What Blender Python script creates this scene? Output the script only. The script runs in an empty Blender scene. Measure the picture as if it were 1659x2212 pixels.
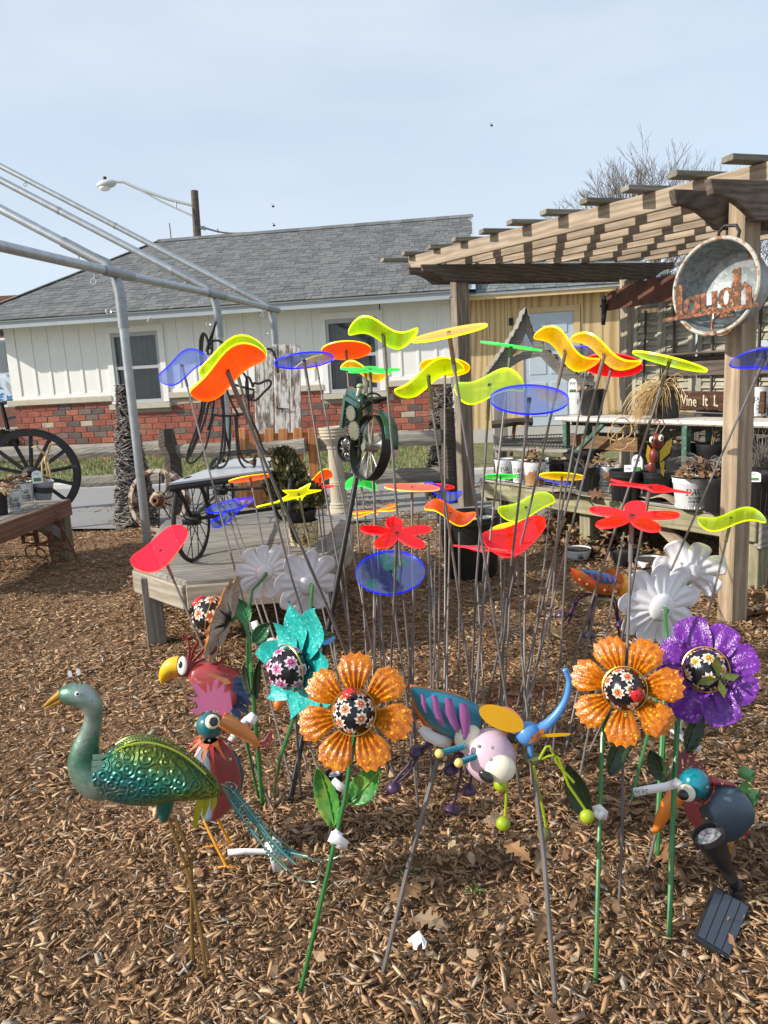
import bpy, math, random
import numpy as np
from mathutils import Vector as V, Matrix as MX
random.seed(7); rng = np.random.default_rng(7)
S = bpy.context.scene; COL = S.collection
PI = math.pi; rad = math.radians

# ------------------------------------------------------------------ camera
IW, IH, FPX, CAMZ = 1659.0, 2212.0, 1600.0, 1.2
_d = V((470.0, 8884.0, FPX)).normalized()          # world "down" in camera axes (x right, y down, z forward)
_f = V((0, 0, 1)); _Y = (_f - _f.dot(_d) * _d).normalized(); _Z = -_d; _X = _Y.cross(_Z)
RC = MX((_X, _Y, _Z))                               # camera -> world
CP = V((0, 0, CAMZ))
cam_d = bpy.data.cameras.new('camera'); cam = bpy.data.objects.new('camera', cam_d); COL.objects.link(cam)
cam_d.sensor_fit = 'VERTICAL'; cam_d.sensor_height = 36.0; cam_d.lens = FPX / IH * 36.0
cam_d.clip_start = 0.05; cam_d.clip_end = 600
_r = RC @ V((1, 0, 0)); _u = RC @ V((0, -1, 0)); _b = RC @ V((0, 0, -1))
cam.matrix_world = MX(((_r.x, _u.x, _b.x, 0), (_r.y, _u.y, _b.y, 0), (_r.z, _u.z, _b.z, CAMZ), (0, 0, 0, 1)))
S.camera = cam

# ------------------------------------------------------------------ sky, sun, exposure
SUN_L = V((1.68, 0.45, -1.0)).normalized()          # direction the light travels
sun_el = math.asin(-SUN_L.z); sun_az = math.atan2(-SUN_L.x, -SUN_L.y)   # clockwise from +Y
wd = bpy.data.worlds.new('World'); S.world = wd; wd.use_nodes = True
nt = wd.node_tree; nt.nodes.clear()
sky = nt.nodes.new('ShaderNodeTexSky'); sky.sky_type = 'NISHITA'; sky.sun_disc = False
sky.sun_elevation = sun_el; sky.sun_rotation = sun_az
sky.air_density = 1.0; sky.dust_density = 1.2; sky.ozone_density = 2.0
tc = nt.nodes.new('ShaderNodeTexCoord'); mp = nt.nodes.new('ShaderNodeMapping'); mp.inputs['Scale'].default_value = (1.2, 1.2, 4.5)
nz = nt.nodes.new('ShaderNodeTexNoise'); nz.inputs['Scale'].default_value = 1.6; nz.inputs['Detail'].default_value = 5; nz.inputs['Roughness'].default_value = 0.55
mr = nt.nodes.new('ShaderNodeMapRange'); mr.inputs[1].default_value = 0.3; mr.inputs[2].default_value = 0.75
mr.inputs[3].default_value = 0.62; mr.inputs[4].default_value = 0.9
mixs = nt.nodes.new('ShaderNodeMix'); mixs.data_type = 'RGBA'; mixs.inputs[7].default_value = (4.2, 4.7, 5.3, 1)
bg = nt.nodes.new('ShaderNodeBackground'); bg.inputs[1].default_value = 0.118
wo = nt.nodes.new('ShaderNodeOutputWorld')
L = nt.links.new
L(tc.outputs['Generated'], mp.inputs[0]); L(mp.outputs[0], nz.inputs[0]); L(nz.outputs[0], mr.inputs[0]); L(mr.outputs[0], mixs.inputs[0])
L(sky.outputs[0], mixs.inputs[6]); L(mixs.outputs[2], bg.inputs[0]); L(bg.outputs[0], wo.inputs[0])
sd = bpy.data.lights.new('sun', 'SUN'); sd.energy = 3.8; sd.angle = rad(0.6); sd.color = (1.0, 0.93, 0.83)
sun = bpy.data.objects.new('sun', sd); COL.objects.link(sun); sun.location = (-20, -5, 15)
sun.rotation_euler = SUN_L.to_track_quat('-Z', 'Y').to_euler()
S.view_settings.view_transform = 'Standard'; S.view_settings.look = 'None'; S.view_settings.gamma = 1.0
S.view_settings.exposure = 0.66; S.view_settings.use_curve_mapping = False
S.cycles.use_denoising = True
S.cycles.max_bounces = 8; S.cycles.transparent_max_bounces = 32; S.cycles.sample_clamp_indirect = 6

# ------------------------------------------------------------------ photo pixel -> place
def ray(px, py): return RC @ V(((px - IW / 2) / FPX, (py - IH / 2) / FPX, 1.0))
def G(px, py, z=0.0):
    r = ray(px, py); return CP + r * ((z - CAMZ) / r.z)
def P(px, py, y):
    r = ray(px, py); return CP + r * (y / r.y)
def mpp(p):                                          # metres per photo pixel at a place
    return (RC.transposed() @ (V(p) - CP)).z / FPX
RT = RC @ V((1, 0, 0)); UP = RC @ V((0, -1, 0)); FW = RC @ V((0, 0, 1))

# ------------------------------------------------------------------ mesh helpers
class MB:
    def __init__(s): s.v = []; s.f = []; s.m = []
    def add(s, vs, fs, mi=0):
        o = len(s.v); s.v.extend(tuple(q) for q in vs); s.f.extend(tuple(i + o for i in q) for q in fs); s.m.extend([mi] * len(fs)); return s
    def box(s, c, d, m=None, mi=0):
        x, y, z = [q / 2 for q in d]; c = V(c)
        vs = [V(q) + c for q in ((-x, -y, -z), (x, -y, -z), (x, y, -z), (-x, y, -z), (-x, -y, z), (x, -y, z), (x, y, z), (-x, y, z))]
        if m is not None: vs = [m @ q for q in vs]
        return s.add(vs, [(0, 3, 2, 1), (4, 5, 6, 7), (0, 1, 5, 4), (1, 2, 6, 5), (2, 3, 7, 6), (3, 0, 4, 7)], mi)
    def tube(s, pts, r, n=8, closed=False, mi=0, flat=1.0):
        pts = [V(p) for p in pts]; k = len(pts)
        if not hasattr(r, '__len__'): r = [r] * k
        vs = []; nrm = None
        for i, p in enumerate(pts):
            if closed: t = pts[(i + 1) % k] - pts[i - 1]
            else: t = pts[min(i + 1, k - 1)] - pts[max(i - 1, 0)]
            t = t.normalized() if t.length > 1e-9 else V((0, 0, 1))
            if nrm is None:
                a = V((0, 0, 1)) if abs(t.z) < .9 else V((1, 0, 0)); nrm = (a - a.dot(t) * t).normalized()
            else:
                nrm = nrm - nrm.dot(t) * t
                nrm = nrm.normalized() if nrm.length > 1e-6 else t.orthogonal().normalized()
            b = t.cross(nrm)
            for j in range(n):
                an = 2 * PI * j / n; vs.append(p + (nrm * math.cos(an) + b * math.sin(an) * flat) * r[i])
        fs = []
        for i in range(k if closed else k - 1):
            for j in range(n):
                a, b2 = i * n + j, i * n + (j + 1) % n; c, d = ((i + 1) % k) * n + (j + 1) % n, ((i + 1) % k) * n + j
                fs.append((a, b2, c, d))
        if not closed: fs += [tuple(range(n - 1, -1, -1)), tuple(range((k - 1) * n, k * n))]
        return s.add(vs, fs, mi)
    def lathe(s, prof, n=16, m=None, mi=0, caps=False):
        vs = []; k = len(prof)
        for r, z in prof:
            for j in range(n):
                a = 2 * PI * j / n; q = V((r * math.cos(a), r * math.sin(a), z)); vs.append(m @ q if m is not None else q)
        fs = [(i * n + j, i * n + (j + 1) % n, (i + 1) * n + (j + 1) % n, (i + 1) * n + j) for i in range(k - 1) for j in range(n)]
        if caps: fs += [tuple(range(n - 1, -1, -1)), tuple(range((k - 1) * n, k * n))]
        return s.add(vs, fs, mi)
    def sphere(s, c, r, nu=16, nv=10, m=None, mi=0):
        if not hasattr(r, '__len__'): r = (r, r, r)
        vs = []; c = V(c)
        for i in range(nv + 1):
            ph = PI * i / nv
            for j in range(nu):
                a = 2 * PI * j / nu
                q = V((r[0] * math.sin(ph) * math.cos(a), r[1] * math.sin(ph) * math.sin(a), r[2] * math.cos(ph)))
                q = (m.to_3x3() @ q if m is not None else q) + c; vs.append(q)
        fs = [(i * nu + j, (i + 1) * nu + j, (i + 1) * nu + (j + 1) % nu, i * nu + (j + 1) % nu) for i in range(nv) for j in range(nu)]
        return s.add(vs, fs, mi)
    def grid(s, rows, mi=0, wrap=False):
        a = len(rows); b = len(rows[0]); vs = [q for r in rows for q in r]
        fs = [(i * b + j, i * b + (j + 1) % b, (i + 1) * b + (j + 1) % b, (i + 1) * b + j) for i in range(a - 1) for j in range(b if wrap else b - 1)]
        return s.add(vs, fs, mi)
    def prism(s, out, t, m=None, mi=0):
        n = len(out); vs = [V((x, y, -t / 2)) for x, y in out] + [V((x, y, t / 2)) for x, y in out]
        if m is not None: vs = [m @ q for q in vs]
        return s.add(vs, [tuple(range(n - 1, -1, -1)), tuple(range(n, 2 * n))] + [(i, (i + 1) % n, n + (i + 1) % n, n + i) for i in range(n)], mi)

WM = {}
def tagp(o, label=None, cat=None, group=None, kind=None):
    if label: o['label'] = label
    if cat: o['category'] = cat
    if group: o['group'] = group
    if kind: o['kind'] = kind
    return o
def attach(o, parent, wm):
    WM[o] = wm
    if parent is not None:
        o.parent = parent; o.matrix_basis = WM[parent].inverted() @ wm
    else: o.matrix_basis = wm
def thing(name, label, cat, loc=(0, 0, 0), group=None, mx=None):
    o = bpy.data.objects.new(name, None); COL.objects.link(o); o.empty_display_size = 0.05
    attach(o, None, mx if mx is not None else MX.Translation(V(loc))); return tagp(o, label, cat, group)
def build(mb, name, mat, parent=None, mx=None, smooth=False, angle=40, solid=0, bevel=0, sub=0, soff=0):
    """mb in local axes of mx (or in world axes when mx is None)"""
    if mx is None:
        mx = WM[parent] if parent is not None else MX.Identity(4)
        if parent is not None or True:
            inv = mx.inverted(); vs = [inv @ V(q) for q in mb.v]
    else: vs = mb.v
    me = bpy.data.meshes.new(name); me.from_pydata([tuple(q) for q in vs], [], mb.f); me.update()
    mats = mat if isinstance(mat, (list, tuple)) else [mat]
    for q in mats: me.materials.append(q)
    if len(mats) > 1: me.polygons.foreach_set('material_index', mb.m)
    if smooth:
        me.polygons.foreach_set('use_smooth', [True] * len(me.polygons))
        if angle: me.set_sharp_from_angle(angle=rad(angle))
    o = bpy.data.objects.new(name, me); COL.objects.link(o); attach(o, parent, mx)
    if sub:
        q = o.modifiers.new('s', 'SUBSURF'); q.levels = q.render_levels = sub
    if solid:
        q = o.modifiers.new('t', 'SOLIDIFY'); q.thickness = solid; q.offset = soff
    if bevel:
        q = o.modifiers.new('b', 'BEVEL'); q.width = bevel; q.segments = 1; q.limit_method = 'ANGLE'
    return o
def single(mb, name, mat, label, cat, group=None, loc=None, **k):
    o = build(mb, name, mat, None, MX.Translation(V(loc)) if loc is not None else None, **k); return tagp(o, label, cat, group)
def inst(src, name, parent, wm):
    o = src.copy(); o.name = name; COL.objects.link(o); o.parent = None; attach(o, parent, wm); return o
def copy_tree(o, wm=None, parent=None, **t):
    c = o.copy(); COL.objects.link(c)
    if parent is None:
        attach(c, None, wm if wm is not None else WM[o])
    else:
        c.parent = parent; c.matrix_basis = o.matrix_basis.copy(); WM[c] = WM[parent] @ c.matrix_basis
    tagp(c, **t)
    for ch in list(o.children):
        copy_tree(ch, None, c)
    return c
def axes(x, y, z, o):
    return MX(((x[0], y[0], z[0], o[0]), (x[1], y[1], z[1], o[1]), (x[2], y[2], z[2], o[2]), (0, 0, 0, 1)))
def along(p0, p1, up=(0, 0, 1)):                      # local X runs p0->p1, local Z near up, origin mid-way
    p0, p1 = V(p0), V(p1); x = (p1 - p0).normalized(); u = V(up); y = u.cross(x)
    if y.length < 1e-5: y = V((0, 1, 0)).cross(x)
    y.normalize(); z = x.cross(y); return axes(x, y, z, (p0 + p1) / 2), (p1 - p0).length
def facing(o, n, up=(0, 0, 1)):                        # local Z = n, local Y near up
    z = V(n).normalized(); u = V(up); x = u.cross(z)
    if x.length < 1e-5: x = V((1, 0, 0))
    x.normalize(); return axes(x, z.cross(x), z, o)
def board(name, p0, p1, w, t, mat, parent=None, up=(0, 0, 1), bevel=0.004):
    """w across (local Y), t along up (local Z)"""
    m, ln = along(p0, p1, up); return build(MB().box((0, 0, 0), (ln, w, t)), name, mat, parent, m, bevel=bevel)
def rotz(a): return MX.Rotation(a, 4, 'Z')
def T(*a): return MX.Translation(V(a))

# ------------------------------------------------------------------ materials
class N:
    def __init__(s, name):
        s.mat = bpy.data.materials.new(name); s.mat.use_nodes = True; s.t = s.mat.node_tree; s.t.nodes.clear()
        s.out = s.n('ShaderNodeOutputMaterial'); s.bsdf = None
    def n(s, ty, **k):
        q = s.t.nodes.new(ty)
        for a, b in k.items(): setattr(q, a, b)
        return q
    def l(s, a, b): s.t.links.new(a, b)
    def coord(s, scale=(1, 1, 1), kind='Object', rnd=True):
        c = s.n('ShaderNodeTexCoord'); m = s.n('ShaderNodeMapping'); m.inputs['Scale'].default_value = scale; s.l(c.outputs[kind], m.inputs[0])
        if rnd:
            oi = s.n('ShaderNodeObjectInfo'); mu = s.n('ShaderNodeMath', operation='MULTIPLY'); mu.inputs[1].default_value = 37.0
            s.l(oi.outputs['Random'], mu.inputs[0]); s.l(mu.outputs[0], m.inputs['Location'])
        return m.outputs[0]
    def noise(s, vec, scale, detail=4, rough=.6, dist=0):
        q = s.n('ShaderNodeTexNoise'); q.inputs['Scale'].default_value = scale; q.inputs['Detail'].default_value = detail
        q.inputs['Roughness'].default_value = rough; q.inputs['Distortion'].default_value = dist
        if vec is not None: s.l(vec, q.inputs['Vector'])
        return q.outputs[0]
    def ramp(s, fac, stops, interp='LINEAR'):
        q = s.n('ShaderNodeValToRGB'); q.color_ramp.interpolation = interp; e = q.color_ramp.elements
        while len(e) < len(stops): e.new(0.5)
        for el, (p, c) in zip(e, stops): el.position = p; el.color = (*c, 1) if len(c) == 3 else c
        s.l(fac, q.inputs[0]); return q.outputs[0]
    def mix(s, fac, a, b, bt='MIX'):
        q = s.n('ShaderNodeMix', data_type='RGBA', blend_type=bt)
        for i, x in ((0, fac), (6, a), (7, b)):
            if hasattr(x, 'is_output'): s.l(x, q.inputs[i])
            else: q.inputs[i].default_value = (*x, 1) if hasattr(x, '__len__') and len(x) == 3 else x
        return q.outputs[2]
    def math(s, op, a, b=None):
        q = s.n('ShaderNodeMath', operation=op)
        for i, x in ((0, a), (1, b)):
            if x is None: continue
            if hasattr(x, 'is_output'): s.l(x, q.inputs[i])
            else: q.inputs[i].default_value = x
        return q.outputs[0]
    def rnd(s):
        oi = s.n('ShaderNodeObjectInfo'); ge = s.n('ShaderNodeNewGeometry')
        a = s.math('ADD', oi.outputs['Random'], ge.outputs['Random Per Island']); return s.math('FRACT', a)
    def done(s, col, rough=.6, metal=0, bump=None, bstr=.3, bdist=.01, spec=.5, coat=0, trans=0):
        b = s.n('ShaderNodeBsdfPrincipled'); s.bsdf = b
        for k, x in (('Base Color', col), ('Roughness', rough), ('Metallic', metal), ('Specular IOR Level', spec), ('Coat Weight', coat)):
            if hasattr(x, 'is_output'): s.l(x, b.inputs[k])
            else: b.inputs[k].default_value = (*x, 1) if hasattr(x, '__len__') and len(x) == 3 else x
        if bump is not None:
            q = s.n('ShaderNodeBump'); q.inputs['Strength'].default_value = bstr; q.inputs['Distance'].default_value = bdist
            s.l(bump, q.inputs['Height']); s.l(q.outputs[0], b.inputs['Normal'])
        s.l(b.outputs[0], s.out.inputs[0]); return s.mat
def lighten(c, k): return tuple(min(1, q * k) for q in c)
def paint(name, c, rough=.45, var=.18, vs=14, bump=.15, bs=60, metal=0, coat=0, wear=None, wearamt=.5, spec=.5):
    """painted / plain surface with slight mottling; wear = colour of chips"""
    s = N(name); co = s.coord(); n1 = s.noise(co, vs, 5, .65)
    col = s.ramp(n1, [(.3, lighten(c, 1 - var)), (.72, lighten(c, 1 + var * .6))])
    if wear is not None:
        n2 = s.noise(co, vs * 1.7, 7, .7); k = s.ramp(n2, [(1 - wearamt - .04, (0, 0, 0)), (1 - wearamt + .02, (1, 1, 1))]); col = s.mix(k, col, wear)
    return s.done(col, rough, metal, s.noise(co, bs, 3), bump, .004, spec, coat)
def wood(name, dark, light, scale=1.0, rough=.8, bump=.5, stain=None):
    s = N(name); co = s.coord((1.2 * scale, 14 * scale, 14 * scale)); co2 = s.coord((.55 * scale, 5 * scale, 5 * scale))
    fine = s.noise(co, 5, 6, .7, .3); w = s.n('ShaderNodeTexWave'); w.wave_type = 'RINGS'; w.rings_direction = 'X'
    w.inputs['Scale'].default_value = 2.2; w.inputs['Distortion'].default_value = 8.5; w.inputs['Detail'].default_value = 3; w.inputs['Detail Scale'].default_value = 1.3
    s.l(co2, w.inputs[0]); f = s.mix(.30, fine, w.outputs[0])
    col = s.ramp(f, [(.2, dark), (.5, tuple((a + b) / 2 for a, b in zip(dark, light))), (.8, light)])
    big = s.noise(s.coord((1.5, 3, 3)), 2.5, 4, .6)
    col = s.mix(s.ramp(big, [(.35, (.0, .0, .0)), (.7, (.55, .55, .55))]), col, lighten(dark, .8), 'MIX')
    if stain is not None:
        n3 = s.noise(s.coord((2, 3, 3)), 3.0, 5, .7); col = s.mix(s.ramp(n3, [(.52, (0, 0, 0)), (.66, (1, 1, 1))]), col, stain)
    oi = s.n('ShaderNodeObjectInfo'); k = s.math('ADD', s.math('MULTIPLY', oi.outputs['Random'], .36), .8)
    hs = s.n('ShaderNodeHueSaturation'); s.l(col, hs.inputs['Color']); s.l(k, hs.inputs['Value'])
    return s.done(hs.outputs[0], rough, 0, fine, bump, .006, .2)
def palette(name, stops, rough=.85, nscale=20, amt=.35, bump=.4, bd=.004, spec=.3):
    """each island / object gets its own colour out of a palette, mottled"""
    s = N(name); r = s.rnd(); k = len(stops); col = s.ramp(r, [((i + .0) / k, c) for i, c in enumerate(stops)], 'CONSTANT')
    n = s.noise(s.coord(), nscale, 6, .7); g = s.ramp(n, [(.25, (1 - amt,) * 3), (.75, (1 + amt * .5,) * 3)])
    return s.done(s.mix(1.0, col, g, 'MULTIPLY'), rough, 0, n, bump, bd, spec)
def acrylic(name, col, tint, edge, clear=.55):
    s = N(name); tr = s.n('ShaderNodeBsdfTransparent'); tr.inputs[0].default_value = (*tint, 1)
    di = s.n('ShaderNodeBsdfDiffuse'); di.inputs[0].default_value = (*col, 1); tl = s.n('ShaderNodeBsdfTranslucent'); tl.inputs[0].default_value = (*col, 1)
    m1 = s.n('ShaderNodeMixShader'); m1.inputs[0].default_value = .55; s.l(di.outputs[0], m1.inputs[1]); s.l(tl.outputs[0], m1.inputs[2])
    m2 = s.n('ShaderNodeMixShader'); m2.inputs[0].default_value = 1 - clear; s.l(tr.outputs[0], m2.inputs[1]); s.l(m1.outputs[0], m2.inputs[2])
    gl = s.n('ShaderNodeBsdfGlossy'); gl.inputs['Roughness'].default_value = .06
    fr = s.n('ShaderNodeFresnel'); fr.inputs[0].default_value = 1.45; co = s.coord((1, 1, 1)); bp = s.n('ShaderNodeBump'); bp.inputs['Strength'].default_value = .12; bp.inputs['Distance'].default_value = .01
    s.l(s.noise(co, 14, 2), bp.inputs['Height']); s.l(bp.outputs[0], gl.inputs['Normal'])
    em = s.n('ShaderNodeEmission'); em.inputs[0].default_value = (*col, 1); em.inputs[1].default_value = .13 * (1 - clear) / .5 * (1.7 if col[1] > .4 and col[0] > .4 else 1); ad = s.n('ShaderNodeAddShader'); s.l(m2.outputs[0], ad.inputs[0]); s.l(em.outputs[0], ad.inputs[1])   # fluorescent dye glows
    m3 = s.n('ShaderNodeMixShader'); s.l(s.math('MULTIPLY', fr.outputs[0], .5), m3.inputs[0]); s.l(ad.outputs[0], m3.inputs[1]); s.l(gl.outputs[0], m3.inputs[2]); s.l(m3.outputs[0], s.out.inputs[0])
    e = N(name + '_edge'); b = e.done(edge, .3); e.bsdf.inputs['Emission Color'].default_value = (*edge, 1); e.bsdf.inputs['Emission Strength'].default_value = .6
    return [s.mat, b]
# ------------------------------------------------------------------ shared materials
m_wood = wood('weathered_wood', (.16, .125, .095), (.42, .36, .28))
m_woodg = wood('grey_weathered_wood', (.15, .14, .12), (.40, .37, .32), 1.2)
m_woodgreen = wood('mossy_wood', (.18, .165, .10), (.40, .36, .24), 1.0, stain=(.14, .16, .06))
m_dkwood = wood('dark_weathered_wood', (.045, .038, .032), (.17, .14, .115), 1.0)
m_pine = wood('pressure_treated_pine', (.22, .17, .12), (.46, .375, .28), .8)
m_mortar = paint('mortar', (.42, .38, .32), .9, .2, 30, .4, 90)
m_white = paint('white_paint', (.80, .79, .76), .5, .05, 6, .1, 40)
m_black = paint('black_plastic', (.018, .018, .02), .42, .3, 12, .1, 60)
m_steel = paint('dull_steel_rod', (.165, .148, .138), .55, .35, 9, .1, 90, .25, wear=(.17, .09, .05), wearamt=.36)
m_galv = paint('galvanised_pipe', (.42, .45, .47), .36, .18, 16, .08, 50, .75)
m_galvd = paint('galvanised_fitting', (.30, .32, .33), .42, .2, 20, .1, 60, .7)
m_iron = paint('black_iron', (.022, .021, .021), .5, .3, 16, .2, 70, .3)
m_rust = paint('rusty_iron', (.13, .055, .03), .8, .45, 18, .4, 70, .2, wear=(.24, .10, .045), wearamt=.45)
m_conc = paint('concrete', (.47, .45, .42), .9, .14, 5, .35, 60)
m_tag = paint('white_tag', (.82, .82, .84), .35, .03, 5, .02, 20)
m_leafdry = palette('dry_leaf', [(.20, .10, .045), (.30, .17, .08), (.38, .24, .13), (.16, .075, .04), (.27, .19, .12), (.42, .29, .17)], .75, 14, .3, .3)
m_soil = paint('potting_soil', (.055, .04, .03), .95, .5, 40, .8, 120)

# ------------------------------------------------------------------ ground, road, verge
s = N('mulch_bed'); co = s.coord((1, 1, 1), rnd=False); n1 = s.noise(co, 55, 8, .75); n2 = s.noise(co, 2.2, 4, .6); n3 = s.noise(co, 16, 6, .7, .8)
c = s.ramp(n1, [(.3, (.17, .10, .055)), (.5, (.32, .195, .105)), (.62, (.44, .285, .16)), (.75, (.54, .38, .23))])
c = s.mix(s.ramp(n3, [(.4, (0, 0, 0)), (.65, (.55, .55, .55))]), c, (.20, .118, .066))
c = s.mix(s.ramp(n2, [(.35, (0, 0, 0)), (.7, (.4, .4, .4))]), c, (.20, .12, .07))
m_mulch = s.done(c, .9, 0, s.math('ADD', n1, n3), 1.0, .03, .2)
m_far = paint('far_ground', (.30, .28, .24), .95, .2, .6, .2, 5)
rows = [[V((x, y, -.09)) for x in np.linspace(-260, 260, 14)] for y in np.linspace(-60, 460, 14)]
tagp(build(MB().grid([r[::-1] for r in rows]), 'ground', m_far), kind='structure')
def bed_z(x, y):
    return (.020 * math.sin(1.9 * x + .7) * math.sin(1.5 * y + .3) + .012 * math.sin(5.1 * x + 2 * y) + .010 * math.sin(7.3 * y - 3.1 * x)) * min(1, max(0, (8.4 - y) / 1.5))
xs = np.linspace(-6, 6, 150); ys = np.linspace(.3, 8.6, 110)
tagp(build(MB().grid([[V((x, y, bed_z(x, y) + (-.02 if y > 7.9 else 0))) for x in xs[::-1]] for y in ys]), 'mulch_ground', m_mulch, smooth=True, angle=0), kind='structure')
O_H = G(47, 1000); R_H = G(962, 963); _u1 = (R_H - O_H); _u1.z = 0; LH = _u1.length; _u1.normalize()
HM = axes(_u1, V((0, 0, 1)).cross(_u1), V((0, 0, 1)), O_H); HI = HM.inverted()
s = N('asphalt_path'); co = s.coord(rnd=False); n1 = s.noise(co, 220, 3, .7); n2 = s.noise(co, .9, 5, .65)
c = s.mix(s.ramp(n2, [(.3, (0, 0, 0)), (.7, (1, 1, 1))]), (.22, .218, .215), (.28, .277, .27)); c = s.mix(.35, c, s.ramp(n1, [(.35, (.14, .14, .14)), (.65, (.36, .36, .36))]))
m_road = s.done(c, .9, 0, n1, .3, .003, .2)
def strip(name, y0, y1, z, mat, x0=-14, x1=12, edge=0, nx=60):
    rows = []
    for k, yy in enumerate((y0, y1)):
        rows.append([HM @ V((x, yy + (edge * (math.sin(x * 1.7) + .6 * math.sin(x * 4.3 + 1)) if k == 0 else 0), z)) for x in np.linspace(x1, x0, nx)])
    return tagp(build(MB().grid(rows), name, mat), kind='structure')
strip('road', -6.75, -3.95, .012, m_road, edge=.05)
m_curb = paint('pale_concrete', (.55, .53, .50), .9, .1, 4, .3, 50)
mbk = MB(); mbk.box((-1, -3.85, .02), (26, .22, .09)); tagp(build(mbk, 'kerb', m_curb, None, HM), kind='structure')
m_lawn = paint('lawn_soil', (.13, .14, .05), .95, .35, 7, .6, 40, wear=(.28, .24, .12), wearamt=.42)
strip('lawn', -3.75, .25, .02, m_lawn)
m_grass = palette('grass_blades', [(.10, .17, .035), (.14, .20, .05), (.20, .22, .07), (.32, .28, .13), (.08, .14, .03), (.40, .34, .18)], .7, 3, .1, 0)
mb = MB()
for i in range(15000):
    x = random.uniform(-2.5, 8.3); y = random.uniform(-3.75, -.02); b = HM @ V((x, y, .02)); hgt = random.uniform(.03, .085)
    a = random.uniform(0, PI); w = V((math.cos(a), math.sin(a), 0)) * .006; tip = b + V((random.gauss(0, .025), random.gauss(0, .025), hgt))
    mb.add([b - w, b + w, tip], [(0, 1, 2)])
tagp(build(mb, 'grass', m_grass), kind='stuff')

# ------------------------------------------------------------------ white and brick house
def hp(px, py, off=0.0):                               # photo pixel on a plane parallel to the house front -> local x, z
    q = HI.to_3x3() @ ray(px, py); o = HI @ CP; t = (off - o.y) / q.y; r = o + q * t; return r.x, r.z
house = thing('house', 'white board and batten house with red brick base and grey shingle roof', 'house', mx=HM)
def hb(name, x0, x1, y0, y1, z0, z1, mat, parent=house, bevel=0.0):
    return build(MB().box((0, 0, 0), (x1 - x0, y1 - y0, z1 - z0)), name, mat, parent, HM @ T((x0 + x1) / 2, (y0 + y1) / 2, (z0 + z1) / 2), bevel=bevel)
WINS = [(2.05, 2.93), (5.95, 6.84)]
HL = 8.05
m_brick = palette('red_brick', [(.36, .10, .065), (.40, .13, .085), (.30, .085, .06), (.43, .15, .095), (.33, .115, .085), (.37, .11, .07), (.27, .09, .07), (.20, .145, .13), (.41, .16, .11), (.34, .10, .07), (.50, .40, .30), (.15, .11, .10), (.37, .13, .09), (.31, .10, .08)], .85, 11, .4, .6, .006)
core = hb('wall', 0.02, HL, .012, .14, -.15, .9, m_mortar)
for k, (a, b) in enumerate([(0.02, WINS[0][0] - .01), (WINS[0][1] + .01, WINS[1][0] - .01), (WINS[1][1] + .01, HL)]):
    build(MB().box((0, 0, 0), (b - a, .128, .15)), 'wall', m_mortar, house, HM @ T((a + b) / 2, .076, .975))
CH, BL = .105, .252
me_b = []
for k in range(4):                                     # four slightly irregular bricks share their meshes
    r = random.Random(k); q = MB().box((0, 0, 0), (BL - .016, .06, CH - .016)); q.v = [(x + r.uniform(-.004, .004), y + r.uniform(-.004, .003), z + r.uniform(-.004, .004)) for x, y, z in q.v]
    me_b.append(build(q, 'brick', m_brick, core, HM @ T(0, -50, 0), bevel=.005))
half = build(MB().box((0, 0, 0), (BL / 2 - .016, .06, CH - .016)), 'brick', m_brick, core, HM @ T(0, -50, 0), bevel=.005)
cells = []
for r in range(10):
    z = -.01 + CH * (r + .5); x = 0.0
    if r % 2: cells.append((BL / 4, z, True)); x = BL / 2
    while x + BL <= HL + .02: cells.append((x + BL / 2, z, False)); x += BL
cells = [c for c in cells if not (c[1] > .86 and any(a - .13 < c[0] < b + .13 for a, b in WINS))]
cells.sort(key=lambda c: -c[0] + (20 if 3.3 < c[0] < 4.6 and c[1] < .2 else 0)); rest = MB()
for i, (x, z, hf) in enumerate(cells):
    m = HM @ T(x + random.uniform(-.003, .003), .022 + random.uniform(-.004, .004), z) @ MX.Rotation(random.uniform(-.012, .012), 4, 'Y')
    if i < 300: inst(half if hf else random.choice(me_b), 'brick', core, m)
    else:
        w = (BL / 2 if hf else BL) - .016; rest.box((0, 0, 0), (w, .06, CH - .016), m)
tagp(build(rest, 'bricks', m_brick, core), kind='stuff')
for o in me_b + [half]: bpy.data.objects.remove(o)
m_stone = paint('tan_stone', (.50, .45, .36), .8, .12, 9, .3, 60)
for a, b in [(-.09, WINS[0][0] - .09), (WINS[0][1] + .09, WINS[1][0] - .09), (WINS[1][1] + .09, HL + .02)]:
    hb('stone_band', a, b, -.06, .1, 1.052, 1.155, m_stone, bevel=.008)
# boards and battens
def clear(x0, x1):                                     # cut the board range at the window openings
    out = [(x0, x1)]
    for a, b in WINS:
        nx = []
        for p, q in out:
            if q <= a - .05 or p >= b + .05: nx.append((p, q))
            else:
                if p < a - .05: nx.append((p, a - .05))
                if q > b + .05: nx.append((b + .05, q))
        out = nx
    return out
x = .2; BS = .305
while x < HL - .05:
    for a, b in clear(x, min(x + BS, HL - .1)):
        if b - a > .02: hb('siding_board', a + .001, b - .001, .0, .03, 1.157, 2.47, m_white)
    if all(not (a - .13 < x < b + .13) for a, b in WINS) and x > .25: hb('batten', x - .022, x + .022, -.013, -.001, 1.225, 2.462, m_white, bevel=.003)
    x += BS
for a, b in WINS:
    hb('siding_board', a - .049, b + .049, .0, .03, 2.25, 2.47, m_white)
hb('corner_board', 0.01, .198, -.016, .03, 1.157, 2.47, m_white); hb('corner_board', HL - .1, HL + .03, -.016, .03, 1.157, 2.47, m_white, bevel=.003)
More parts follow.
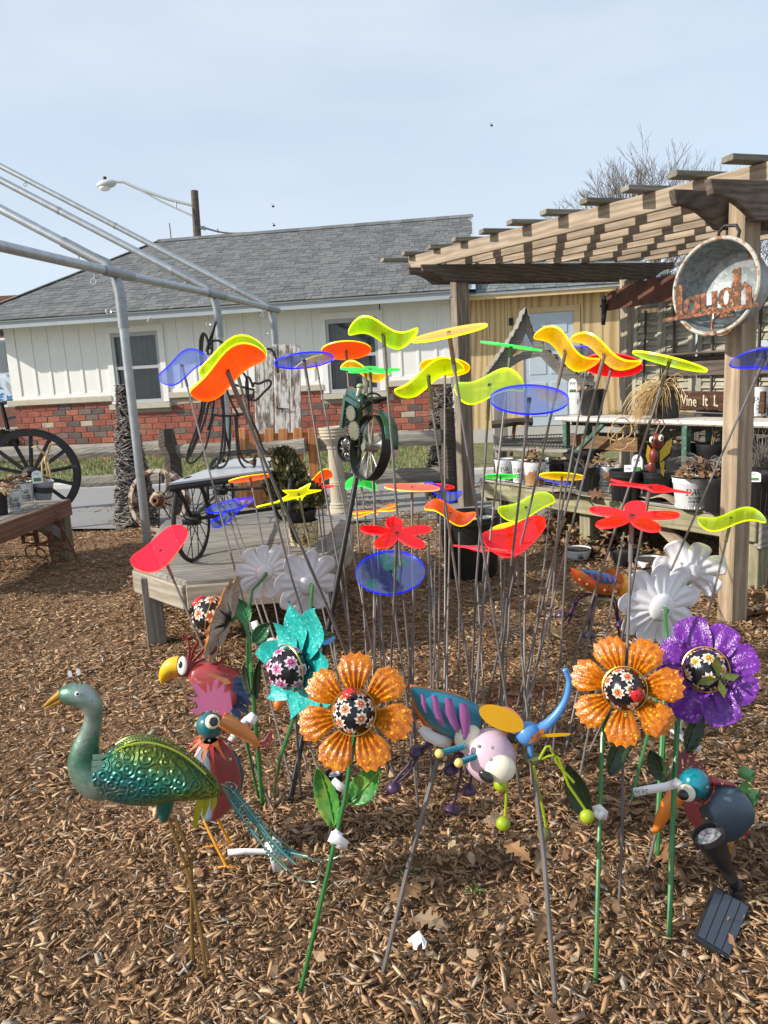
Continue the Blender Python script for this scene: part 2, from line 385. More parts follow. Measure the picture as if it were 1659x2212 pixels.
for a, b in [(.2, WINS[0][0] - .12), (WINS[0][1] + .12, WINS[1][0] - .12), (WINS[1][1] + .12, HL - .1)]: hb('base_board', a, b, -.016, -.0005, 1.158, 1.222, m_white)
m_glass = None
s = N('window_glass'); tr = s.n('ShaderNodeBsdfTransparent'); tr.inputs[0].default_value = (.8, .82, .84, 1); gl = s.n('ShaderNodeBsdfGlossy'); gl.inputs['Roughness'].default_value = .02
fr = s.n('ShaderNodeFresnel'); mx_ = s.n('ShaderNodeMixShader'); s.l(fr.outputs[0], mx_.inputs[0]); s.l(tr.outputs[0], mx_.inputs[1]); s.l(gl.outputs[0], mx_.inputs[2]); s.l(mx_.outputs[0], s.out.inputs[0]); m_glass = s.mat
m_curt = paint('grey_curtain', (.36, .36, .35), .9, .2, 4, .1, 40); m_sash = paint('grey_aluminium', (.42, .43, .44), .5, .08, 6, .05, 40)
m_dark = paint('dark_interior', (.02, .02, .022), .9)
for a, b in WINS:
    win = hb('window', a - .1, a - .002, -.045, .02, 1.0, 2.24, m_white)           # left casing carries the rest of the window
    for q in ((b + .002, b + .1, -.045, .02, 1.0, 2.24), (a - .1, b + .1, -.046, .02, 2.242, 2.35)): hb('casing', *q, m_white, win)
    for q in ((a, a + .05, -.03, .05, .99, 2.24), (b - .05, b, -.03, .05, .99, 2.24), (a + .05, b - .05, -.03, .05, 2.17, 2.24), (a + .05, b - .05, -.03, .05, .99, 1.06), (a + .05, b - .05, -.02, .05, 1.60, 1.655)): hb('sash', *q, m_sash, win)
    hb('pane', a + .05, b - .05, .018, .024, 1.655, 2.17, m_glass, win); hb('pane', a + .05, b - .05, .03, .036, 1.06, 1.60, m_glass, win)
    mb = MB(); mb.grid([[V((x, .16 + .018 * math.sin(x * 62), z)) for x in np.linspace(a - .1, b + .1, 90)] for z in (2.4, .9)]); build(mb, 'curtain', m_curt, win, HM)
    hb('sill', a - .14, b + .13, -.1, .06, .895, .985, m_stone, win, .006)
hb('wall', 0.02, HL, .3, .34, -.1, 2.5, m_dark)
# eaves, roof
m_fascia = paint('blue_grey_fascia', (.36, .40, .43), .5, .1, 4, .1, 40); m_drip = paint('drip_edge', (.66, .66, .64), .4, .06, 5)
EX0, EX1, EY, EZ, RX0, RX1, RY, RZ = -.6, 8.40, -.5, 2.5, 1.74, 8.5, 3.2, 4.36
hb('soffit', EX0, EX1, EY, .04, 2.472, 2.484, m_white); hb('fascia', EX0 - .02, EX1, EY - .02, EY, 2.40, 2.505, m_fascia); hb('drip_edge', EX0 - .03, EX1, EY - .045, EY - .0, 2.507, 2.535, m_drip)
hb('fascia', EX0 - .02, EX0, EY + .001, 7, 2.40, 2.505, m_fascia)
m_roofb = paint('roof_felt', (.09, .095, .10), .9)
hz = .035
A_, B_, C_, D_ = V((EX0 - .05, EY - .06, EZ + .03)), V((EX1, EY - .06, EZ + .03)), V((RX1, RY, RZ)), V((RX0, RY, RZ))
Eb, Fb = V((EX0 - .05, 2 * RY - EY, EZ)), V((EX1, 2 * RY - EY, EZ))
mb = MB().add([A_, B_, C_, D_, Eb, Fb], [(0, 1, 2, 3), (4, 0, 3), (5, 4, 3, 2), (1, 5, 2)])
roof = build(mb, 'roof', m_roofb, house, HM)
m_sh = palette('grey_shingle', [(.15, .155, .155), (.175, .18, .18), (.13, .135, .135), (.16, .168, .17), (.185, .188, .185), (.14, .143, .146), (.168, .175, .178), (.122, .127, .13)], .9, 90, .35, .6, .003, .2)
m_shg = palette('green_grey_shingle', [(.16, .19, .19), (.20, .23, .225), (.13, .16, .165), (.18, .21, .21), (.23, .25, .24)], .9, 90, .35, .6, .003, .2)
def shingles(parent, base, A, B, C, D, mat, rows, tw, limit, mxf, inv=False):
    """lay staggered tabs on the plane A,B (eave) .. D,C (ridge); local coordinates of mxf"""
    up = ((D + C) / 2 - (A + B) / 2); un = (B - A).normalized(); nn = un.cross(up).normalized(); up_d = (up - up.dot(un) * un).normalized(); H = (D - A).dot(up_d); e = H / rows
    protos = []
    for k in range(4):
        w = tw * (.62, .85, 1.1, 1.35)[k]; q = MB().box((0, 0, 0), (w - .006, e * 1.12, .009)); protos.append((w, build(q, 'shingle', mat, parent, mxf @ T(0, -50, 0))))
    lay = []
    for r in range(rows):
        t = (r + .5) / rows; l = A + (D - A) * t; g = B + (C - B) * t; x0, x1 = l.dot(un), g.dot(un); x = x0 - random.uniform(0, tw)
        while x < x1:
            w, pr = random.choice(protos); c0 = max(x, x0); c1 = min(x + w, x1)
            if c1 - c0 > .06: lay.append((l + un * ((c0 + c1) / 2 - x0) + nn * (.012 + random.uniform(0, .006)), c0 <= x and c1 >= x + w, pr, c1 - c0, r))
            x += w
    bas = MX(((un.x, up_d.x, nn.x), (un.y, up_d.y, nn.y), (un.z, up_d.z, nn.z))).to_4x4() @ MX.Rotation(-.035, 4, 'X')
    cw = mxf.inverted() @ CP
    lay.sort(key=lambda q: (q[0] - cw).length); mb = MB(); k = 0
    for p, full, pr, w, r in lay:
        m = T(*p) @ bas
        if full and k < limit: inst(pr, 'shingle', parent, mxf @ m); k += 1
        else: mb.box((0, 0, 0), (w - .006, e * 1.12, .009), m)
    tagp(build(mb, 'shingles', mat, parent, mxf), kind='stuff')
    for w, q in protos: bpy.data.objects.remove(q)
shingles(roof, None, A_, B_, C_, D_, m_sh, 31, .165, 300, HM)
mb = MB()
for i in range(28):
    x = RX0 + (RX1 - RX0) * (i + .5) / 28; q = T(x, RY - .06, RZ + .005) @ MX.Rotation(.46, 4, 'X'); mb.box((0, 0, 0), (.25, .2, .012), q)
    q = T(x, RY + .09, RZ - .02) @ MX.Rotation(-.46, 4, 'X'); mb.box((0, 0, 0), (.25, .2, .012), q)
for i in range(18):
    t = (i + .5) / 18; p = A_.lerp(D_, t); mb.box((0, 0, 0), (.3, .22, .014), T(*(p + V((0, 0, .02)))) @ rotz(math.atan2(D_.y - A_.y, D_.x - A_.x)) @ MX.Rotation(-.38, 4, 'Y'))
build(mb, 'ridge_cap', m_sh, house, HM)
mb = MB(); 
mb.add([V((EX1 + .0, EY, 2.44)), V((EX1 + .0, RY, RZ - .1)), V((EX1 + .0, RY, RZ + .02)), V((EX1 + .0, EY, 2.53)), V((RX1 + .02, EY, 2.44)), V((RX1 + .02, RY, RZ - .14)), V((RX1 + .02, RY, RZ + .03)), V((RX1 + .02, EY, 2.53))], [(0, 1, 2, 3), (7, 6, 5, 4), (0, 4, 5, 1), (2, 6, 7, 3)])
build(mb, 'rake_board', m_fascia, house, HM)
hb('wall', HL + .031, HL + .06, .0, 6, 0, 2.47, m_white)
build(MB().add([(HL + .05, .04, 2.4), (HL + .05, RY * 2, 2.4), (HL + .05, RY, RZ - .1)], [(0, 1, 2)]), 'gable_wall', m_white, house, HM)
mb = MB(); mb.tube([(3.05, EY - .03, 2.42), (3.0, EY - .05, 2.36), (3.05, EY - .08, 2.34)], .008, 5); mb.tube([(3.0, EY - .05, 2.36), (3.12, EY - .09, 2.38)], .008, 5); build(mb, 'hook', m_galvd, house, HM)

# ------------------------------------------------------------------ plywood addition
AY = .10
add = thing('shed', 'unpainted plywood lean-to with pale blue door and green-grey shingle roof', 'shed', mx=HM @ T(HL, AY, 0))
ply = N('plywood'); co = ply.coord((3.2, 3.2, .42)); w = ply.n('ShaderNodeTexWave'); w.wave_type = 'BANDS'; w.bands_direction = 'X'; w.inputs['Scale'].default_value = .9; w.inputs['Distortion'].default_value = 15; w.inputs['Detail'].default_value = 2; w.inputs['Detail Scale'].default_value = .6
ply.l(co, w.inputs[0]); nf = ply.noise(ply.coord((40, 40, 2)), 3, 5, .7)
cp = ply.ramp(w.outputs[0], [(.0, (.42, .27, .12)), (.35, (.60, .43, .22)), (1, (.68, .52, .30))]); cp = ply.mix(ply.ramp(nf, [(.3, (.0, .0, .0)), (.8, (.45, .45, .45))]), cp, (.46, .31, .15))
m_ply = ply.done(cp, .75, 0, nf, .2, .003, .25)
m_yel = paint('raw_pine_trim', (.62, .45, .24), .7, .12, 6, .2, 50)
dx0, _ = hp(1130, 760, AY); dx1, _ = hp(1238, 672, AY); fx0, _ = hp(1120, 760, AY); ax1 = hp(1500, 700, AY)[0] 
m_door = paint('pale_blue_steel_door', (.46, .53, .60), .4, .04, 4, .02, 30)
x = HL + .06
def hp2(name, x0, x1, y0, y1, z0, z1, mat, parent=add, bevel=0): return hb(name, x0, x1, AY + y0, AY + y1, z0, z1, mat, parent, bevel)
while x < ax1:
    b = min(x + .31, ax1)
    if b <= fx0 - .0 or x >= dx1 + .12: hp2('plywood_panel', x + .002, b - .003, -.012 + random.uniform(-.002, .002), .03, .26, 2.42, m_ply)
    elif x < fx0: hp2('plywood_panel', x + .002, fx0 - .002, -.012, .03, .26, 2.42, m_ply); hp2('plywood_panel', fx0, dx1 + .12, -.012, .03, 2.232, 2.42, m_ply)
    if x < dx1 + .12 < b: hp2('plywood_panel', dx1 + .122, b - .003, -.012, .03, .26, 2.42, m_ply)
    x += .31
hp2('wall', HL + .06, ax1, .06, .1, .0, 2.42, m_dark)
hp2('foundation', HL + .06, ax1 + .02, -.03, .1, -.1, .258, m_conc)
for q in ((fx0, dx0 - .0, .262, 2.14), (dx1 + .0, dx1 + .11, .262, 2.14)): hp2('door_frame', q[0], q[1], -.03, .02, q[2], q[3], m_yel)
hp2('door_frame', fx0, dx1 + .11, -.032, .02, 2.142, 2.23, m_yel)
door = hp2('door', dx0 + .003, dx1 - .003, -.01, .03, .27, 2.14, m_door)
dw = dx1 - dx0
for (zz0, zz1) in ((1.80, 2.03), (1.13, 1.70), (.43, 1.0)):
    for k in (0, 1):
        a = dx0 + dw * (.12 + .42 * k); b = a + dw * .34
        mb = MB().box(((a + b) / 2, AY - .014, (zz0 + zz1) / 2), (b - a, .012, zz1 - zz0)); build(mb, 'door_panel', m_door, door, HM, bevel=.0055)
for zz in (1.19, 1.03):
    mb = MB(); mb.lathe([(.0, -.07), (.03, -.066), (.036, -.045), (.03, -.03), (.014, -.02), (.014, 0)], 12, T(dx0 + .075, AY - .012, zz) @ MX.Rotation(-PI / 2, 4, 'X') @ MX.Scale(-1, 4)); build(mb, 'door_knob', m_iron, door, HM, smooth=True)
lx, lz = hp(1104, 695, AY); hp2('junction_box', lx - .035, lx + .035, -.03, -.012, lz - .06, lz + .06, m_iron)
aex1 = hp(1478, 610, AY - .4)[0]
hp2('fascia', HL + .1, aex1, -.32, -.3, 2.385, 2.455, m_yel); hp2('soffit', HL + .1, aex1, -.3, .02, 2.422, 2.435, m_yel); hp2('drip_edge', HL + .1, aex1 + .02, -.35, -.31, 2.458, 2.49, m_drip)
A2, B2, C2, D2 = V((HL + .09, AY - .36, 2.49)), V((aex1 + .05, AY - .36, 2.49)), V((aex1 - 1.2, AY + 2.8, 3.72)), V((HL + .1, AY + 2.8, 3.72))
mb = MB().add([A2, B2, C2, D2, V((aex1 + .05, AY + 6, 2.49))], [(0, 1, 2, 3), (1, 4, 2)])
roof2 = build(mb, 'roof', m_roofb, add, HM); shingles(roof2, None, A2, B2, C2, D2, m_shg, 22, .165, 150, HM)

# ------------------------------------------------------------------ things beyond the house
m_brickfar = paint('far_brown_brick', (.20, .085, .06), .9, .2, 3)
fb = thing('brick_building', 'distant brown brick building with white framed windows left of the house', 'building', P(-20, 850, 34))
mb = MB().box(P(-80, 770, 34.5) + V((0, 0, -1)), (7.2, .8, 7)); build(mb, 'wall', m_brickfar, fb)
p = P(15, 812, 34); mb = MB().box(P(13, 745, 34.0) + V((0, 0, 0)), (2.4, .12, .25)); build(mb, 'lintel', m_white, fb)
for px, py, wd_, hg in ((5, 770, .75, 1.6), (28, 765, .75, 1.2)):
    c0 = P(px, py, 33.95); f = build(MB().box(c0, (wd_, .1, hg)), 'window', m_white, fb); build(MB().box(c0 + V((0, -.06, 0)), (wd_ - .2, .03, hg - .2)), 'pane', m_glass, f); build(MB().box(c0 + V((0, -.03, 0)), (wd_ - .2, .03, hg - .2)), 'pane', m_dark, f)
m_ice = paint('ice_chest_white', (.62, .70, .76), .4, .05, 3)
m_blue = paint('blue_print', (.03, .22, .62), .5)
def textmesh(txt, size, mat, mxw, name='lettering', parent=None, depth=.001, offset=0, align='CENTER', sx=1.0, bend=None, space=1.0):
    cu = bpy.data.curves.new(name, 'FONT'); cu.body = txt; cu.size = size; cu.extrude = depth; cu.offset = offset; cu.align_x = align; cu.align_y = 'CENTER'; cu.space_character = space; cu.resolution_u = 2
    o = bpy.data.objects.new(name, cu); COL.objects.link(o); dg = bpy.context.evaluated_depsgraph_get(); me = bpy.data.meshes.new_from_object(o.evaluated_get(dg)); bpy.data.objects.remove(o); bpy.data.curves.remove(cu)
    for v in me.vertices:
        v.co.x *= sx
        if bend: a = v.co.x / bend; v.co = V(((bend + v.co.z) * math.sin(a), v.co.y, (bend + v.co.z) * math.cos(a) - bend))
    me.materials.clear(); me.materials.append(mat); o = bpy.data.objects.new(name, me); COL.objects.link(o); attach(o, parent, mxw); return o
ic = thing('ice_chest', 'white outdoor ice chest with blue ICE lettering in front of the brick building', 'ice chest', P(14, 855, 24))
c0 = P(8, 845, 24)
prof = [(-.35, -.5), (.72, -.5), (.72, -.05), (.42, .42), (-.35, .42)]
mb = MB().prism([(a, b) for a, b in prof], .9, axes((1, 0, 0), (0, 0, 1), (0, -1, 0), c0)); build(mb, 'cabinet', m_ice, ic)
build(MB().box(c0 + V((-.0, 0, .47)), (.7, .8, .1)), 'lid', m_ice, ic)
for k, ch in enumerate('ICE'): textmesh(ch, .34, m_blue, axes((1, 0, 0), (0, 0, 1), (0, -1, 0), c0 + V((.08, -.46, .26 - .27 * k))), 'letter', ic, .004, .008)
textmesh('ICE', .3, m_blue, axes((1, 0, 0), (0, 0, 1), (0, -1, 0), c0 + V((.5, -.461, -.26))), 'lettering', ic, .004, .008)
mb = MB().prism([(.34, .30), (.64, -.08), (.40, -.08), (.30, .20)], .01, axes((1, 0, 0), (0, 0, 1), (0, -1, 0), c0 + V((0, -.456, 0)))); build(mb, 'hatch', m_sash, ic)
rl = thing('railing', 'black iron pipe railing left of the house wall', 'railing', P(10, 930, 17))
mb = MB(); a, b = P(3, 872, 15.5), P(60, 858, 17); mb.tube([a, b], .04, 6); mb.tube([P(12, 906, 15.5), P(60, 894, 17)], .03, 6); build(mb, 'rail', m_iron, rl)
build(MB().tube([a, P(18, 930, 15.5)], .045, 6), 'post', m_iron, rl); build(MB().tube([P(-40, 882, 15), P(-30, 960, 15)], .045, 6), 'post', m_iron, rl)
m_hedge = palette('dark_hedge_leaves', [(.03, .035, .015), (.05, .05, .02), (.04, .03, .015), (.07, .055, .03)], .8, 5, .2, 0)
mb = MB(); r = random.Random(3)
for i in range(3500):
    c0 = HM @ V((r.uniform(-3.2, -.12), r.uniform(-.3, .8), r.uniform(0, .62))); d = V((r.gauss(0, 1), r.gauss(0, 1), r.gauss(0, 1))).normalized() * .05; e = d.orthogonal().normalized() * .025; mb.add([c0 - d, c0 + e, c0 + d, c0 - e], [(0, 1, 2, 3)])
hd = thing('hedge', 'low dark hedge beside the left corner of the brick wall', 'hedge', HM @ V((-1.6, .3, 0))); tagp(build(mb, 'foliage', m_hedge, hd), kind='stuff')
build(MB().box((-1.6, .3, .28), (2.9, .8, .5)), 'stems', m_hedge, hd, HM)

# utility pole and street lamp
LY = 26.0; up_ = thing('utility_pole', 'dark wooden utility pole behind the grey roof', 'utility pole', P(430, 560, LY) * 1.0)
t0, t1 = P(420, 412, LY), P(433, 620, LY); build(MB().tube([t0, t1], [.12, .15], 10), 'shaft', m_dkwood, up_)
mb = MB(); mb.tube([P(432, 492, LY), P(441, 492, LY), P(444, 496, LY)], .06, 6); build(mb, 'bracket', m_galvd, up_)
mb = MB(); q = [P(438 + 95 * t, 491 + 12 * t + 6 * math.sin(t * PI), LY) for t in np.linspace(0, 1, 8)]; mb.tube(q, .03, 5); mb.tube([P(470, 494, LY), P(471, 503, LY)], .02, 4); build(mb, 'cable', m_steel, up_)
mb = MB(); mb.tube([P(417, 450, LY - .12), P(419, 470, LY - .15), P(424, 490, LY - .12)], .012, 4); build(mb, 'cable', m_iron, up_)
sl = thing('street_lamp', 'pale cobra-head street lamp on a long braced arm fixed to the wooden pole', 'street lamp', P(418, 440, LY))
m_lamp = paint('lamp_grey', (.50, .52, .50), .5, .08, 5)
mb = MB(); mb.tube([P(418, 444, LY), P(366, 431, LY), P(300, 408, LY), P(268, 393, LY), P(250, 392, LY)], [.05] * 5, 6); mb.tube([P(419, 468, LY), P(345, 434, LY), P(300, 409, LY)], .035, 5); mb.tube([P(380, 434, LY), P(380, 448, LY)], .03, 5); build(mb, 'arm', m_lamp, sl, smooth=True)
hc = P(230, 398, LY); ax = (P(250, 392, LY) - P(212, 399, LY)).normalized()
mb = MB(); mb.sphere(hc, (.34, .2, .14), 14, 8, axes(ax, V((0, 1, 0)), ax.cross(V((0, 1, 0))), V((0, 0, 0)))); build(mb, 'lamp_head', m_lamp, sl, smooth=True)
mb = MB(); mb.sphere(P(226, 405, LY), (.2, .16, .12), 12, 6); build(mb, 'lens', m_white, sl, smooth=True)
mb = MB(); mb.tube([P(227, 391, LY), P(226, 382, LY)], .06, 8); build(mb, 'photocell', m_iron, sl)
single(MB().tube([P(366, 482, 24), P(370, 520, 24)], .018, 4), 'antenna', m_steel, 'thin pale antenna rod rising above the grey roof', 'antenna')
# ------------------------------------------------------------------ bare trees far behind
m_bark = paint('grey_bark', (.15, .125, .105), .9, .25, 5)
def bare_tree(px, ybase, Y, h, spread, seed, label, lv=6):
    r = random.Random(seed); b = P(px, ybase, Y); b.z = 0; t = thing('bare_tree', label, 'tree', b, 'bare winter trees'); tr = MB(); br = MB()
    def grow(p, d, ln, rd, k):
        q = p; pts = [p]
        for i in range(3):
            d = (d + V((r.gauss(0, .09), r.gauss(0, .09), r.gauss(.03, .05)))).normalized(); q = q + d * ln / 3; pts.append(q)
        (tr if k == 0 else br).tube(pts, [rd, rd * .88, rd * .76, rd * .62], 6 if k < 2 else 3)
        if k >= lv: return
        if k > 2: rd = max(rd, .007)
        nb = 4 if k == 0 else 3
        for i in range(nb):
            ax = V((r.gauss(0, 1), r.gauss(0, 1), r.gauss(.15, .45))).normalized(); dd = (d + ax * spread * (1 if i else .45)).normalized(); grow(pts[-1] if i < 2 else pts[2], dd, ln * r.uniform(.62, .85), max(rd * .60, .008), k + 1)
    grow(b, V((0, 0, 1)), h * .36, h * .022, 0); build(tr, 'trunk', m_bark, t); tagp(build(br, 'crown', m_bark, t), kind='stuff')
bare_tree(1352, 800, 34, 8.5, .66, 5, 'bare many-branched tree rising over the pergola slats', 7)
bare_tree(1690, 760, 30, 6.4, .75, 12, 'bare tree with dark twigs beyond the right hand post and tub', 6)
bare_tree(1500, 700, 40, 6.8, .75, 21, 'small bare tree glimpsed between the beam and the tub', 5)

# ------------------------------------------------------------------ galvanised pipe frame
fr_ = thing('pipe_frame', 'galvanised carport frame of round pipes and elbows at left', 'metal frame', (-1.9, 5.8, 0))
PO = [V((-1.9, 5.8, 2.1)), V((-1.51, 7.42, 2.1)), V((-1.2, 9.1, 2.1))]
rdir = V((-.978, .2, .57)); ry = (PO[0] - PO[2]).normalized()
for k, p in enumerate(PO):
    q0 = V((p.x, p.y, -.1)); build(MB().tube([q0, p + V((0, 0, -.38))], .034, 14), 'post', m_galv, fr_, smooth=True)
    e = [p + V((0, 0, -.42)), p + V((0, 0, -.16)), p + V((-.02, 0, -.05)), p + rdir * .08 + V((0, 0, .01)), p + rdir * .2, p + rdir * .42]
    build(MB().tube(e, .040, 14), 'elbow', m_galvd, fr_, smooth=True)
    build(MB().tube([p + rdir * .4, p + rdir * 4.5], .034, 14), 'rafter', m_galv, fr_, smooth=True)
    if k: build(MB().tube([p + rdir * (1.55 if k == 1 else 1.9), p + rdir * (1.57 if k == 1 else 1.92)], .0365, 14), 'coupling', m_galvd, fr_, smooth=True)
for a, b in ((PO[0] + ry * 4.2, PO[0] + ry * .16), (PO[0] - ry * .16, PO[1] + ry * .14), (PO[1] - ry * .14, PO[2] + ry * .12)): build(MB().tube([a + V((0, 0, -.02)), b + V((0, 0, -.02))], .034, 14), 'rail', m_galv, fr_, smooth=True)
for p in PO: build(MB().tube([p + ry * .2 + V((0, 0, -.02)), p - ry * .2 + V((0, 0, -.02))], .040, 14), 'sleeve', m_galvd, fr_, smooth=True)
m_zinc = paint('bright_zinc', (.62, .62, .62), .25, .1, 10, .05, 40, .9)
def eyebolt(p, d):
    p = V(p); d = V(d).normalized(); mb = MB(); mb.tube([p, p + d * .045], .006, 6); c0 = p + d * .066; u = d; w = d.cross(FW).normalized() if abs(d.dot(FW)) < .9 else d.orthogonal().normalized()
    mb.tube([c0 + u * (.02 * math.cos(a)) + w * (.02 * math.sin(a)) for a in np.linspace(0, 2 * PI, 14, endpoint=False)], .0055, 6, closed=True); build(mb, 'eye_bolt', m_zinc, fr_, smooth=True)
for p in PO: eyebolt(p + ry * .3 + V((0, 0, -.05)), (-.3, 0, -1)); eyebolt(p + V((-.03, 0, -.30)), (-1, -.2, .1)); eyebolt(p + rdir * .3 + V((0, 0, -.03)), (-.2, 0, -1))
eyebolt(G(0, 0, 0) * 0 + (PO[2] + rdir * 3.05), (-.1, 0, -1))

# ------------------------------------------------------------------ pergola
Fp, Np = V((.762, 6.71, 0)), V((1.573, 3.255, 0)); bD = V((.958, .287, 0)).normalized(); rD = V((Np - Fp)); rL = math.hypot(rD.x, rD.y)
ZF, ZN = 1.985, 1.752
pg = thing('pergola', 'weathered wooden pergola with scalloped beams, rafters and top slats', 'pergola', Fp)
def post(p, z1, s=.125, parent=pg, mat=None):
    y = V((-bD.y, bD.x, 0)); return build(MB().box((0, 0, 0), (s, s, z1 + .15)), 'post', mat or m_wood, parent, axes((0, 0, 1), bD, y, V((p.x, p.y, (z1 - .15) / 2))) @ MX.Identity(4) @ MX.Rotation(0, 4, 'X'), bevel=.006)
def post2(p, z1, s=.125, parent=pg, mat=None):        # local X vertical so that the grain runs up the post
    y = bD; z = V((0, 0, 1)).cross(bD); return build(MB().box((0, 0, 0), (z1 + .15, s, s)), 'post', mat or m_wood, parent, axes((0, 0, 1), y, z, V((p.x, p.y, (z1 - .15) / 2))), bevel=.006)
Frp = Fp + bD * 1.72; Nrp = Np + bD * 1.9
m_post = wood('pale_post_wood', (.22, .16, .105), (.50, .40, .28), .8); m_beam = wood('brown_beam_wood', (.075, .058, .046), (.22, .175, .14), 1.0)  # paler wood tone for the near post and one bench brace
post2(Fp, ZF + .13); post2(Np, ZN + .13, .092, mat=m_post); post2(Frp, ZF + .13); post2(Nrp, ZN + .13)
def beam(p, l0, l1, zb, h=.145, t=.036):
    L_ = l0 + l1; c = .20
    cur = [(-L_ / 2 + c * (1 - math.cos(a)) * .98, -h / 2 + (h * .62) * (1 - math.sin(a)) ** 1.0) for a in np.linspace(0, PI / 2, 7)]
    cur = [(-L_ / 2 + .015, h * .12)] + [(-L_ / 2 + .03 + c * t_, h * .12 - h * .62 * (t_ ** 1.9)) for t_ in np.linspace(.15, 1, 7)]
    out = [(-L_ / 2, h / 2)] + cur; rt = [(-x, y) for x, y in out][::-1]
    o0 = p + bD * (l1 - l0) / 2; m = axes(bD, V((0, 0, 1)), bD.cross(V((0, 0, 1))), V((o0.x, o0.y, zb + h / 2)))
    out2 = out + rt
    return build(MB().prism(out2[::-1], t, m), 'beam', m_beam, pg, m if False else None, bevel=.004)
rn = V((rD.x, rD.y, 0)).normalized()
def beam_pair(p, zb, l0, l1, l0b, h):
    for k, (s, l) in enumerate(((.083, l0), (-.083, l0b))):
        q = p + rn * s; mm = beam(q, l, l1, zb, h)
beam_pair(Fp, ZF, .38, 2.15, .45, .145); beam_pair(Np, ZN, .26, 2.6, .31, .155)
RD = V((.577, -.817, 0)); RS = V((.36, 6.86, 0)); m_slat = wood('grey_slat_wood', (.13, .12, .10), (.34, .31, .26), 1.0, stain=(.17, .17, .09))
for k in range(8):
    o = RS + bD * (.285 * k) + RD * (.06 * k); h = .118; a, b = V((o.x, o.y, 2.131 + h / 2)) - RD * .02, V((o.x, o.y, 2.131 + h / 2)) + RD * 4.3
    m, ln = along(a, b); out = [(-ln / 2 + .06, -h / 2), (ln / 2, -h / 2), (ln / 2, h / 2), (-ln / 2, h / 2), (-ln / 2, h * .1)]
    build(MB().prism(out, .038, MX.Rotation(PI / 2, 4, 'X')), 'rafter', m_pine, pg, m, bevel=.004)
for k in range(-1, 13):
    e0 = V((.30 + .182 * k, 6.80 - .284 * k, 2.268)); jx = random.uniform(-.02, .02); board('slat', e0 - bD * jx, e0 + bD * (2.75 + jx), .088, .034, m_slat, pg)
hk = MB().tube([Fp + V((-.075, -.09, 1.86)), Fp + V((-.10, -.11, 1.86)), Fp + V((-.10, -.11, 1.835))], .004, 5); build(hk, 'nail', m_iron, pg)

# ------------------------------------------------------------------ tub with letters on the near post
m_tub = N('galvanised_tub'); co = m_tub.coord(); n1 = m_tub.noise(co, 26, 6, .75); n2 = m_tub.noise(co, 6, 6, .7); vv = m_tub.n('ShaderNodeTexVoronoi'); vv.inputs['Scale'].default_value = 55; m_tub.l(co, vv.inputs['Vector'])
c = m_tub.ramp(vv.outputs['Color'], [(.2, (.22, .25, .26)), (.8, (.36, .39, .395))]); c = m_tub.mix(m_tub.ramp(n1, [(.5, (0, 0, 0)), (.7, (.5, .5, .5))]), c, (.14, .16, .165)); c = m_tub.mix(m_tub.ramp(n2, [(.62, (0, 0, 0)), (.68, (1, 1, 1))]), c, (.30, .13, .05))
m_tub = m_tub.done(c, .5, .6, n1, .4, .003)
m_rim = paint('chipped_enamel_rim', (.42, .41, .35), .5, .15, 14, .2, 60, wear=(.28, .11, .04), wearamt=.42)
n_t = V((-.845, -.53, .06)).normalized(); tc_ = V((Np.x, Np.y, 0)) + n_t * .215; cz = P(1562, 618, tc_.y).z
TM = facing(V((tc_.x + .012, tc_.y, cz)), n_t)         # origin at the mouth centre, local z out of the mouth
tub = thing('wash_tub', 'round galvanised wash tub hung on its side on the near pergola post', 'wash tub', mx=TM)
Rr, dp = .190, .14
mb = MB(); mb.lathe([(0, -dp), (.142, -dp), (.157, -dp + .01), (.183, -.012), (Rr, -.004), (Rr, .004), (.181, 0), (.153, -dp + .014), (.140, -dp + .006), (0, -dp + .006)], 48, TM); build(mb, 'bowl', m_tub, tub, smooth=True, angle=50)
mb = MB(); mb.tube([TM @ V((Rr * math.cos(a), Rr * math.sin(a), 0)) for a in np.linspace(0, 2 * PI, 48, endpoint=False)], .0085, 8, closed=True); build(mb, 'rim', m_rim, tub, smooth=True)
for an in (82,):
    mb = MB(); mb.tube([TM @ V((math.cos(rad(an + d)) * (Rr + e), math.sin(rad(an + d)) * (Rr + e), -.03)) for d, e in ((-14, -.01), (-12, .03), (-6, .05), (6, .05), (12, .03), (14, -.01))], .007, 8); build(mb, 'handle', m_iron if an < 90 else m_tub, tub, smooth=True)
m_copper = paint('rusty_copper', (.30, .11, .045), .55, .5, 30, .3, 60, .5, wear=(.075, .035, .02), wearamt=.52)
lau = thing('word_sign', 'rusty cut metal sign reading laugh resting across the tub mouth', 'sign', TM @ V((0, -.12, .02)))
def ribbon(pts, ws):                                   # flat calligraphic stroke with widths, as an outline
    Lf, Rt = [], []
    for i, p in enumerate(pts):
        a = V(pts[max(i - 1, 0)]); b = V(pts[min(i + 1, len(pts) - 1)]); d = (b - a).normalized(); n_ = V((-d.y, d.x)); p = V(p); Lf.append(p + n_ * ws[i] / 2); Rt.append(p - n_ * ws[i] / 2)
    return [tuple(q) for q in Lf + Rt[::-1]]
def arc(cx, cy, rx, ry, a0, a1, n=9): return [(cx + rx * math.cos(rad(a)), cy + ry * math.sin(rad(a))) for a in np.linspace(a0, a1, n)]
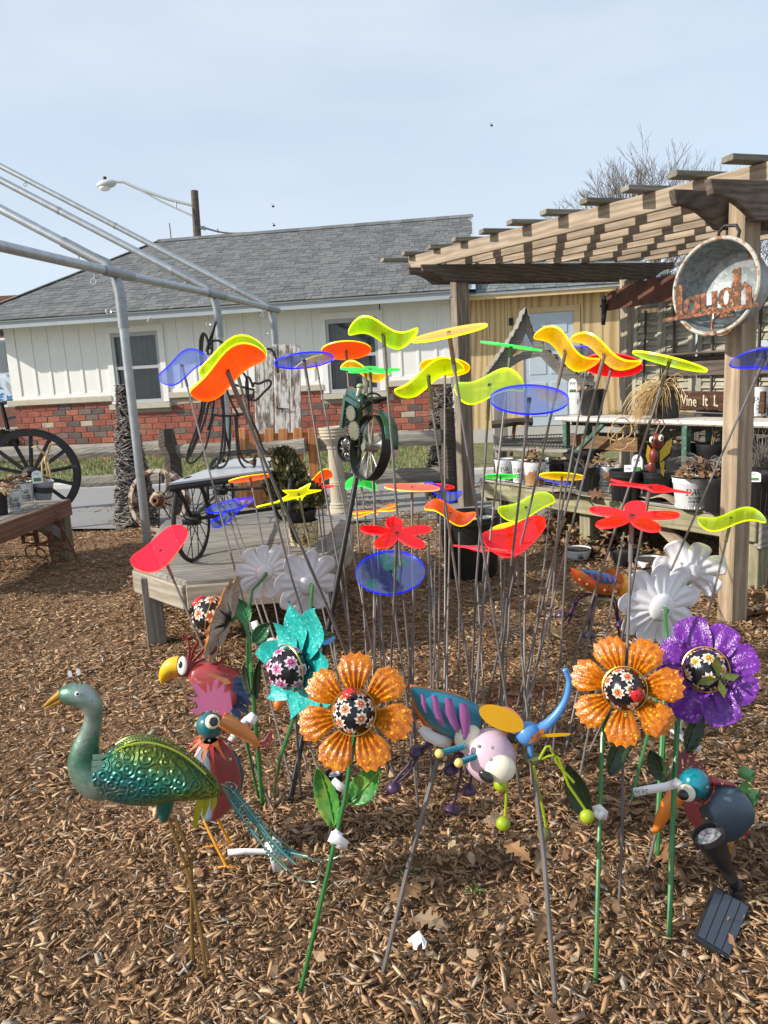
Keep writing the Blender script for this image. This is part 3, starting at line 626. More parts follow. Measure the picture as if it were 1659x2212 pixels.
glyph = {
 'l': [([(0, 1.0), (.02, .0)], [.26, .26]), ([(-.2, .98), (.1, 1.0)], [.1, .1]), ([(-.16, .0), (.22, .0)], [.12, .12])],
 'a': [(arc(.18, .28, .2, .26, 20, 330, 14), [.08 + .1 * abs(math.cos(rad(a))) for a in np.linspace(20, 330, 14)]), ([(.40, .6), (.42, .03)], [.2, .2])],
 'u': [([(0, .62), (.02, .15), (.16, .02), (.30, .12)], [.2, .2, .12, .08]), ([(.40, .62), (.42, .0)], [.2, .2])],
 'g': [(arc(.2, .34, .2, .27, 0, 360, 15), [.07 + .12 * abs(math.cos(rad(a))) for a in np.linspace(0, 360, 15)]), ([(.36, .5), (.5, .85), (.62, 1.05), (.5, 1.14), (.42, 1.05)], [.06, .08, .1, .1, .12]), ([(.2, .06), (.36, -.06), (.2, -.2), (.0, -.22)], [.08, .14, .14, .1])],
 'h': [([(0, 1.15), (.0, .0)], [.24, .24]), ([(-.16, 1.12), (.1, 1.16)], [.08, .08]), ([(.08, .45), (.25, .66), (.38, .5), (.40, .0)], [.08, .14, .2, .2])]}
mq = TM @ T(0, 0, .016) @ MX.Rotation(rad(3), 4, 'Z'); xx = -.155; sc = .125
for ch, adv in (('l', .30), ('a', .62), ('u', .62), ('g', .58), ('h', .5)):
    mb = MB()
    for pts, ws in glyph[ch]: mb.prism([(xx + x * sc, -.098 + y * sc) for x, y in ribbon(pts, ws)], .004 + .0006 * len(mb.f) * .01, mq)
    build(mb, 'letter', m_copper, lau); xx += adv * sc * 1.0
mb = MB(); mb.prism([(-.235, -.112), (.2, -.112), (.2, -.096), (-.235, -.096)], .003, mq); build(mb, 'base_bar', m_copper, lau)
mb = MB(); mb.tube([mq @ V((.05 + .05 * math.cos(a), -.16 + .045 * math.sin(a), 0)) for a in np.linspace(.6, 5.6, 14)], .005, 6); build(mb, 'scroll', m_copper, lau)
mb = MB(); mb.lathe([(.0, 0), (.035, 0), (.038, .02), (.038, .1), (.02, .12), (0, .12)], 14, TM @ T(-.02, -.112, -.07) @ MX.Rotation(PI / 2, 4, 'Y'))
single(mb, 'can', m_tub, 'small speckled enamel cup lying in the bottom of the tub', 'cup', smooth=True)

# ------------------------------------------------------------------ shutters, saw, sign behind the bench
SB = V((2.38, 7.05, 0)); sdn = V((.24, -.97, 0)).normalized(); s_up = V((0, 0, 1)); s_n = s_up.cross(sdn)      # s_n points away from the shutters' face
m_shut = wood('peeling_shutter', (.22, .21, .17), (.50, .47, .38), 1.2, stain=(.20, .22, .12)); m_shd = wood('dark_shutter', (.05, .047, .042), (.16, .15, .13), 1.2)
face_n = V((-sdn.y, sdn.x, 0));  face_n = -face_n if face_n.x > 0 else face_n
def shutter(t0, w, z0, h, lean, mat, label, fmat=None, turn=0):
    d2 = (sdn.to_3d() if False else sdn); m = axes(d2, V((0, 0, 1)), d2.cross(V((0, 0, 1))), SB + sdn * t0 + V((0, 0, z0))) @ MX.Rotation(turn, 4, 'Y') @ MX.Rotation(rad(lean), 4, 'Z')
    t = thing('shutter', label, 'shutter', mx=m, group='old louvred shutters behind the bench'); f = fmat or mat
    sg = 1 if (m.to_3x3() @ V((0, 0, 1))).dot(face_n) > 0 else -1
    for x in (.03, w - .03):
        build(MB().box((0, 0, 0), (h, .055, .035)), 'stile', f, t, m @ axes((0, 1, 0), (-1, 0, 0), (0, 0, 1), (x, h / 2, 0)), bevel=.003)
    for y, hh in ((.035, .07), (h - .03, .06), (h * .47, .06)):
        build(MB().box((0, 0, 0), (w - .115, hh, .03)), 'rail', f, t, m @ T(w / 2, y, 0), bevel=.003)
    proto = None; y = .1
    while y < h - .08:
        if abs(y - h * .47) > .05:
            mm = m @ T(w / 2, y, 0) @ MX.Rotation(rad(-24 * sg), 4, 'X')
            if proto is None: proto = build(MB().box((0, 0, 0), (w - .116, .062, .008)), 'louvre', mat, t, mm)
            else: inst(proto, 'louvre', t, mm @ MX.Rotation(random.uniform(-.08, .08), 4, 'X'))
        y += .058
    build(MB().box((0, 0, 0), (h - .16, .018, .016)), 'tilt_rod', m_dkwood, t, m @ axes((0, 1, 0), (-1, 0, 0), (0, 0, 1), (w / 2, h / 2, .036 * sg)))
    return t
shutter(.04, .42, .78, .98, -2.5, m_shut, 'pale peeling shutter with green stains, next to the far right pergola post')
shutter(.50, .42, .80, .96, 1, m_shut, 'pale louvred shutter half hidden behind the wash tub')
shutter(.97, .42, .80, .96, 0, m_shut, 'pale shutter behind the near post and under the tub')
shutter(1.46, .42, .80, .98, -1, m_shut, 'pale shutter standing right of the near pergola post')
shutter(1.95, .42, .80, .98, 1, m_shut, 'pale shutter at the far right edge behind the white pots')
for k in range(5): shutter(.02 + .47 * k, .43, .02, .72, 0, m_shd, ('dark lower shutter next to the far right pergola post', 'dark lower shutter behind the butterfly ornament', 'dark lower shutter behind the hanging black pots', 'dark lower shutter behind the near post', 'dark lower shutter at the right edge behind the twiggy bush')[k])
def sp(t, z, off=.06): return SB + sdn * t + face_n * off + V((0, 0, z))
blk = thing('shelf', 'charred black shelf boards across the shutters behind the near post', 'shelf', sp(1.0, 1.2))
board('board', sp(.44, 1.27, .10), sp(2.4, 1.27, .10), .12, .018, m_dkwood, blk)
build(MB().box((0, 0, 0), (1.5, .02, .15)), 'board', m_dkwood, blk, along(sp(.62, 1.17, .05), sp(2.1, 1.17, .05))[0]); build(MB().box((0, 0, 0), (.05, .05, .5)), 'bracket', m_iron, blk, along(sp(.60, 1.02, .06), sp(.66, 1.02, .06))[0])
m_sign = wood('dark_brown_sign', (.05, .025, .018), (.13, .07, .045), 1)
wsg = thing('sign', 'dark brown board sign with cream script lettering starting Wine', 'sign', sp(.8, .9))
a, b = sp(.36, .90, .16), sp(1.9, .90, .16); ms, ln = along(a, b); build(MB().box((0, 0, 0), (ln, .022, .15)), 'panel', m_sign, wsg, ms, bevel=.004)
build(MB().box((0, 0, 0), (ln, .03, .05)), 'panel', m_dkwood, wsg, ms @ T(0, 0, -.12))
m_cream = paint('cream_print', (.60, .53, .38), .6, .2, 20)
nrm = ms.to_3x3() @ V((0, 1, 0)); sgn = 1 if nrm.dot(face_n) > 0 else -1
for txt, tt in (('Wine', 1.07), ('It', 1.29), ('L', 1.41)):
    w_ = textmesh(txt, .12, m_cream, axes(sdn, V((.12 * sdn.x, .12 * sdn.y, 1)).normalized(), sdn.cross(V((0, 0, 1))), sp(tt, .90, .174)), 'lettering', wsg, .001, .001)
m_saw = paint('rusty_saw_steel', (.13, .052, .032), .75, .45, 7, .3, 60, .3, wear=(.035, .03, .028), wearamt=.40)
saw = thing('crosscut_saw', 'long rusty two-man crosscut saw mounted above the shutters', 'saw', P(1400, 640, 6.4))
pa, pb = P(1312, 654, 6.75), P(1500, 610, 5.55); ms, ln = along(pa, pb); 
tee = []; ntt = 26
for i in range(ntt):
    x = -ln / 2 + ln * i / ntt; w = ln / ntt; ar = .03 * math.sin(PI * (i / ntt)) ; h0 = .066 + ar * 1.0
    deep = .03 if i % 4 else .012; tee += [(x, h0), (x + w * .3, h0 + deep), (x + w * .5, h0 + .004), (x + w * .75, h0 + deep)]
out = [(-ln / 2, -.07)] + [(ln / 2, -.10)] + tee[::-1]
build(MB().prism(out, .004, ms @ MX.Rotation(PI / 2, 4, 'X')), 'blade', m_saw, saw)
hp_ = P(1304, 660, 6.78); build(MB().tube([P(1304, 640, 6.78), P(1306, 660, 6.76), P(1303, 702, 6.78)], [.022, .028, .018], 8), 'handle', m_iron, saw, smooth=True); build(MB().tube([P(1297, 662, 6.78), P(1316, 652, 6.72)], .012, 6), 'bolt', m_saw, saw)

# ------------------------------------------------------------------ pots
m_potw = paint('white_plastic', (.74, .76, .78), .4, .05, 6, .05, 30); m_ink = paint('dark_green_print', (.03, .045, .045), .5); m_leafg = paint('green_leaf_print', (.06, .22, .06), .5)
m_potg = paint('grey_plastic', (.34, .36, .40), .5, .1, 6); m_stain = paint('mud_stain', (.35, .18, .07), .8, .4, 12)
serifP = [[(0, 1), (.5, 1), (.68, .88), (.70, .70), (.62, .55), (.45, .47), (.28, .46), (.28, .06), (.38, 0), (0, 0), (.1, .06), (.1, .94)]]
def logo_mesh(s):                                      # the letters P and W as outlines with serifs, a leaf between, unit height s
    mb = MB(); e = .0008
    def pl(pts, mi=0): mb.prism([(x * s, y * s) for x, y in pts], e, None, mi)
    pl([(-1.02, .5), (-.98, .5), (-.98, -.5), (-.82, -.5), (-.82, .5), (-1.02, .5)][:5]); pl([(-1.1, -.5), (-.70, -.5), (-.70, -.44), (-1.1, -.44)]); pl([(-1.1, .44), (-.8, .44), (-.8, .5), (-1.1, .5)])
    pl(ribbon([(-.82, .47), (-.55, .45), (-.40, .30), (-.38, .2), (-.42, .08), (-.56, -.03), (-.82, -.05)], [.06, .08, .15, .18, .15, .08, .06]))
    for pts, w in (([(.12, .48), (.34, -.48)], .17), ([(.34, -.48), (.56, .40)], .06), ([(.52, .48), (.76, -.48)], .17), ([(.76, -.48), (.98, .46)], .06)): pl(ribbon(pts, [w, w]))
    for x in (.1, .55, .97): pl([(x - .17, .44), (x + .17, .44), (x + .17, .5), (x - .17, .5)])
    pl(ribbon([(-.45, -.52), (-.2, -.32), (.05, .0), (.22, .25)], [.03, .26, .28, .03]), 1); return mb
def bend(mb, R):
    mb.v = [((R + z) * math.sin(x / R), y, (R + z) * math.cos(x / R) - R) for x, y, z in mb.v]; return mb
def pot(px, yt, yb, wpx, z, kind, label, cat='plant pot', rot=0, group='nursery pots on the benches', tilt=0, words=True, n=28, ribs=True, base=None, fill=True, logo_yaw=0.0, taper=.80):
    b = base if base is not None else G(px, yb, z); k = mpp(b); R = wpx * k / 2; 
    ca = RC.transposed() @ (b - CP); up = RC.transposed() @ V((0, 0, 1))
    hh = (yb - yt) * k / max(.3, -up.y) * .97
    m = T(*b) @ rotz(rot)
    if tilt: m = m @ MX.Rotation(tilt, 4, 'Y')
    t = thing('plant_pot', label, cat, mx=m, group=group); rb = R * taper
    body = m_potw if kind[0] == 'w' else m_potg if kind[0] == 'g' else m_black
    mb = MB(); mb.lathe([(0, 0.002), (rb * .96, 0.002), (rb, .006), (R * .955, hh * .80), (R * .985, hh * .82), (R * .99, hh * .95), (R * 1.03, hh * .955), (R * 1.03, hh), (R * .95, hh), (R * .93, hh * .86), (0, hh * .86)], n, m)
    build(mb, 'shell', body, t, smooth=True, angle=35)
    mb = MB(); mb.tube([m @ V((R * 1.0 * math.cos(a), R * 1.0 * math.sin(a), hh)) for a in np.linspace(0, 2 * PI, n, endpoint=False)], R * .045, 6, closed=True); build(mb, 'lip', m_black if kind != 'g' else body, t, smooth=True)
    if fill: mb = MB(); mb.lathe([(0, hh * .90), (R * .935, hh * .885)], 20, m); build(mb, 'soil', m_soil, t)
    if ribs:
        mb = MB()
        for i in range(18):
            a = 2 * PI * i / 18; r1 = rb * 1.0; r2 = rb + (R * .955 - rb) * (.12 if kind[0] != 'b' else .85)
            mb.tube([m @ V((r1 * math.cos(a), r1 * math.sin(a), .004)), m @ V((r2 * math.cos(a), r2 * math.sin(a), hh * (.12 if kind[0] != 'b' else .72)))], R * .028, 4)
        build(mb, 'ribs', body, t)
    if kind[0] == 'w' and words:
        d = CP - b; yaw = math.atan2(d.y, d.x) + logo_yaw; Rm = rb + (R * .955 - rb) * .62
        tl = -math.atan2(R * .955 - rb, hh * .8)
        o_ = m.inverted_safe() if False else None
        for ya in (yaw, yaw + 2.1):
            nn = V((math.cos(ya), math.sin(ya), 0)); fm = axes((-nn.y, nn.x, 0), (0, 0, 1), nn, b + nn * (Rm * 1.0) + V((0, 0, hh * .56)))
            if tilt: fm = m @ (T(*b) @ rotz(rot)).inverted() @ fm
            fm = fm @ MX.Rotation(-tl * 1.0, 4, 'X') @ T(0, 0, .0012)
            q = bend(logo_mesh(hh * .21), Rm); build(q, 'logo', [m_ink, m_leafg], t, fm)
            textmesh('PROVEN', hh * .125, m_ink, fm @ T(R * .05, -hh * .19, .0004), 'lettering', t, .0003, .0006, bend=Rm, sx=.95); textmesh('WINNERS', hh * .125, m_ink, fm @ T(R * .05, -hh * .30, .0002), 'lettering', t, .0003, .0006, bend=Rm, sx=.95)
            if ya == yaw: textmesh('A Better Garden Starts\nwith a Better Plant', hh * .055, m_ink, fm @ T(R * .05, -hh * .42, 0), 'lettering', t, .0003, 0, bend=Rm)
    t['_r'] = R; t['_h'] = hh; return t, b, R, hh
m_twig = paint('dry_twig', (.22, .16, .105), .9, .3, 20); m_straw = palette('straw', [(.52, .36, .16), (.44, .30, .13), (.36, .24, .11), (.58, .42, .2)], .8, 6, .2, .1)
m_grtwig = palette('grey_twig', [(.20, .18, .165), (.28, .26, .23), (.15, .13, .12)], .9, 6, .2, .1)
def tuft(b, R, h, n, mat, kind, label, seed=0, droop=.3, rr=.0022, cat='dry plant', name='dry_plant'):
    r = random.Random(seed); mb = MB()
    for i in range(n):
        a = r.uniform(0, 2 * PI); q = V((math.cos(a), math.sin(a), 0)); p = b + q * R * r.uniform(0, .5); l = h * r.uniform(.5, 1.1); pts = [p]
        d = (V((0, 0, 1)) + q * r.uniform(.1, .7) + V((r.gauss(0, .12), r.gauss(0, .12), 0))).normalized()
        for j in range(5):
            d = (d + V((r.gauss(0, .1), r.gauss(0, .1), -droop * r.uniform(.3, 1.2))) + q * droop * .3).normalized(); p = p + d * l / 5; pts.append(p)
        mb.tube(pts, [rr, rr, rr * .9, rr * .8, rr * .6, rr * .3], 3)
    t = thing(name, label, cat, b); tagp(build(mb, 'stems', mat, t), kind='stuff'); return t
def leafheap(b, R, h, n, mat, label, seed=0, size=.03, cat='dry leaves', flat=.5, name='leaf_clump'):
    r = random.Random(seed); mb = MB()
    for i in range(n):
        a = r.uniform(0, 2 * PI); q = R * math.sqrt(r.random()); c0 = b + V((q * math.cos(a), q * math.sin(a), h * r.random() * (1 - (q / R) ** 2 * .8)))
        d = V((r.gauss(0, 1), r.gauss(0, 1), r.gauss(0, flat))).normalized(); e = d.cross(V((r.gauss(0, .4), r.gauss(0, .4), 1))).normalized(); f = d.cross(e); l = size * r.uniform(.6, 1.4)
        mb.add([c0 - d * l, c0 - d * l * .3 + e * l * .45, c0 + d * l * .3 + e * l * .35 + f * l * .2, c0 + d * l, c0 + d * l * .3 - e * l * .38 + f * l * .25, c0 - d * l * .3 - e * l * .42], [(0, 1, 5), (1, 2, 4, 5), (2, 3, 4)])
    t = thing(name, label, cat, b); tagp(build(mb, 'leaves', mat, t), kind='stuff'); return t
def planttag(p, h, w, label, arch=True, mat=None, yaw=0):
    m = facing(V(p), (CP - V(p)) * V((1, 1, 0)).length if False else (CP - V(p)), (0, 0, 1)) @ MX.Rotation(yaw, 4, 'Z')
    out = [(-w / 2, -h / 2), (w / 2, -h / 2), (w / 2, h * .2)] + ([(w / 2 * math.cos(a), h * .2 + h * .3 * math.sin(a)) for a in np.linspace(0, PI, 8)][1:-1] if arch else [(w / 2, h / 2), (-w / 2, h / 2)]) + [(-w / 2, h * .2)]
    t = thing('plant_label', label, 'plant label', mx=m, group='plastic labels stuck in the pots'); build(MB().prism(out, .0015, m), 'card', mat or m_tag, t)
    build(MB().box((0, 0, 0), (w * .7, h * .28, .001)), 'picture', m_leafg if mat is None else m_ink, t, m @ T(0, -h * .22, .0016)); textmesh('PW', h * .2, m_ink, m @ T(0, h * .22, .0012), 'lettering', t, .0003); return t
# ------------------------------------------------------------------ long nursery bench at right
BZ = .38
bl, brr = G(1042, 1041, BZ), G(1555, 1109, BZ); bd = (brr - bl).normalized(); bn = V((-bd.y, bd.x, 0)); bn = bn if bn.x > 0 else -bn
bend_r = G(1638, 1124, BZ)
nb_ = thing('nursery_bench', 'long weathered potting bench under the pergola holding rows of pots', 'bench', bl)
board('front_beam', bl - V((0, 0, .058)), bend_r - V((0, 0, .058)), .04, .115, m_woodgreen, nb_)
board('end_beam', bend_r - V((0, 0, .08)), bend_r + bn * 1.1 - V((0, 0, .08)), .04, .145, m_woodg, nb_); board('back_beam', bl + bn * 1.1 - V((0, 0, .08)), bend_r + bn * 1.1 - V((0, 0, .08)), .04, .145, m_woodg, nb_); board('end_beam', bl + bn * .021 - V((0, 0, .08)), bl + bn * 1.1 - V((0, 0, .08)), .04, .145, m_woodg, nb_)
LB = (bend_r - bl).length
for k in range(9):
    o = bn * (.03 + .12 * k); board('plank', bl + o + V((0, 0, .012 + random.uniform(0, .004))), bend_r + o + V((0, 0, .012)), .108, .02, m_woodg, nb_)
mb = MB()
for k in range(34): a = bl + bd * (LB * k / 33.0) + V((0, 0, .026)); mb.tube([a - bn * .03 - V((0, 0, .03)), a - bn * .02, a + bn * .3], .0028, 4)
for k in range(4): mb.tube([bl + bn * (.09 * k - .02) + V((0, 0, .028)), bend_r + bn * (.09 * k - .02) + V((0, 0, .028))], .0028, 4)
build(mb, 'wire_mesh', m_iron, nb_)
for p in (bl + bd * .12 + bn * .07, bl + bd * 1.0 + bn * .07, bend_r - bd * .05 + bn * .07, bl + bd * .1 + bn * 1.0, bl + bd * 1.3 + bn * 1.0, bend_r - bd * .1 + bn * 1.0):
    board('leg', V((p.x, p.y, -.08)), V((p.x, p.y, BZ - .02)), .1, .09, m_woodgreen, nb_, up=bd)
p0 = bend_r - bd * .12 + bn * .03; board('leg', V((p0.x, p0.y, -.08)) , V((p0.x, p0.y, BZ - .02)), .14, .05, m_woodgreen, nb_, up=bd)
board('brace', bl + bd * (LB * .70) + bn * .045 + V((0, 0, -.12)), bl + bd * (LB * .84) + bn * .045 + V((0, 0, -.34)), .03, .075, m_post, nb_)
board('brace', bl + bd * .45 + bn * .045 + V((0, 0, -.16)), bl + bd * .2 + bn * .045 + V((0, 0, -.38)), .03, .07, m_woodgreen, nb_)

BT = BZ + .024
gp = 'nursery pots on the bench'
pots = {}
def bp(key, px, yt, yb, w, kind, label, **k): pots[key] = pot(px, yt, yb, w, BT, kind, label, group=gp, **k); return pots[key]
bp('w1', 1090, 990, 1038, 42, 'w', 'clean white printed pot at the left end of the bench beside the far post', logo_yaw=.1)
bp('w2', 1123, 993, 1042, 34, 'w', 'white printed pot half hidden behind the mud stained one', logo_yaw=-.3)
st = bp('w3', 1156, 995, 1048, 49, 'w', 'white printed pot with a brown mud stain running down it', logo_yaw=.35)
b_, R_, h_ = st[1], st[2], st[3]; mb = MB(); rr_ = []
for zz in np.linspace(.02, .62, 7):
    row = []
    for a in np.linspace(-1.5, 1.1, 14):
        an = -PI / 2 - .2 + a; e = max(0, 1 - abs(a + .2) / 1.35); top = .35 + .3 * e + .05 * math.sin(9 * a); z = min(zz, top); rw = R_ * (.8 + (.955 - .8) * z / .8) + .0012; row.append(b_ + V((rw * math.cos(an), rw * math.sin(an), z * h_)))
    rr_.append(row)
build(mb.grid(rr_), 'mud_stain', m_stain, st[0], smooth=True)
bp('b1', 1210, 990, 1040, 50, 'b', 'black ribbed pot right of the mud stained white pot'); bp('b2', 1240, 996, 1046, 42, 'b', 'black ribbed pot with a white label behind the yellow disc'); bp('b3', 1268, 1007, 1064, 54, 'b', 'black ribbed pot with a dry oak leaf lying against its foot')
bp('w4', 1308, 1005, 1062, 36, 'w', 'white printed pot with a curled dead leaf on its side', logo_yaw=-.15)
bp('b4', 1352, 1015, 1079, 70, 'b', 'wide black pot in front of the butterfly ornament with two labels'); bp('b5', 1416, 1018, 1080, 60, 'b', 'black ribbed pot left of the large white printed pot'); bp('b6', 1460, 1024, 1068, 60, 'b', 'black pot squeezed in behind the large white printed pot')
bp('w5', 1493, 1027, 1096, 80, 'w', 'large white printed pot, nearest and clearest on the bench', logo_yaw=.12)
bp('b7', 1548, 1030, 1106, 60, 'b', 'black pot half hidden by the near pergola post'); bp('b8', 1632, 1020, 1112, 72, 'b', 'big black pot right of the near post with a white arched label')
bp('b9', 1236, 978, 1010, 40, 'b', 'black pot in the back row behind the stained white pot', ribs=False); bp('b10', 1275, 972, 1004, 44, 'b', 'black pot in the back row under the wooden crate', ribs=False)
def big(px, yt, yb, w, z, label): return pot(px, yt, yb, w, z, 'b', label, group='large black pots at the back of the bench', ribs=False)
q1 = big(1470, 955, 1020, 72, BT, 'tall black pot behind the butterfly ornament with bare twigs'); q2 = big(1535, 958, 1025, 62, BT, 'tall black pot behind the near post with two pale canes'); q3 = big(1640, 1003, 1060, 80, BT, 'black pot at the right edge holding grey lavender stems')
for key, n, lab in (('w2', 70, 'dry curled brown leaves in the stained white pot row'),): leafheap(pots['w3'][1] + V((0, .02, pots['w3'][3])), .07, .10, 60, m_leafdry, 'pale curled dead leaves standing up in the mud stained pot', 3, .024)
leafheap(pots['w4'][1] + V((0, .05, pots['w4'][3])), .08, .09, 55, m_leafdry, 'dark shrivelled leaves over the white pot with the dead leaf', 5, .022)
mb = MB(); 
single(MB().add([G(1302, 1020, .56), G(1322, 1022, .55), G(1326, 1035, .53), G(1314, 1058, .46), G(1318, 1042, .5), G(1306, 1036, .52)], [(0, 1, 2, 4, 5), (4, 2, 3)]), 'dead_leaf', m_leafdry, 'curled dark dead leaf hanging on the side of a white pot', 'leaf', solid=.002)
def oakleaf(c, l, yaw, label, tiltv=(0, 0, 1), curl=.3, mat=None, seed=0, group='large fallen oak leaves'):
    r = random.Random(seed); pr_ = [(0, .02), (.1, .03), (.22, .20), (.30, .08), (.42, .30), (.52, .10), (.66, .33), (.76, .12), (.88, .18), (1, .0)]
    m = facing(V(c), tiltv, (math.cos(yaw), math.sin(yaw), .01)); vs = []; mb = MB()
    up_s = [V((y * l * (1 + r.gauss(0, .12)), (x - .5) * l, curl * y * y * l * 1.5 + .05 * l * math.sin(x * 5))) for x, y in pr_]; dn = [V((-y * l * (1 + r.gauss(0, .12)), (x - .5) * l, curl * y * y * l * 1.1 + .05 * l * math.sin(x * 5))) for x, y in pr_]
    mid = [V((0, (x - .5) * l, .05 * l * math.sin(x * 5) - .01 * l)) for x, y in pr_]
    mb.grid([up_s, mid, dn]); return single(MB().add([m @ V(q) for q in mb.v], mb.f), 'oak_leaf', mat or m_leafdry, label, 'leaf', group, loc=None, smooth=False)
_b = oakleaf(G(1290, 1068, BT + .03), .13, 2.4, 'big tan oak leaf leaning against a black pot on the bench', (-.3, -.9, .6), .25, seed=2)
m_burlap = paint('burlap', (.45, .36, .24), .95, .2, 40, .6, 150)
mb = MB(); c0 = G(1420, 1083, BT); mb.grid([[c0 + bd * x + bn * y + V((0, 0, max(.0, .035 * math.cos(x * 9) * math.cos(y * 14) + .012 * math.sin(31 * x + 11 * y)) + .004)) for y in np.linspace(-.05, .12, 9)] for x in np.linspace(-.35, .28, 24)]); single(mb, 'burlap_cloth', m_burlap, 'crumpled burlap cloth lying on the bench below the black pots', 'cloth', smooth=True)
mb = MB(); c0 = G(1235, 1066, BT); mb.grid([[c0 + bd * x + bn * y + V((0, 0, max(.0, .02 * math.cos(x * 13) * math.cos(y * 14)) + .004)) for y in np.linspace(-.05, .1, 7)] for x in np.linspace(-.3, .2, 18)]); single(mb, 'burlap_cloth', m_burlap, 'flat burlap strip on the bench below the stained white pot', 'cloth', smooth=True)
planttag(P(1376, 1005, pots['b4'][1].y + .03), .13, .062, 'white arched label standing in the wide black pot'); planttag(P(1358, 1020, pots['b4'][1].y - .06), .085, .05, 'cream rectangular label with a green picture in the wide black pot', False)
planttag(P(1485, 1013, pots['b6'][1].y), .06, .045, 'torn grey label behind the large white pot', False, m_potg); planttag(P(1628, 1030, pots['b8'][1].y - .12), .05, .065, 'white arched label in the pot right of the near post'); planttag(P(1182, 997, pots['b1'][1].y), .06, .03, 'small white label in the black pot beside the stained one')
leafheap(pots['b7'][1] + V((-.05, .10, pots['b7'][3])), .12, .11, 120, m_leafdry, 'reddish brown shrivelled leaves spilling behind the large white pot', 8, .028)
tuft(pots['b7'][1] + V((-.02, .12, pots['b7'][3] + .05)), .1, .16, 60, m_grtwig, 0, 'grey lavender twigs above the reddish dead leaves', 3, .5)
tuft(q1[1] + V((0, 0, q1[3] * .95)), q1[2], .11, 26, m_twig, 0, 'short bare brown twigs in the tall black pot', 4, .6); leafheap(q1[1] + V((0, 0, q1[3] * .9)), q1[2], .04, 40, m_leafdry, 'dead leaves heaped on the tall black pot', 9, .025)
tuft(q2[1] + V((0, 0, q2[3] * .95)), .03, .28, 3, m_straw, 0, 'two pale dry canes rising from the tall black pot', 6, .05, .004)
tuft(q3[1] + V((0, 0, q3[3] * .9)), q3[2], .26, 170, m_grtwig, 0, 'dense grey lavender stems in the pot at the right edge', 7, .12)
tuft(pots['b3'][1] + V((0, 0, pots['b3'][3] * .95)), .06, .1, 14, m_twig, 0, 'few bare twigs in the black pot near the oak leaf', 11, .2); leafheap(pots['b1'][1] + V((0, 0, pots['b1'][3] * .9)), .05, .03, 20, m_leafdry, 'flat dead leaves on the black pot right of the stained one', 12, .022)

# crate, wire rack, butterfly ornament
m_crate = wood('brown_crate', (.12, .065, .035), (.30, .18, .10), 1)
ca, cb = G(1232, 968, .52), G(1378, 977, .52); cd = (cb - ca).normalized(); cn = V((-cd.y, cd.x, 0)); cn = cn if cn.y > 0 else -cn; cl = (cb - ca).length; chh = .115
crate = thing('crate', 'long shallow brown wooden crate raised behind the pots', 'crate', ca)
for a, b in ((ca, cb), (ca + cn * .3, cb + cn * .3), (ca + cd * .01 + cn * .01, ca + cd * .01 + cn * .29), (cb - cd * .01 + cn * .01, cb - cd * .01 + cn * .29)): board('side', a + V((0, 0, chh / 2)), b + V((0, 0, chh / 2)), .018, chh, m_crate, crate)
board('floor', ca + cn * .15 + V((0, 0, .01)), cb + cn * .15 + V((0, 0, .01)), .26, .012, m_crate, crate)
for t in (.06, .9): blk_ = ca + cd * cl * t + cn * .15; board('foot', V((blk_.x, blk_.y, BT)), V((blk_.x, blk_.y, .517)), .1, .09, m_woodg, crate, up=cd)
rk = thing('wire_rack', 'flat black wire rack lying on grey shelf boards left of the crate', 'wire rack', G(1150, 960, .6))
a, b, c_, d_ = G(1075, 962, .55), G(1235, 966, .55), G(1242, 938, .55), G(1085, 944, .55); mb = MB()
for k in range(26): t = k / 25; mb.tube([a.lerp(b, t), d_.lerp(c_, t)], .004, 4)
for k in range(4): t = k / 3; mb.tube([a.lerp(d_, t) + V((0, 0, .005)), b.lerp(c_, t) + V((0, 0, .005))], .005, 4)
build(mb, 'wires', m_iron, rk)
shf = thing('shelf', 'grey weathered shelf under the black wire rack', 'shelf', a); 
for k in range(4): t = .02 + k / 3.6; board('board', a.lerp(d_, t) - V((0, 0, .03)), b.lerp(c_, t) - V((0, 0, .03)), .16, .03, m_woodg, shf)
for p in (a, b, c_, d_): board('leg', V((p.x, p.y, -.02)), V((p.x, p.y, .50)), .06, .06, m_woodg, shf, up=bd)
by = 4.15; bo = P(1420, 985, by); bf = thing('butterfly_ornament', 'hanging metal butterfly with red bug-eyed head and yellow and black wings', 'butterfly ornament', bo)
m_redo = paint('dark_red_enamel', (.17, .028, .02), .4, .35, 12, .1, 40, 0, .2); m_yelo = paint('yellow_wing', (.72, .50, .04), .4, .15, 12); m_eye = paint('cream_enamel', (.78, .72, .55), .35, .05, 9, .05, 40, 0, .3); m_blk = paint('black_enamel', (.012, .012, .012), .25, .1, 9, .03, 40, 0, .4)
sb_ = mpp(bo)
mb = MB(); mb.sphere(P(1419, 953, by), (14 * sb_, 12 * sb_, 17 * sb_), 16, 10); build(mb, 'head', m_redo, bf, smooth=True); mb = MB(); mb.sphere(P(1412, 985, by), (10 * sb_, 10 * sb_, 17 * sb_), 12, 8); mb.sphere(P(1407, 1008, by), (9 * sb_, 8 * sb_, 14 * sb_), 12, 8); build(mb, 'body', m_redo, bf, smooth=True)
for px, py in ((1428, 946), (1408, 950)):
    e = build(MB().sphere(P(px, py, by - .035), (5.5 * sb_, 3 * sb_, 7.5 * sb_), 12, 8), 'eye', m_eye, bf, smooth=True); build(MB().sphere(P(px + 1.5, py + 1, by - .046), (2.5 * sb_, 1.5 * sb_, 4 * sb_), 8, 6), 'pupil', m_blk, e, smooth=True)
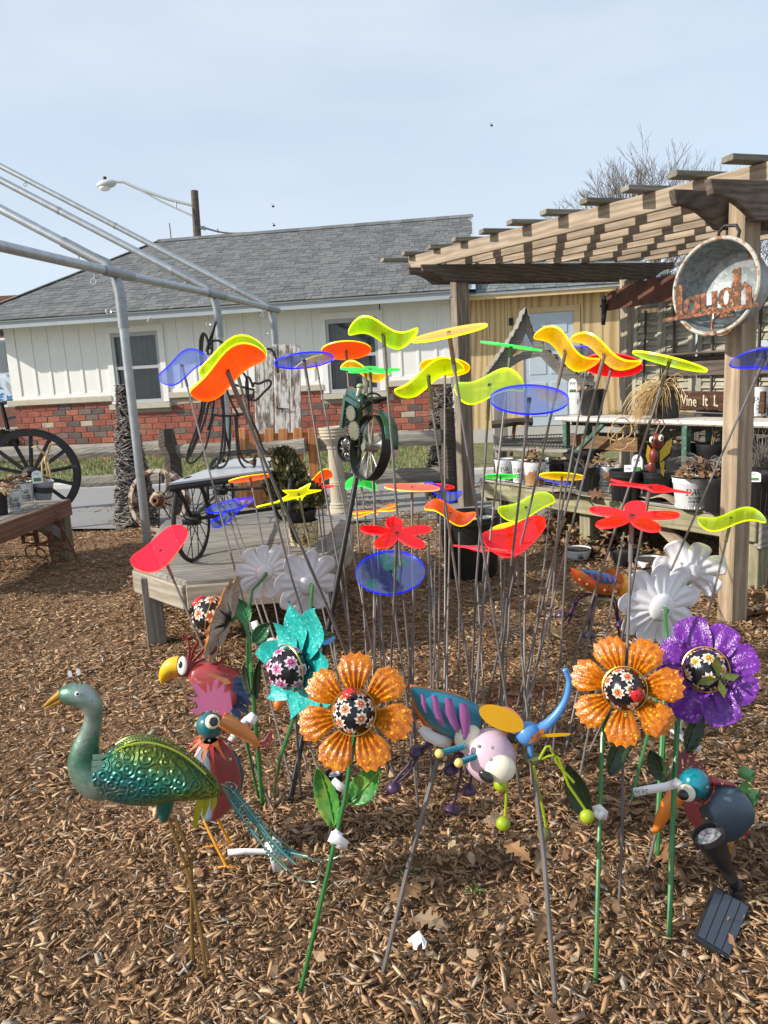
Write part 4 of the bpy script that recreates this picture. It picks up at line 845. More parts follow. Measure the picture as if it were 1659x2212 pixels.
def flatpoly(pts, y, th=.003): return MB().prism([(0, 0)], th) if False else MB().add([P(px, py, y - th) for px, py in pts] + [P(px, py, y) for px, py in pts], [tuple(range(len(pts)))[::-1], tuple(range(len(pts), 2 * len(pts)))] + [(i, (i + 1) % len(pts), len(pts) + (i + 1) % len(pts), len(pts) + i) for i in range(len(pts))])
for outl, inn in (([(1424, 1010), (1422, 975), (1440, 950), (1452, 944), (1455, 960), (1448, 985), (1436, 992), (1438, 1008)], [(1425, 1000), (1425, 974), (1441, 953), (1451, 950), (1451, 962), (1446, 980), (1436, 988)]), ([(1402, 1015), (1393, 985), (1398, 955), (1406, 965), (1412, 990)], [(1402, 1008), (1395, 985), (1399, 960), (1405, 968), (1409, 988)])):
    w = build(flatpoly(outl, by + .03), 'wing', m_blk, bf); build(flatpoly(inn, by + .022), 'wing_patch', m_yelo, w)
    mb = MB()
    for k in range(5): x, y = outl[3 + k % (len(outl) - 3)]; mb.sphere(P(x - 2 - k % 2, y + 5 + 4 * (k // 4), by + .024), (1.2 * sb_, .003, 1.2 * sb_), 6, 4)
    build(mb, 'spots', m_white, w)
build(flatpoly([(1425, 1000), (1436, 996), (1434, 1030), (1429, 1024)], by + .02), 'tail', m_yelo, bf)
mb = MB(); mb.tube([P(1426, 936, by), P(1437, 920, by), P(1431, 905, by), P(1424, 912, by)], .004, 5); mb.tube([P(1416, 936, by), P(1425, 915, by), P(1418, 903, by)], .004, 5); build(mb, 'antennae', m_twig, bf)

# peeling white plank on green trestles with pots
PZ = .80
pla, plb = G(1196, 901, PZ), G(1700, 914, PZ); pd = (plb - pla).normalized(); pn_ = V((-pd.y, pd.x, 0)); pn_ = pn_ if pn_.x > 0 else -pn_
m_peel = paint('peeling_white_paint', (.66, .62, .54), .7, .1, 9, .4, 50, 0, 0, wear=(.36, .06, .12), wearamt=.40); m_grn = paint('worn_green_paint', (.045, .11, .075), .6, .2, 10, .3, 50, 0, 0, wear=(.25, .33, .26), wearamt=.42)
bt_ = thing('plank_table', 'long plank with peeling white and red paint on green trestle legs', 'plank table', pla)
mb = MB(); mb.box((0, 0, 0), ((plb - pla).length, .36, .035)); mm, _ = along(pla + pn_ * .18 - V((0, 0, .018)), plb + pn_ * .18 - V((0, 0, .018))); build(mb, 'top', m_peel, bt_, mm, bevel=.012)
for t in (.10, 1.3):
    a = pla + pd * t; 
    for o in (.05, .31): q = a + pn_ * o; board('leg', V((q.x, q.y, -.03)), V((q.x, q.y, PZ - .037)), .05, .045, m_grn, bt_, up=pd)
board('brace', pla + pd * .10 + pn_ * .05 + V((0, 0, -.38)), pla + pd * .52 + pn_ * .05 + V((0, 0, -.05)), .03, .035, m_grn, bt_); board('brace', pla + pd * .14 + pn_ * .3 + V((0, 0, -.32)), pla + pd * 1.3 + pn_ * .3 + V((0, 0, -.06)), .03, .05, m_dkwood, bt_); board('rail', pla + pd * .05 + pn_ * .18 + V((0, 0, -.06)), pla + pd * 1.9 + pn_ * .18 + V((0, 0, -.06)), .05, .04, m_dkwood, bt_)
gpp = 'pots on the white plank'
u1 = pot(1250, 846, 894, 44, PZ, 'w', 'white printed pot at the left end of the peeling plank', group=gpp, logo_yaw=.35); u2 = pot(1278, 842, 897, 52, PZ, 'b', 'black ribbed pot on the left part of the peeling plank', group=gpp); u3 = pot(1437, 843, 903, 63, PZ, 'b', 'black pot with drooping dry straw on the peeling plank', group=gpp, ribs=False, taper=.86)
u4 = pot(1636, 835, 899, 46, PZ, 'w', 'white printed pot on the plank right of the near post', group=gpp, logo_yaw=.25)
planttag(P(1237, 838, u1[1].y - .03), .17, .075, 'tall white arched label with a pink flower picture in the left plank pot')
tuft(u2[1] + V((0, 0, u2[3] * .95)), .1, .09, 40, m_twig, 0, 'short dry stems in the black pot left on the plank', 14, .5); leafheap(u1[1] + V((.08, 0, u1[3] * .85)), .06, .16, 50, paint('dark_red_seedhead', (.10, .04, .035), .9, .4, 20), 'dark reddish dried flower head between the two left plank pots', 15, .022)
def straw():
    r = random.Random(21); mb = MB(); b = u3[1] + V((0, 0, u3[3])); R = u3[2]
    lf = -RT
    for i in range(230):
        a = r.uniform(0, 2 * PI); p = b + V((math.cos(a), math.sin(a), 0)) * R * r.uniform(0, .7); l = r.uniform(.18, .42)
        d = (V((0, 0, 1)) * r.uniform(.35, .85) + lf * r.uniform(-.1, 1.6) + FW * r.gauss(-.1, .45)).normalized(); pts = [p]
        for j in range(7): d = (d + V((0, 0, -.40)) + lf * r.gauss(.02, .08) + V((r.gauss(0, .06), r.gauss(0, .06), 0))).normalized(); p = p + d * l / 7; pts.append(p)
        mb.tube(pts, [.0035, .0033, .003, .0028, .0024, .002, .0014, .0008], 3)
    t = thing('dry_grass', 'clump of drooping straw coloured dry grass in a black pot', 'dry grass', b); tagp(build(mb, 'blades', m_straw, t), kind='stuff')
straw()
tuft(sp(.30, .78, .22), .25, .22, 60, m_straw, 0, 'loose straw hanging below the plank edge', 33, .9, .002)
mb = MB()
for c0, r0 in ((P(1330, 935, 4.9), .05), (P(1342, 925, 4.9), .07), (P(1352, 940, 4.9), .06), (P(1338, 952, 4.9), .06)): mb.tube([c0 + V((r0 * math.cos(a), .02 * math.sin(2 * a), r0 * math.sin(a))) for a in np.linspace(0, 2 * PI, 16, endpoint=False)], .004, 4, closed=True)
single(mb, 'twine_loops', m_straw, 'loops of straw coloured twine hanging under the plank', 'twine')

# pots, leaves under the bench
gu = 'pots lying under the bench'
pot(1248, 1183, 1206, 58, .0, 'w', 'shallow white printed pot half sunk in dead leaves under the bench', group=gu, logo_yaw=.2, ribs=False)
pot(1348, 1188, 1222, 60, 0, 'b', 'black pot with oak leaves in the shade under the bench', group=gu, ribs=False); pot(1405, 1205, 1235, 66, .0, 'w', 'shallow white tray pot under the bench left of the white flowers', group=gu, words=False, ribs=False); pot(1412, 1232, 1262, 56, 0, 'b', 'low black pot in front of the shallow white tray', group=gu, ribs=False)
for i, (px, py, R, h, n) in enumerate(((1235, 1165, .34, .22, 420), (1300, 1180, .30, .2, 300), (1180, 1150, .25, .1, 150), (1390, 1215, .3, .08, 160), (1480, 1260, .35, .12, 200), (1640, 1330, .22, .10, 90), (1100, 1120, .2, .08, 90))):
    leafheap(G(px, py), R, h, n, m_leafdry, ('tall heap of dead oak leaves under the left half of the bench', 'heap of dead leaves behind the black pot under the bench', 'scattered dead leaves under the left end of the bench', 'dead leaves between the low pots under the bench', 'dead leaves behind the white flowers under the bench', 'large crisp leaves at the foot of the near post', 'dead leaves beside the far post')[i], 40 + i, .038 if i != 5 else .06)
tuft(G(1150, 1130), .25, .18, 120, m_straw, 0, 'flattened straw under the left end of the bench', 61, .8)

# ------------------------------------------------------------------ corrugated arbour in front of the shed
AYv = 8.6; m_corr = wood('grey_corrugated_wood', (.20, .19, .165), (.46, .43, .37), 1); m_und = paint('dark_underside', (.05, .045, .04), .9)
ab = thing('garden_arbor', 'grey wooden garden arbour gable with flared corrugated roof before the blue door', 'arbour', P(1150, 830, AYv))
def strip_y(top, bot, y0, y1, mat, name):
    n = len(top); mb = MB(); vs = [P(*q, y0) for q in top] + [P(*q, y0) for q in bot]; dy = V((0, y1 - y0, 0)); vs2 = [q + dy for q in vs]
    fs = []
    for i in range(n - 1): fs += [(i, i + 1, n + i + 1, n + i), (2 * n + i + 1, 2 * n + i, 3 * n + i, 3 * n + i + 1), (i + 1, i, 2 * n + i, 2 * n + i + 1), (n + i, n + i + 1, 3 * n + i + 1, 3 * n + i)]
    fs += [(0, n, 3 * n, 2 * n), (2 * n - 1, n - 1, 3 * n - 1, 4 * n - 1)]
    return build(mb.add(vs + vs2, fs), name, mat, ab)
tl = [(1137, 668), (1122, 705), (1098, 745), (1070, 785), (1048, 815)]; bl_ = [(1137, 716), (1128, 738), (1104, 776), (1078, 812), (1062, 832)]
tr_ = [(1137, 668), (1152, 712), (1182, 756), (1220, 792), (1252, 812), (1284, 812)]; br_ = [(1137, 716), (1150, 742), (1178, 780), (1210, 812), (1244, 834), (1282, 832)]
strip_y(tl, bl_, AYv, AYv + .05, m_corr, 'bargeboard'); strip_y(tr_, br_, AYv - .003, AYv + .05, m_corr, 'bargeboard'); strip_y([(1098, 776), (1130, 760), (1165, 757), (1205, 766)], [(1092, 800), (1128, 778), (1165, 770), (1212, 778)], AYv + .01, AYv + .045, m_corr, 'tie_board')
for pth in (tl, tr_):
    pts = []
    for i in range(len(pth) - 1):
        for t in np.linspace(0, 1, 12, endpoint=False): pts.append((pth[i][0] * (1 - t) + pth[i + 1][0] * t, pth[i][1] * (1 - t) + pth[i + 1][1] * t))
    pts.append(pth[-1]); rowa, rowb = [], []
    for i, q in enumerate(pts): o = V((0, 0, .022 + .016 * math.sin(i * 1.25))); rowa.append(P(*q, AYv - .06) + o); rowb.append(P(*q, AYv - .06) + V((.05, .62, 0)) + o)
    build(MB().grid([rowa, rowb]), 'corrugated_roof', m_corr, ab, solid=.006)
for px, y in ((1072, AYv + .1), (1278, AYv + .1), (1085, AYv + .55)): a = P(px, 825, y); board('post', V((a.x, a.y, -.05)), V((a.x, a.y, a.z)), .1, .09, m_corr, ab, up=(1, 0, 0))
log = thing('driftwood_log', 'short dark log on a stake left of the shed door', 'log', P(1110, 915, 7.9)); build(MB().tube([P(1062, 917, 7.9), P(1090, 914, 7.88), P(1122, 910, 7.9), P(1150, 911, 7.9)], [.04, .045, .04, .045], 8), 'trunk', m_dkwood, log); build(MB().tube([P(1112, 912, 7.9), P(1104, 985, 7.9)], .02, 6), 'stake', m_rust, log)

# ------------------------------------------------------------------ grapevine cones
m_vine = palette('grape_vine', [(.20, .18, .165), (.27, .245, .23), (.13, .115, .105), (.32, .30, .285), (.17, .14, .12)], .85, 8, .3, .3)
m_vine2 = palette('brown_vine', [(.16, .125, .10), (.22, .18, .15), (.10, .08, .065), (.27, .23, .20)], .85, 8, .3, .3)
def cone(base, top, r0, r1, n, mat, label, seed):
    r = random.Random(seed); t = thing('vine_cone', label, 'vine cone', base, 'grapevine cone trees'); ax = (top - base); H = ax.length; ax.normalize(); x = ax.orthogonal().normalized(); y = ax.cross(x)
    build(MB().tube([base, top], [r0 * .88, r1 * .6], 14), 'core', m_dark, t); mb = MB()
    for i in range(n):
        h = r.random() ** 1.15; a0 = r.uniform(0, 2 * PI); sp_ = r.uniform(.5, 1.3) * r.choice((1, 1, 1, -1)); dz = r.gauss(0, .05); pts = []
        for j in range(6):
            tt = j / 5; hh = min(max(h + dz * tt, 0), 1); R = (r0 + (r1 - r0) * hh) * (1.0 + .05 * math.sin(j * 2 + i)) + (r.uniform(.0, .028) if j in (0, 5) else r.uniform(-.004, .012)); a = a0 + sp_ * tt
            pts.append(base + ax * H * hh + x * R * math.cos(a) + y * R * math.sin(a))
        w = r.uniform(.0035, .008); mb.tube(pts, [w * .6, w, w, w, w * .8, w * .4], 4)
    tagp(build(mb, 'vines', mat, t), kind='stuff')
cb_ = G(297, 1136); cone(cb_, P(265, 832, cb_.y + .02), .185, .045, 900, m_vine, 'tall grey grapevine cone leaning left of the pipe post', 1)
cb2 = G(962, 1082); cone(cb2, P(953, 838, cb2.y), .17, .085, 700, m_vine2, 'brown grapevine cone just left of the far pergola post', 2)

# ------------------------------------------------------------------ wheels
m_wheel = wood('dark_grey_wheel_wood', (.018, .018, .018), (.09, .09, .088), 1.5, .7)
def wheel(name, c, R, nrm_, up0, rimw, rimd, nsp, spr, hubr, hubl, mrim, msp, mhub, label, cat, squash=1, sq=False, felloe=None):
    m = facing(c, nrm_, up0); t = thing(name, label, cat, mx=m); n = 56
    mb = MB(); prof = [(R - rimw, -rimd / 2), (R, -rimd / 2), (R, rimd / 2), (R - rimw, rimd / 2), (R - rimw, -rimd / 2)]; mb.lathe(prof, n, m); build(mb, 'rim', mrim, t, smooth=True, angle=30)
    if felloe: mb = MB(); mb.lathe([(R + .001, -rimd / 2 - .002), (R + .012, -rimd / 2 - .002), (R + .012, rimd / 2 + .002), (R + .001, rimd / 2 + .002)], n, m); build(mb, 'tyre', felloe, t, smooth=True, angle=30)
    for k in range(nsp):
        a = 2 * PI * (k + .35) / nsp; e = V((math.cos(a), math.sin(a), 0)); p0, p1 = m @ (e * hubr * .7), m @ (e * (R - rimw * .6))
        if sq: board('spoke', p0, p1, spr * 2, spr * 1.6, msp, t, up=nrm_, bevel=spr * .3)
        else: build(MB().tube([p0, p1], spr, 6), 'spoke', msp, t, smooth=True)
    mb = MB(); mb.lathe([(0, -hubl / 2), (hubr * .6, -hubl / 2), (hubr * .7, -hubl * .3), (hubr, -hubl * .2), (hubr, hubl * .2), (hubr * .7, hubl * .3), (hubr * .62, hubl / 2), (hubr * .35, hubl / 2), (hubr * .3, hubl * .3), (0, hubl * .3)], 18, m); build(mb, 'hub', mhub, t, smooth=True); return t
m_whp = paint('worn_black_wheel', (.035, .035, .036), .7, .4, 10, .4, 60, 0, 0, wear=(.16, .155, .15), wearamt=.34); wc = P(68, 1026, 6.6); kk = mpp(wc); wheel('wagon_wheel', wc, 97 * kk, (.30, -.95, .05), (0, .1, 1), .055, .05, 14, .016, .075, .16, m_whp, m_wheel, m_whp, 'large dark wooden wagon wheel standing behind the left bench', 'wagon wheel', sq=True, felloe=m_iron)
m_rustw = paint('rust_and_cream_rim', (.52, .45, .35), .8, .3, 9, .4, 50, 0, 0, wear=(.11, .05, .03), wearamt=.5)
wc2 = P(344, 1081, 6.2); wheel('iron_wheel', wc2, 69 * mpp(wc2), (-.22, -.96, .12), (0, .1, 1), .034, .075, 10, .007, .055, .15, m_rustw, m_iron, m_rust, 'rusty cream painted iron wheel leaning on the grey vine cone', 'wheel')
mb = MB(); mb.sphere(wc2 + V((-.0, -.0, 0)), (.075, .045, .07), 9, 6); mb.v = [(x + random.uniform(-.014, .014), y, z + random.uniform(-.014, .014)) for x, y, z in mb.v]; single(mb, 'burlap_wrap', m_burlap, 'ragged pale wrapping around the hub of the rusty wheel', 'wrapping')
m_twine = paint('twine', (.50, .38, .20), .9, .2, 30)
mb = MB(); c0 = P(100, 985, 6.35)
for k, (dx, dz) in enumerate(((-.1, .08), (.10, .10), (-.05, -.20), (.03, -.22), (.0, -.16))): mb.tube([c0, c0 + V((dx * .6, -.03, dz * .5 + .05)), c0 + V((dx, -.02, dz)), c0 + V((dx * .6, 0, dz * 1.15))], [.012, .010, .008, .005], 5)
single(mb, 'twine_bow', m_twine, 'frayed tan twine bow tied on the wagon wheel', 'twine', smooth=True)

# ------------------------------------------------------------------ split rail fence
fn = thing('rail_fence', 'grey split rail fence between the mulch bed and the path', 'fence', G(385, 1118))
fpb = G(385, 1112); fy = fpb.y; fd = V((_u1.x, _u1.y, 0))
pt_ = P(360, 928, fy); pm = MB(); pm.tube([V((fpb.x, fy, -.05)), V((fpb.x - .01, fy, .2)), P(372, 985, fy), P(362, 960, fy), P(358, 926, fy)], [.085, .085, .082, .095, .07], 8); build(pm, 'post', m_dkwood, fn, bevel=0, smooth=True)
def rail(p0, p1, w): 
    k = 9; pts = [V(p0).lerp(V(p1), i / (k - 1)) + V((0, random.uniform(-.01, .01), random.uniform(-.008, .008))) for i in range(k)]; build(MB().tube(pts, [w * random.uniform(.88, 1.05) for _ in pts], 7, flat=.55), 'rail', m_woodg, fn, smooth=True, angle=25)
rail(P(-60, 985, fy + .5), P(352, 968, fy), .075); rail(P(366, 974, fy), P(660, 965, fy - .25), .075); rail(P(655, 960, fy - .1), P(975, 945, fy - .2), .075)
rail(P(170, 1042, fy + .35), P(352, 1034, fy + .02), .06); rail(P(366, 1044, fy), P(700, 1046, fy - .1), .06); rail(P(690, 1038, fy - .05), P(975, 1022, fy - .2), .075)
for px in (972,): a = P(px, 1080, fy - .2); build(MB().tube([V((a.x, a.y, -.05)), V((a.x, a.y, .9))], .07, 7), 'post', m_dkwood, fn)
a = P(-50, 1000, fy + .5); build(MB().tube([V((a.x, a.y, -.05)), V((a.x, a.y, .9))], .08, 7), 'post', m_dkwood, fn)

# ------------------------------------------------------------------ left bench with pots
m_redwood = wood('faded_redwood', (.13, .065, .045), (.27, .15, .10), 1)
LZ = .44; e1, e2 = G(148, 1078, LZ), G(-30, 1142, LZ); ld = (e2 - e1).normalized(); ln2 = V((-ld.y, ld.x, 0)); ln2 = ln2 if ln2.x < 0 else -ln2
lb = thing('display_bench', 'low redwood edged bench at the left edge with printed pots', 'bench', e1); e2 = e1 + ld * 1.25
board('edge_board', e1 - V((0, 0, .06)), e2 - V((0, 0, .06)), .035, .12, m_redwood, lb)
for k in range(7): o = ln2 * (.07 + .105 * k); board('plank', e1 + o - V((0, 0, .03)), e2 + o - V((0, 0, .03)), .095, .02, m_woodg, lb)
board('edge_board', e1 + ln2 * .02 + ld * .0 - V((0, 0, .062)), e1 + ln2 * .76 - V((0, 0, .062)), .035, .118, m_woodg, lb)
lp = G(136, 1208); board('leg', V((lp.x, lp.y, -.06)), V((lp.x, lp.y, LZ - .02)), .15, .10, m_woodgreen, lb, up=ld); lp2 = lp + ln2 * .62; board('leg', V((lp2.x, lp2.y, -.06)), V((lp2.x, lp2.y, LZ - .04)), .12, .09, m_woodgreen, lb, up=ld)
board('brace', V((lp.x, lp.y, .18)) + ld * .02, V((lp.x, lp.y, LZ - .06)) + ld * .34, .07, .085, m_woodg, lb)
gl_ = 'printed pots on the left bench'
l1 = pot(46, 1041, 1086, 60, LZ - .02, 'w', 'large white printed pot on the left bench below the wagon wheel hub', group=gl_, logo_yaw=.35); l2 = pot(31, 1058, 1104, 36, LZ - .02, 'w', 'smaller white printed pot standing in front on the left bench', group=gl_, logo_yaw=.2); l3 = pot(3, 1062, 1112, 34, LZ - .02, 'b', 'black pot cut by the left edge of the picture', group=gl_, ribs=False); l4 = pot(93, 1037, 1080, 42, LZ - .02, 'g', 'leaning grey pot with a dark label band on the left bench', group=gl_, tilt=.14, ribs=False)
b_, R_, h_ = l4[1], l4[2], l4[3]; m = WM[l4[0]]; mb = MB(); mb.lathe([(R_ * .885, h_ * .40), (R_ * .935, h_ * .72)], 28, m @ MX.Scale(1.004, 4)); build(mb, 'label_band', m_ink, l4[0], smooth=True)
leafheap(l1[1] + V((0, 0, l1[3] * .9)), .12, .10, 90, m_leafdry, 'dark dead leaves heaped in the large white left pot', 70, .025); tuft(l4[1] + V((.0, 0, l4[3] * .95)), .07, .1, 50, m_twig, 0, 'dry twigs in the leaning grey pot', 71, .7); tuft(l3[1] + V((0, 0, l3[3] * .9)), .08, .12, 50, m_straw, 0, 'reddish dry stems in the cut off black pot', 72, .4); leafheap(l3[1] + V((-.1, .15, l3[3] * .9)), .16, .12, 90, m_leafdry, 'dead leaves at the left edge behind the white pots', 73, .03)
planttag(P(80, 1030, l1[1].y - .05), .095, .072, 'white arched label standing in the large white left pot')
hs = thing('letter_sign', 'rusty openwork iron letters leaning under the left bench', 'sign', G(120, 1212)); hy = 5.2
hc0 = P(97, 1170, hy); hm = axes(V((.97, .05, -.22)).normalized(), V((-.24, 0, .97)).normalized(), V((.97, .05, -.22)).normalized().cross(V((-.24, 0, .97)).normalized()), hc0)
for ch, x, y, sz in (('H', -.10, .03, .17), ('D', -.0, .03, .17), ('U', .10, .03, .17), ('H', -.0, .19, .12), ('E', .03, -.11, .13)): textmesh(ch, sz, m_rust, hm @ T(x, y, 0), 'letter', hs, .006, .004)
mb = MB()
for cx, cy, r0 in ((-.10, -.12, .075), (.14, -.11, .07), (-.06, -.10, .035), (.14, .22, .05)): mb.tube([hm @ V((cx + r0 * math.cos(a), cy + r0 * math.sin(a), 0)) for a in np.linspace(.4, 6.0, 20)], .006, 6)
mb.tube([hm @ V((-.15, -.03, 0)), hm @ V((.16, -.03, 0))], .006, 6); mb.tube([hm @ V((-.12, -.195, 0)), hm @ V((.2, -.19, 0))], .006, 6); mb.tube([hm @ V((.16, .2, 0)), hm @ V((.20, -.2, 0))], .009, 6); build(mb, 'scrollwork', m_rust, hs, smooth=True)

# ------------------------------------------------------------------ octagonal platform, cart, planter
PLZ = .38
poly = [G(295, 1229, PLZ), G(402, 1262, PLZ), G(650, 1243, PLZ), G(748, 1172, PLZ), G(752, 1150, PLZ) + V((.0, .25, 0)), V((-.42, 4.62, PLZ)), V((-1.05, 5.0, PLZ)), V((-1.38, 4.6, PLZ))]
pf = thing('platform', 'low octagonal display platform of weathered planks on short legs', 'platform', sum(poly, V((0, 0, 0))) / 8)
def clip(poly, a, nrm_, d0, d1):                        # clip polygon to d0 <= (p-a).n <= d1
    for s_, d in ((1, d0), (-1, -d1)):
        out = []
        for i in range(len(poly)):
            p, q = poly[i], poly[(i + 1) % len(poly)]; fp, fq = s_ * (p - a).dot(nrm_) - d, s_ * (q - a).dot(nrm_) - d
            if fp >= 0: out.append(p)
            if (fp >= 0) != (fq >= 0): out.append(p.lerp(q, fp / (fp - fq)))
        poly = out
        if len(poly) < 3: return []
    return poly
pdir = (poly[2] - poly[1]).normalized(); pdir = V((.98, .2, 0)).normalized(); pnn = V((-pdir.y, pdir.x, 0))
for k in range(12):
    q = clip(poly, poly[1], pnn, -.05 + .185 * k + .003, -.05 + .185 * (k + 1) - .003)
    if len(q) > 2:
        c0 = sum(q, V((0, 0, 0))) / len(q); m = axes(pdir, pnn, V((0, 0, 1)), c0); mi = m.inverted(); o2 = [(mi @ p).xy for p in q]; build(MB().prism([(p.x, p.y) for p in o2], .028 + random.uniform(-.004, .004)), 'plank', m_woodg, pf, m, bevel=.004)
m_wpale = wood('pale_weathered_board', (.26, .22, .17), (.52, .46, .37), 1)
for i in range(8):
    a, b = poly[i], poly[(i + 1) % 8]; d = (b - a).normalized(); nO = V((d.y, -d.x, 0)); board('skirt_board', a + nO * .005 + V((0, 0, -.058)), b + nO * .005 + V((0, 0, -.058)), .035, .105, m_wpale, pf)
for px, py in ((342, 1405), (457, 1292), (662, 1330)): a = G(px, py); board('leg', V((a.x, a.y, -.08)), V((a.x, a.y, PLZ - .015)), .085, .085, m_woodg, pf, up=(1, .3, 0))
board('leg', V((-1.2, 4.7, -.08)), V((-1.2, 4.7, PLZ - .02)), .085, .085, m_woodg, pf, up=(1, 0, 0)); board('leg', V((-.5, 4.4, -.08)), V((-.5, 4.4, PLZ - .02)), .085, .085, m_woodg, pf, up=(1, 0, 0))
mb = MB(); a = G(545, 1262, PLZ - .04); mb.tube([a, a + V((.0, -.05, .0))], .008, 6); build(mb, 'bolt', m_zinc, pf)
CZ = .79
L_, Rr_, B_l = G(364, 1044, CZ), G(594, 1013, CZ), G(506, 991, CZ); B_r = G(584, 988, CZ)
m_slate = paint('slate_grey_top', (.50, .53, .55), .28, .12, 3, .08, 20)
ct = thing('cart_table', 'black metal cart table with grey top on four spoked wheels', 'cart table', sum((L_, Rr_, B_l, B_r), V((0, 0, 0))) / 4 - V((0, 0, CZ - PLZ)))
tm = axes((Rr_ - L_).normalized(), V((0, 0, 1)).cross((Rr_ - L_).normalized()), V((0, 0, 1)), V((0, 0, 0)))
q = [L_, Rr_, B_r, B_l]; mb = MB().add(q + [p - V((0, 0, .012)) for p in q], [(0, 1, 2, 3), (7, 6, 5, 4)] + [(i + 4, (i + 1) % 4 + 4, (i + 1) % 4, i) for i in range(4)]); build(mb, 'top', m_slate, ct)
for i in range(4): a, b = q[i], q[(i + 1) % 4]; mb = MB().tube([a - V((0, 0, .024)), b - V((0, 0, .024))], .015, 4); build(mb, 'edge', m_iron, ct)
def cwheel(c, R, nrm_):
    m = facing(c, nrm_, (0, 0, 1)); w = build(MB().tube([m @ V((R * math.cos(a), R * math.sin(a), 0)) for a in np.linspace(0, 2 * PI, 40, endpoint=False)], .011, 8, closed=True), 'wheel', m_iron, ct, smooth=True); mb = MB()
    for k in range(18): a = 2 * PI * k / 18; mb.tube([m @ V((.02 * math.cos(a + .9), .02 * math.sin(a + .9), .018 * (-1) ** k)), m @ V((R * math.cos(a), R * math.sin(a), 0))], .0026, 4)
    build(mb, 'spokes', m_iron, w); build(MB().lathe([(0, -.04), (.025, -.04), (.03, -.02), (.03, .02), (.025, .04), (0, .04)], 12, m), 'hub', m_iron, w, smooth=True)
wn = (B_l - L_).normalized(); wn = (Rr_ - L_).normalized()
wcs = []
for px, pb, y in ((423, 1208, 3.3), (482, 1128, 4.2), (655, 1172, 3.62), (615, 1120, 4.4)):
    g0 = G(px, pb, PLZ + .015); R = .195; c0 = g0 + V((0, 0, R)); cwheel(c0, R, (.985, -.17, .0)); wcs.append(c0)
for i, j in ((0, 2), (1, 3), (0, 1)): build(MB().tube([wcs[i], wcs[j]], .009, 6), 'axle', m_iron, ct)
for c0, t in zip(wcs, (L_, B_l, Rr_, B_r)): build(MB().tube([t.lerp((L_ + B_r) / 2, .06) - V((0, 0, .02)), t.lerp(c0, .5) + V((.02, 0, 0)), c0], .010, 6), 'leg', m_iron, ct)
# wire topiary frame on the cart
wf = thing('wire_trellis', 'black wire topiary frame of bent loops standing on the cart table', 'wire frame', (L_ + B_r) / 2)
def wires(lines, y0, r=.006):
    for ln_ in lines:
        pts = [P(a, b, y0 + (c if len(t_) > 2 else 0)) for t_ in ln_ for a, b, c in [(t_ + (0,))[:3]]]; k = len(pts); sm = []
        for i in range(k - 1):                          # smooth the traced bends
            p0, p1, p2, p3 = pts[max(i - 1, 0)], pts[i], pts[i + 1], pts[min(i + 2, k - 1)]
            for t in np.linspace(0, 1, 5, endpoint=False): sm.append(.5 * (2 * p1 + (p2 - p0) * t + (2 * p0 - 5 * p1 + 4 * p2 - p3) * t * t + (3 * p1 - p0 - 3 * p2 + p3) * t ** 3))
        sm.append(pts[-1]); build(MB().tube(sm, r, 6), 'wire', m_iron, wf, smooth=True)
def cx_(l, s=.3918, ox=550, oy=1250): return [((ox + a * s) / 1.8228, (oy + b * s) / 1.8228) + tuple(r_) for a, b, *r_ in l]
Wl = [[(770, 40), (720, 180), (670, 330, .08), (700, 290, .05), (760, 60, -.05)], [(640, 560), (610, 400), (608, 230), (635, 160), (670, 190), (700, 290), (740, 330)], [(640, 540), (625, 330), (640, 170)], [(690, 380), (680, 300), (720, 245), (790, 232), (850, 270)], [(715, 380), (730, 310), (725, 210)],
 [(640, 700), (620, 900), (560, 1140), (490, 1340), (475, 1430), (510, 1465), (570, 1430), (650, 1330), (690, 1200), (740, 1000), (770, 980)], [(670, 760), (640, 930), (570, 1200), (480, 1420)], [(830, 800), (790, 795), (730, 830), (690, 880), (660, 1010), (600, 1180), (500, 1400)], [(745, 700), (750, 800), (720, 1010), (680, 1130)],
 [(760, 980), (830, 990), (960, 985), (1100, 960)], [(860, 640), (880, 740), (920, 850), (980, 960), (990, 1000)], [(800, 700), (830, 880), (840, 990), (820, 1330), (780, 1490), (800, 1510), (860, 1480), (900, 1350), (910, 990)], [(825, 690), (850, 1000), (850, 1340), (780, 1480, .1), (710, 1520)], [(960, 990), (980, 1320), (1010, 1450), (1080, 1525), (1150, 1500), (1165, 1420)],
 [(975, 1000), (1000, 1330), (1060, 1440), (1130, 1450), (1170, 1380)], [(1035, 550), (1080, 640), (1095, 900), (1110, 990), (1190, 1170), (1240, 1320), (1310, 1380)], [(880, 650), (1000, 690), (1155, 730)], [(1150, 740), (1130, 800), (1100, 830), (1075, 760), (1070, 660), (1080, 600), (1110, 620), (1140, 700), (1150, 660), (1200, 665), (1270, 635), (1315, 640), (1310, 690), (1250, 750), (1170, 830), (1110, 825)],
 [(810, 1370), (900, 1380), (1060, 1365), (1200, 1340)], [(800, 1365, .2), (990, 1345, .2), (1230, 1330, .2)], [(840, 1000), (860, 1150), (900, 1320)], [(1280, 315), (1330, 330), (1370, 420), (1390, 560)]]
wires([cx_(l) for l in Wl], 3.75)
single(MB().tube([P(542, 998, 3.72), P(548, 1002, 3.7)], [.012, .010], 6), 'rust_clip', m_rust, 'small rusty clip lying on the grey cart top', 'clip')
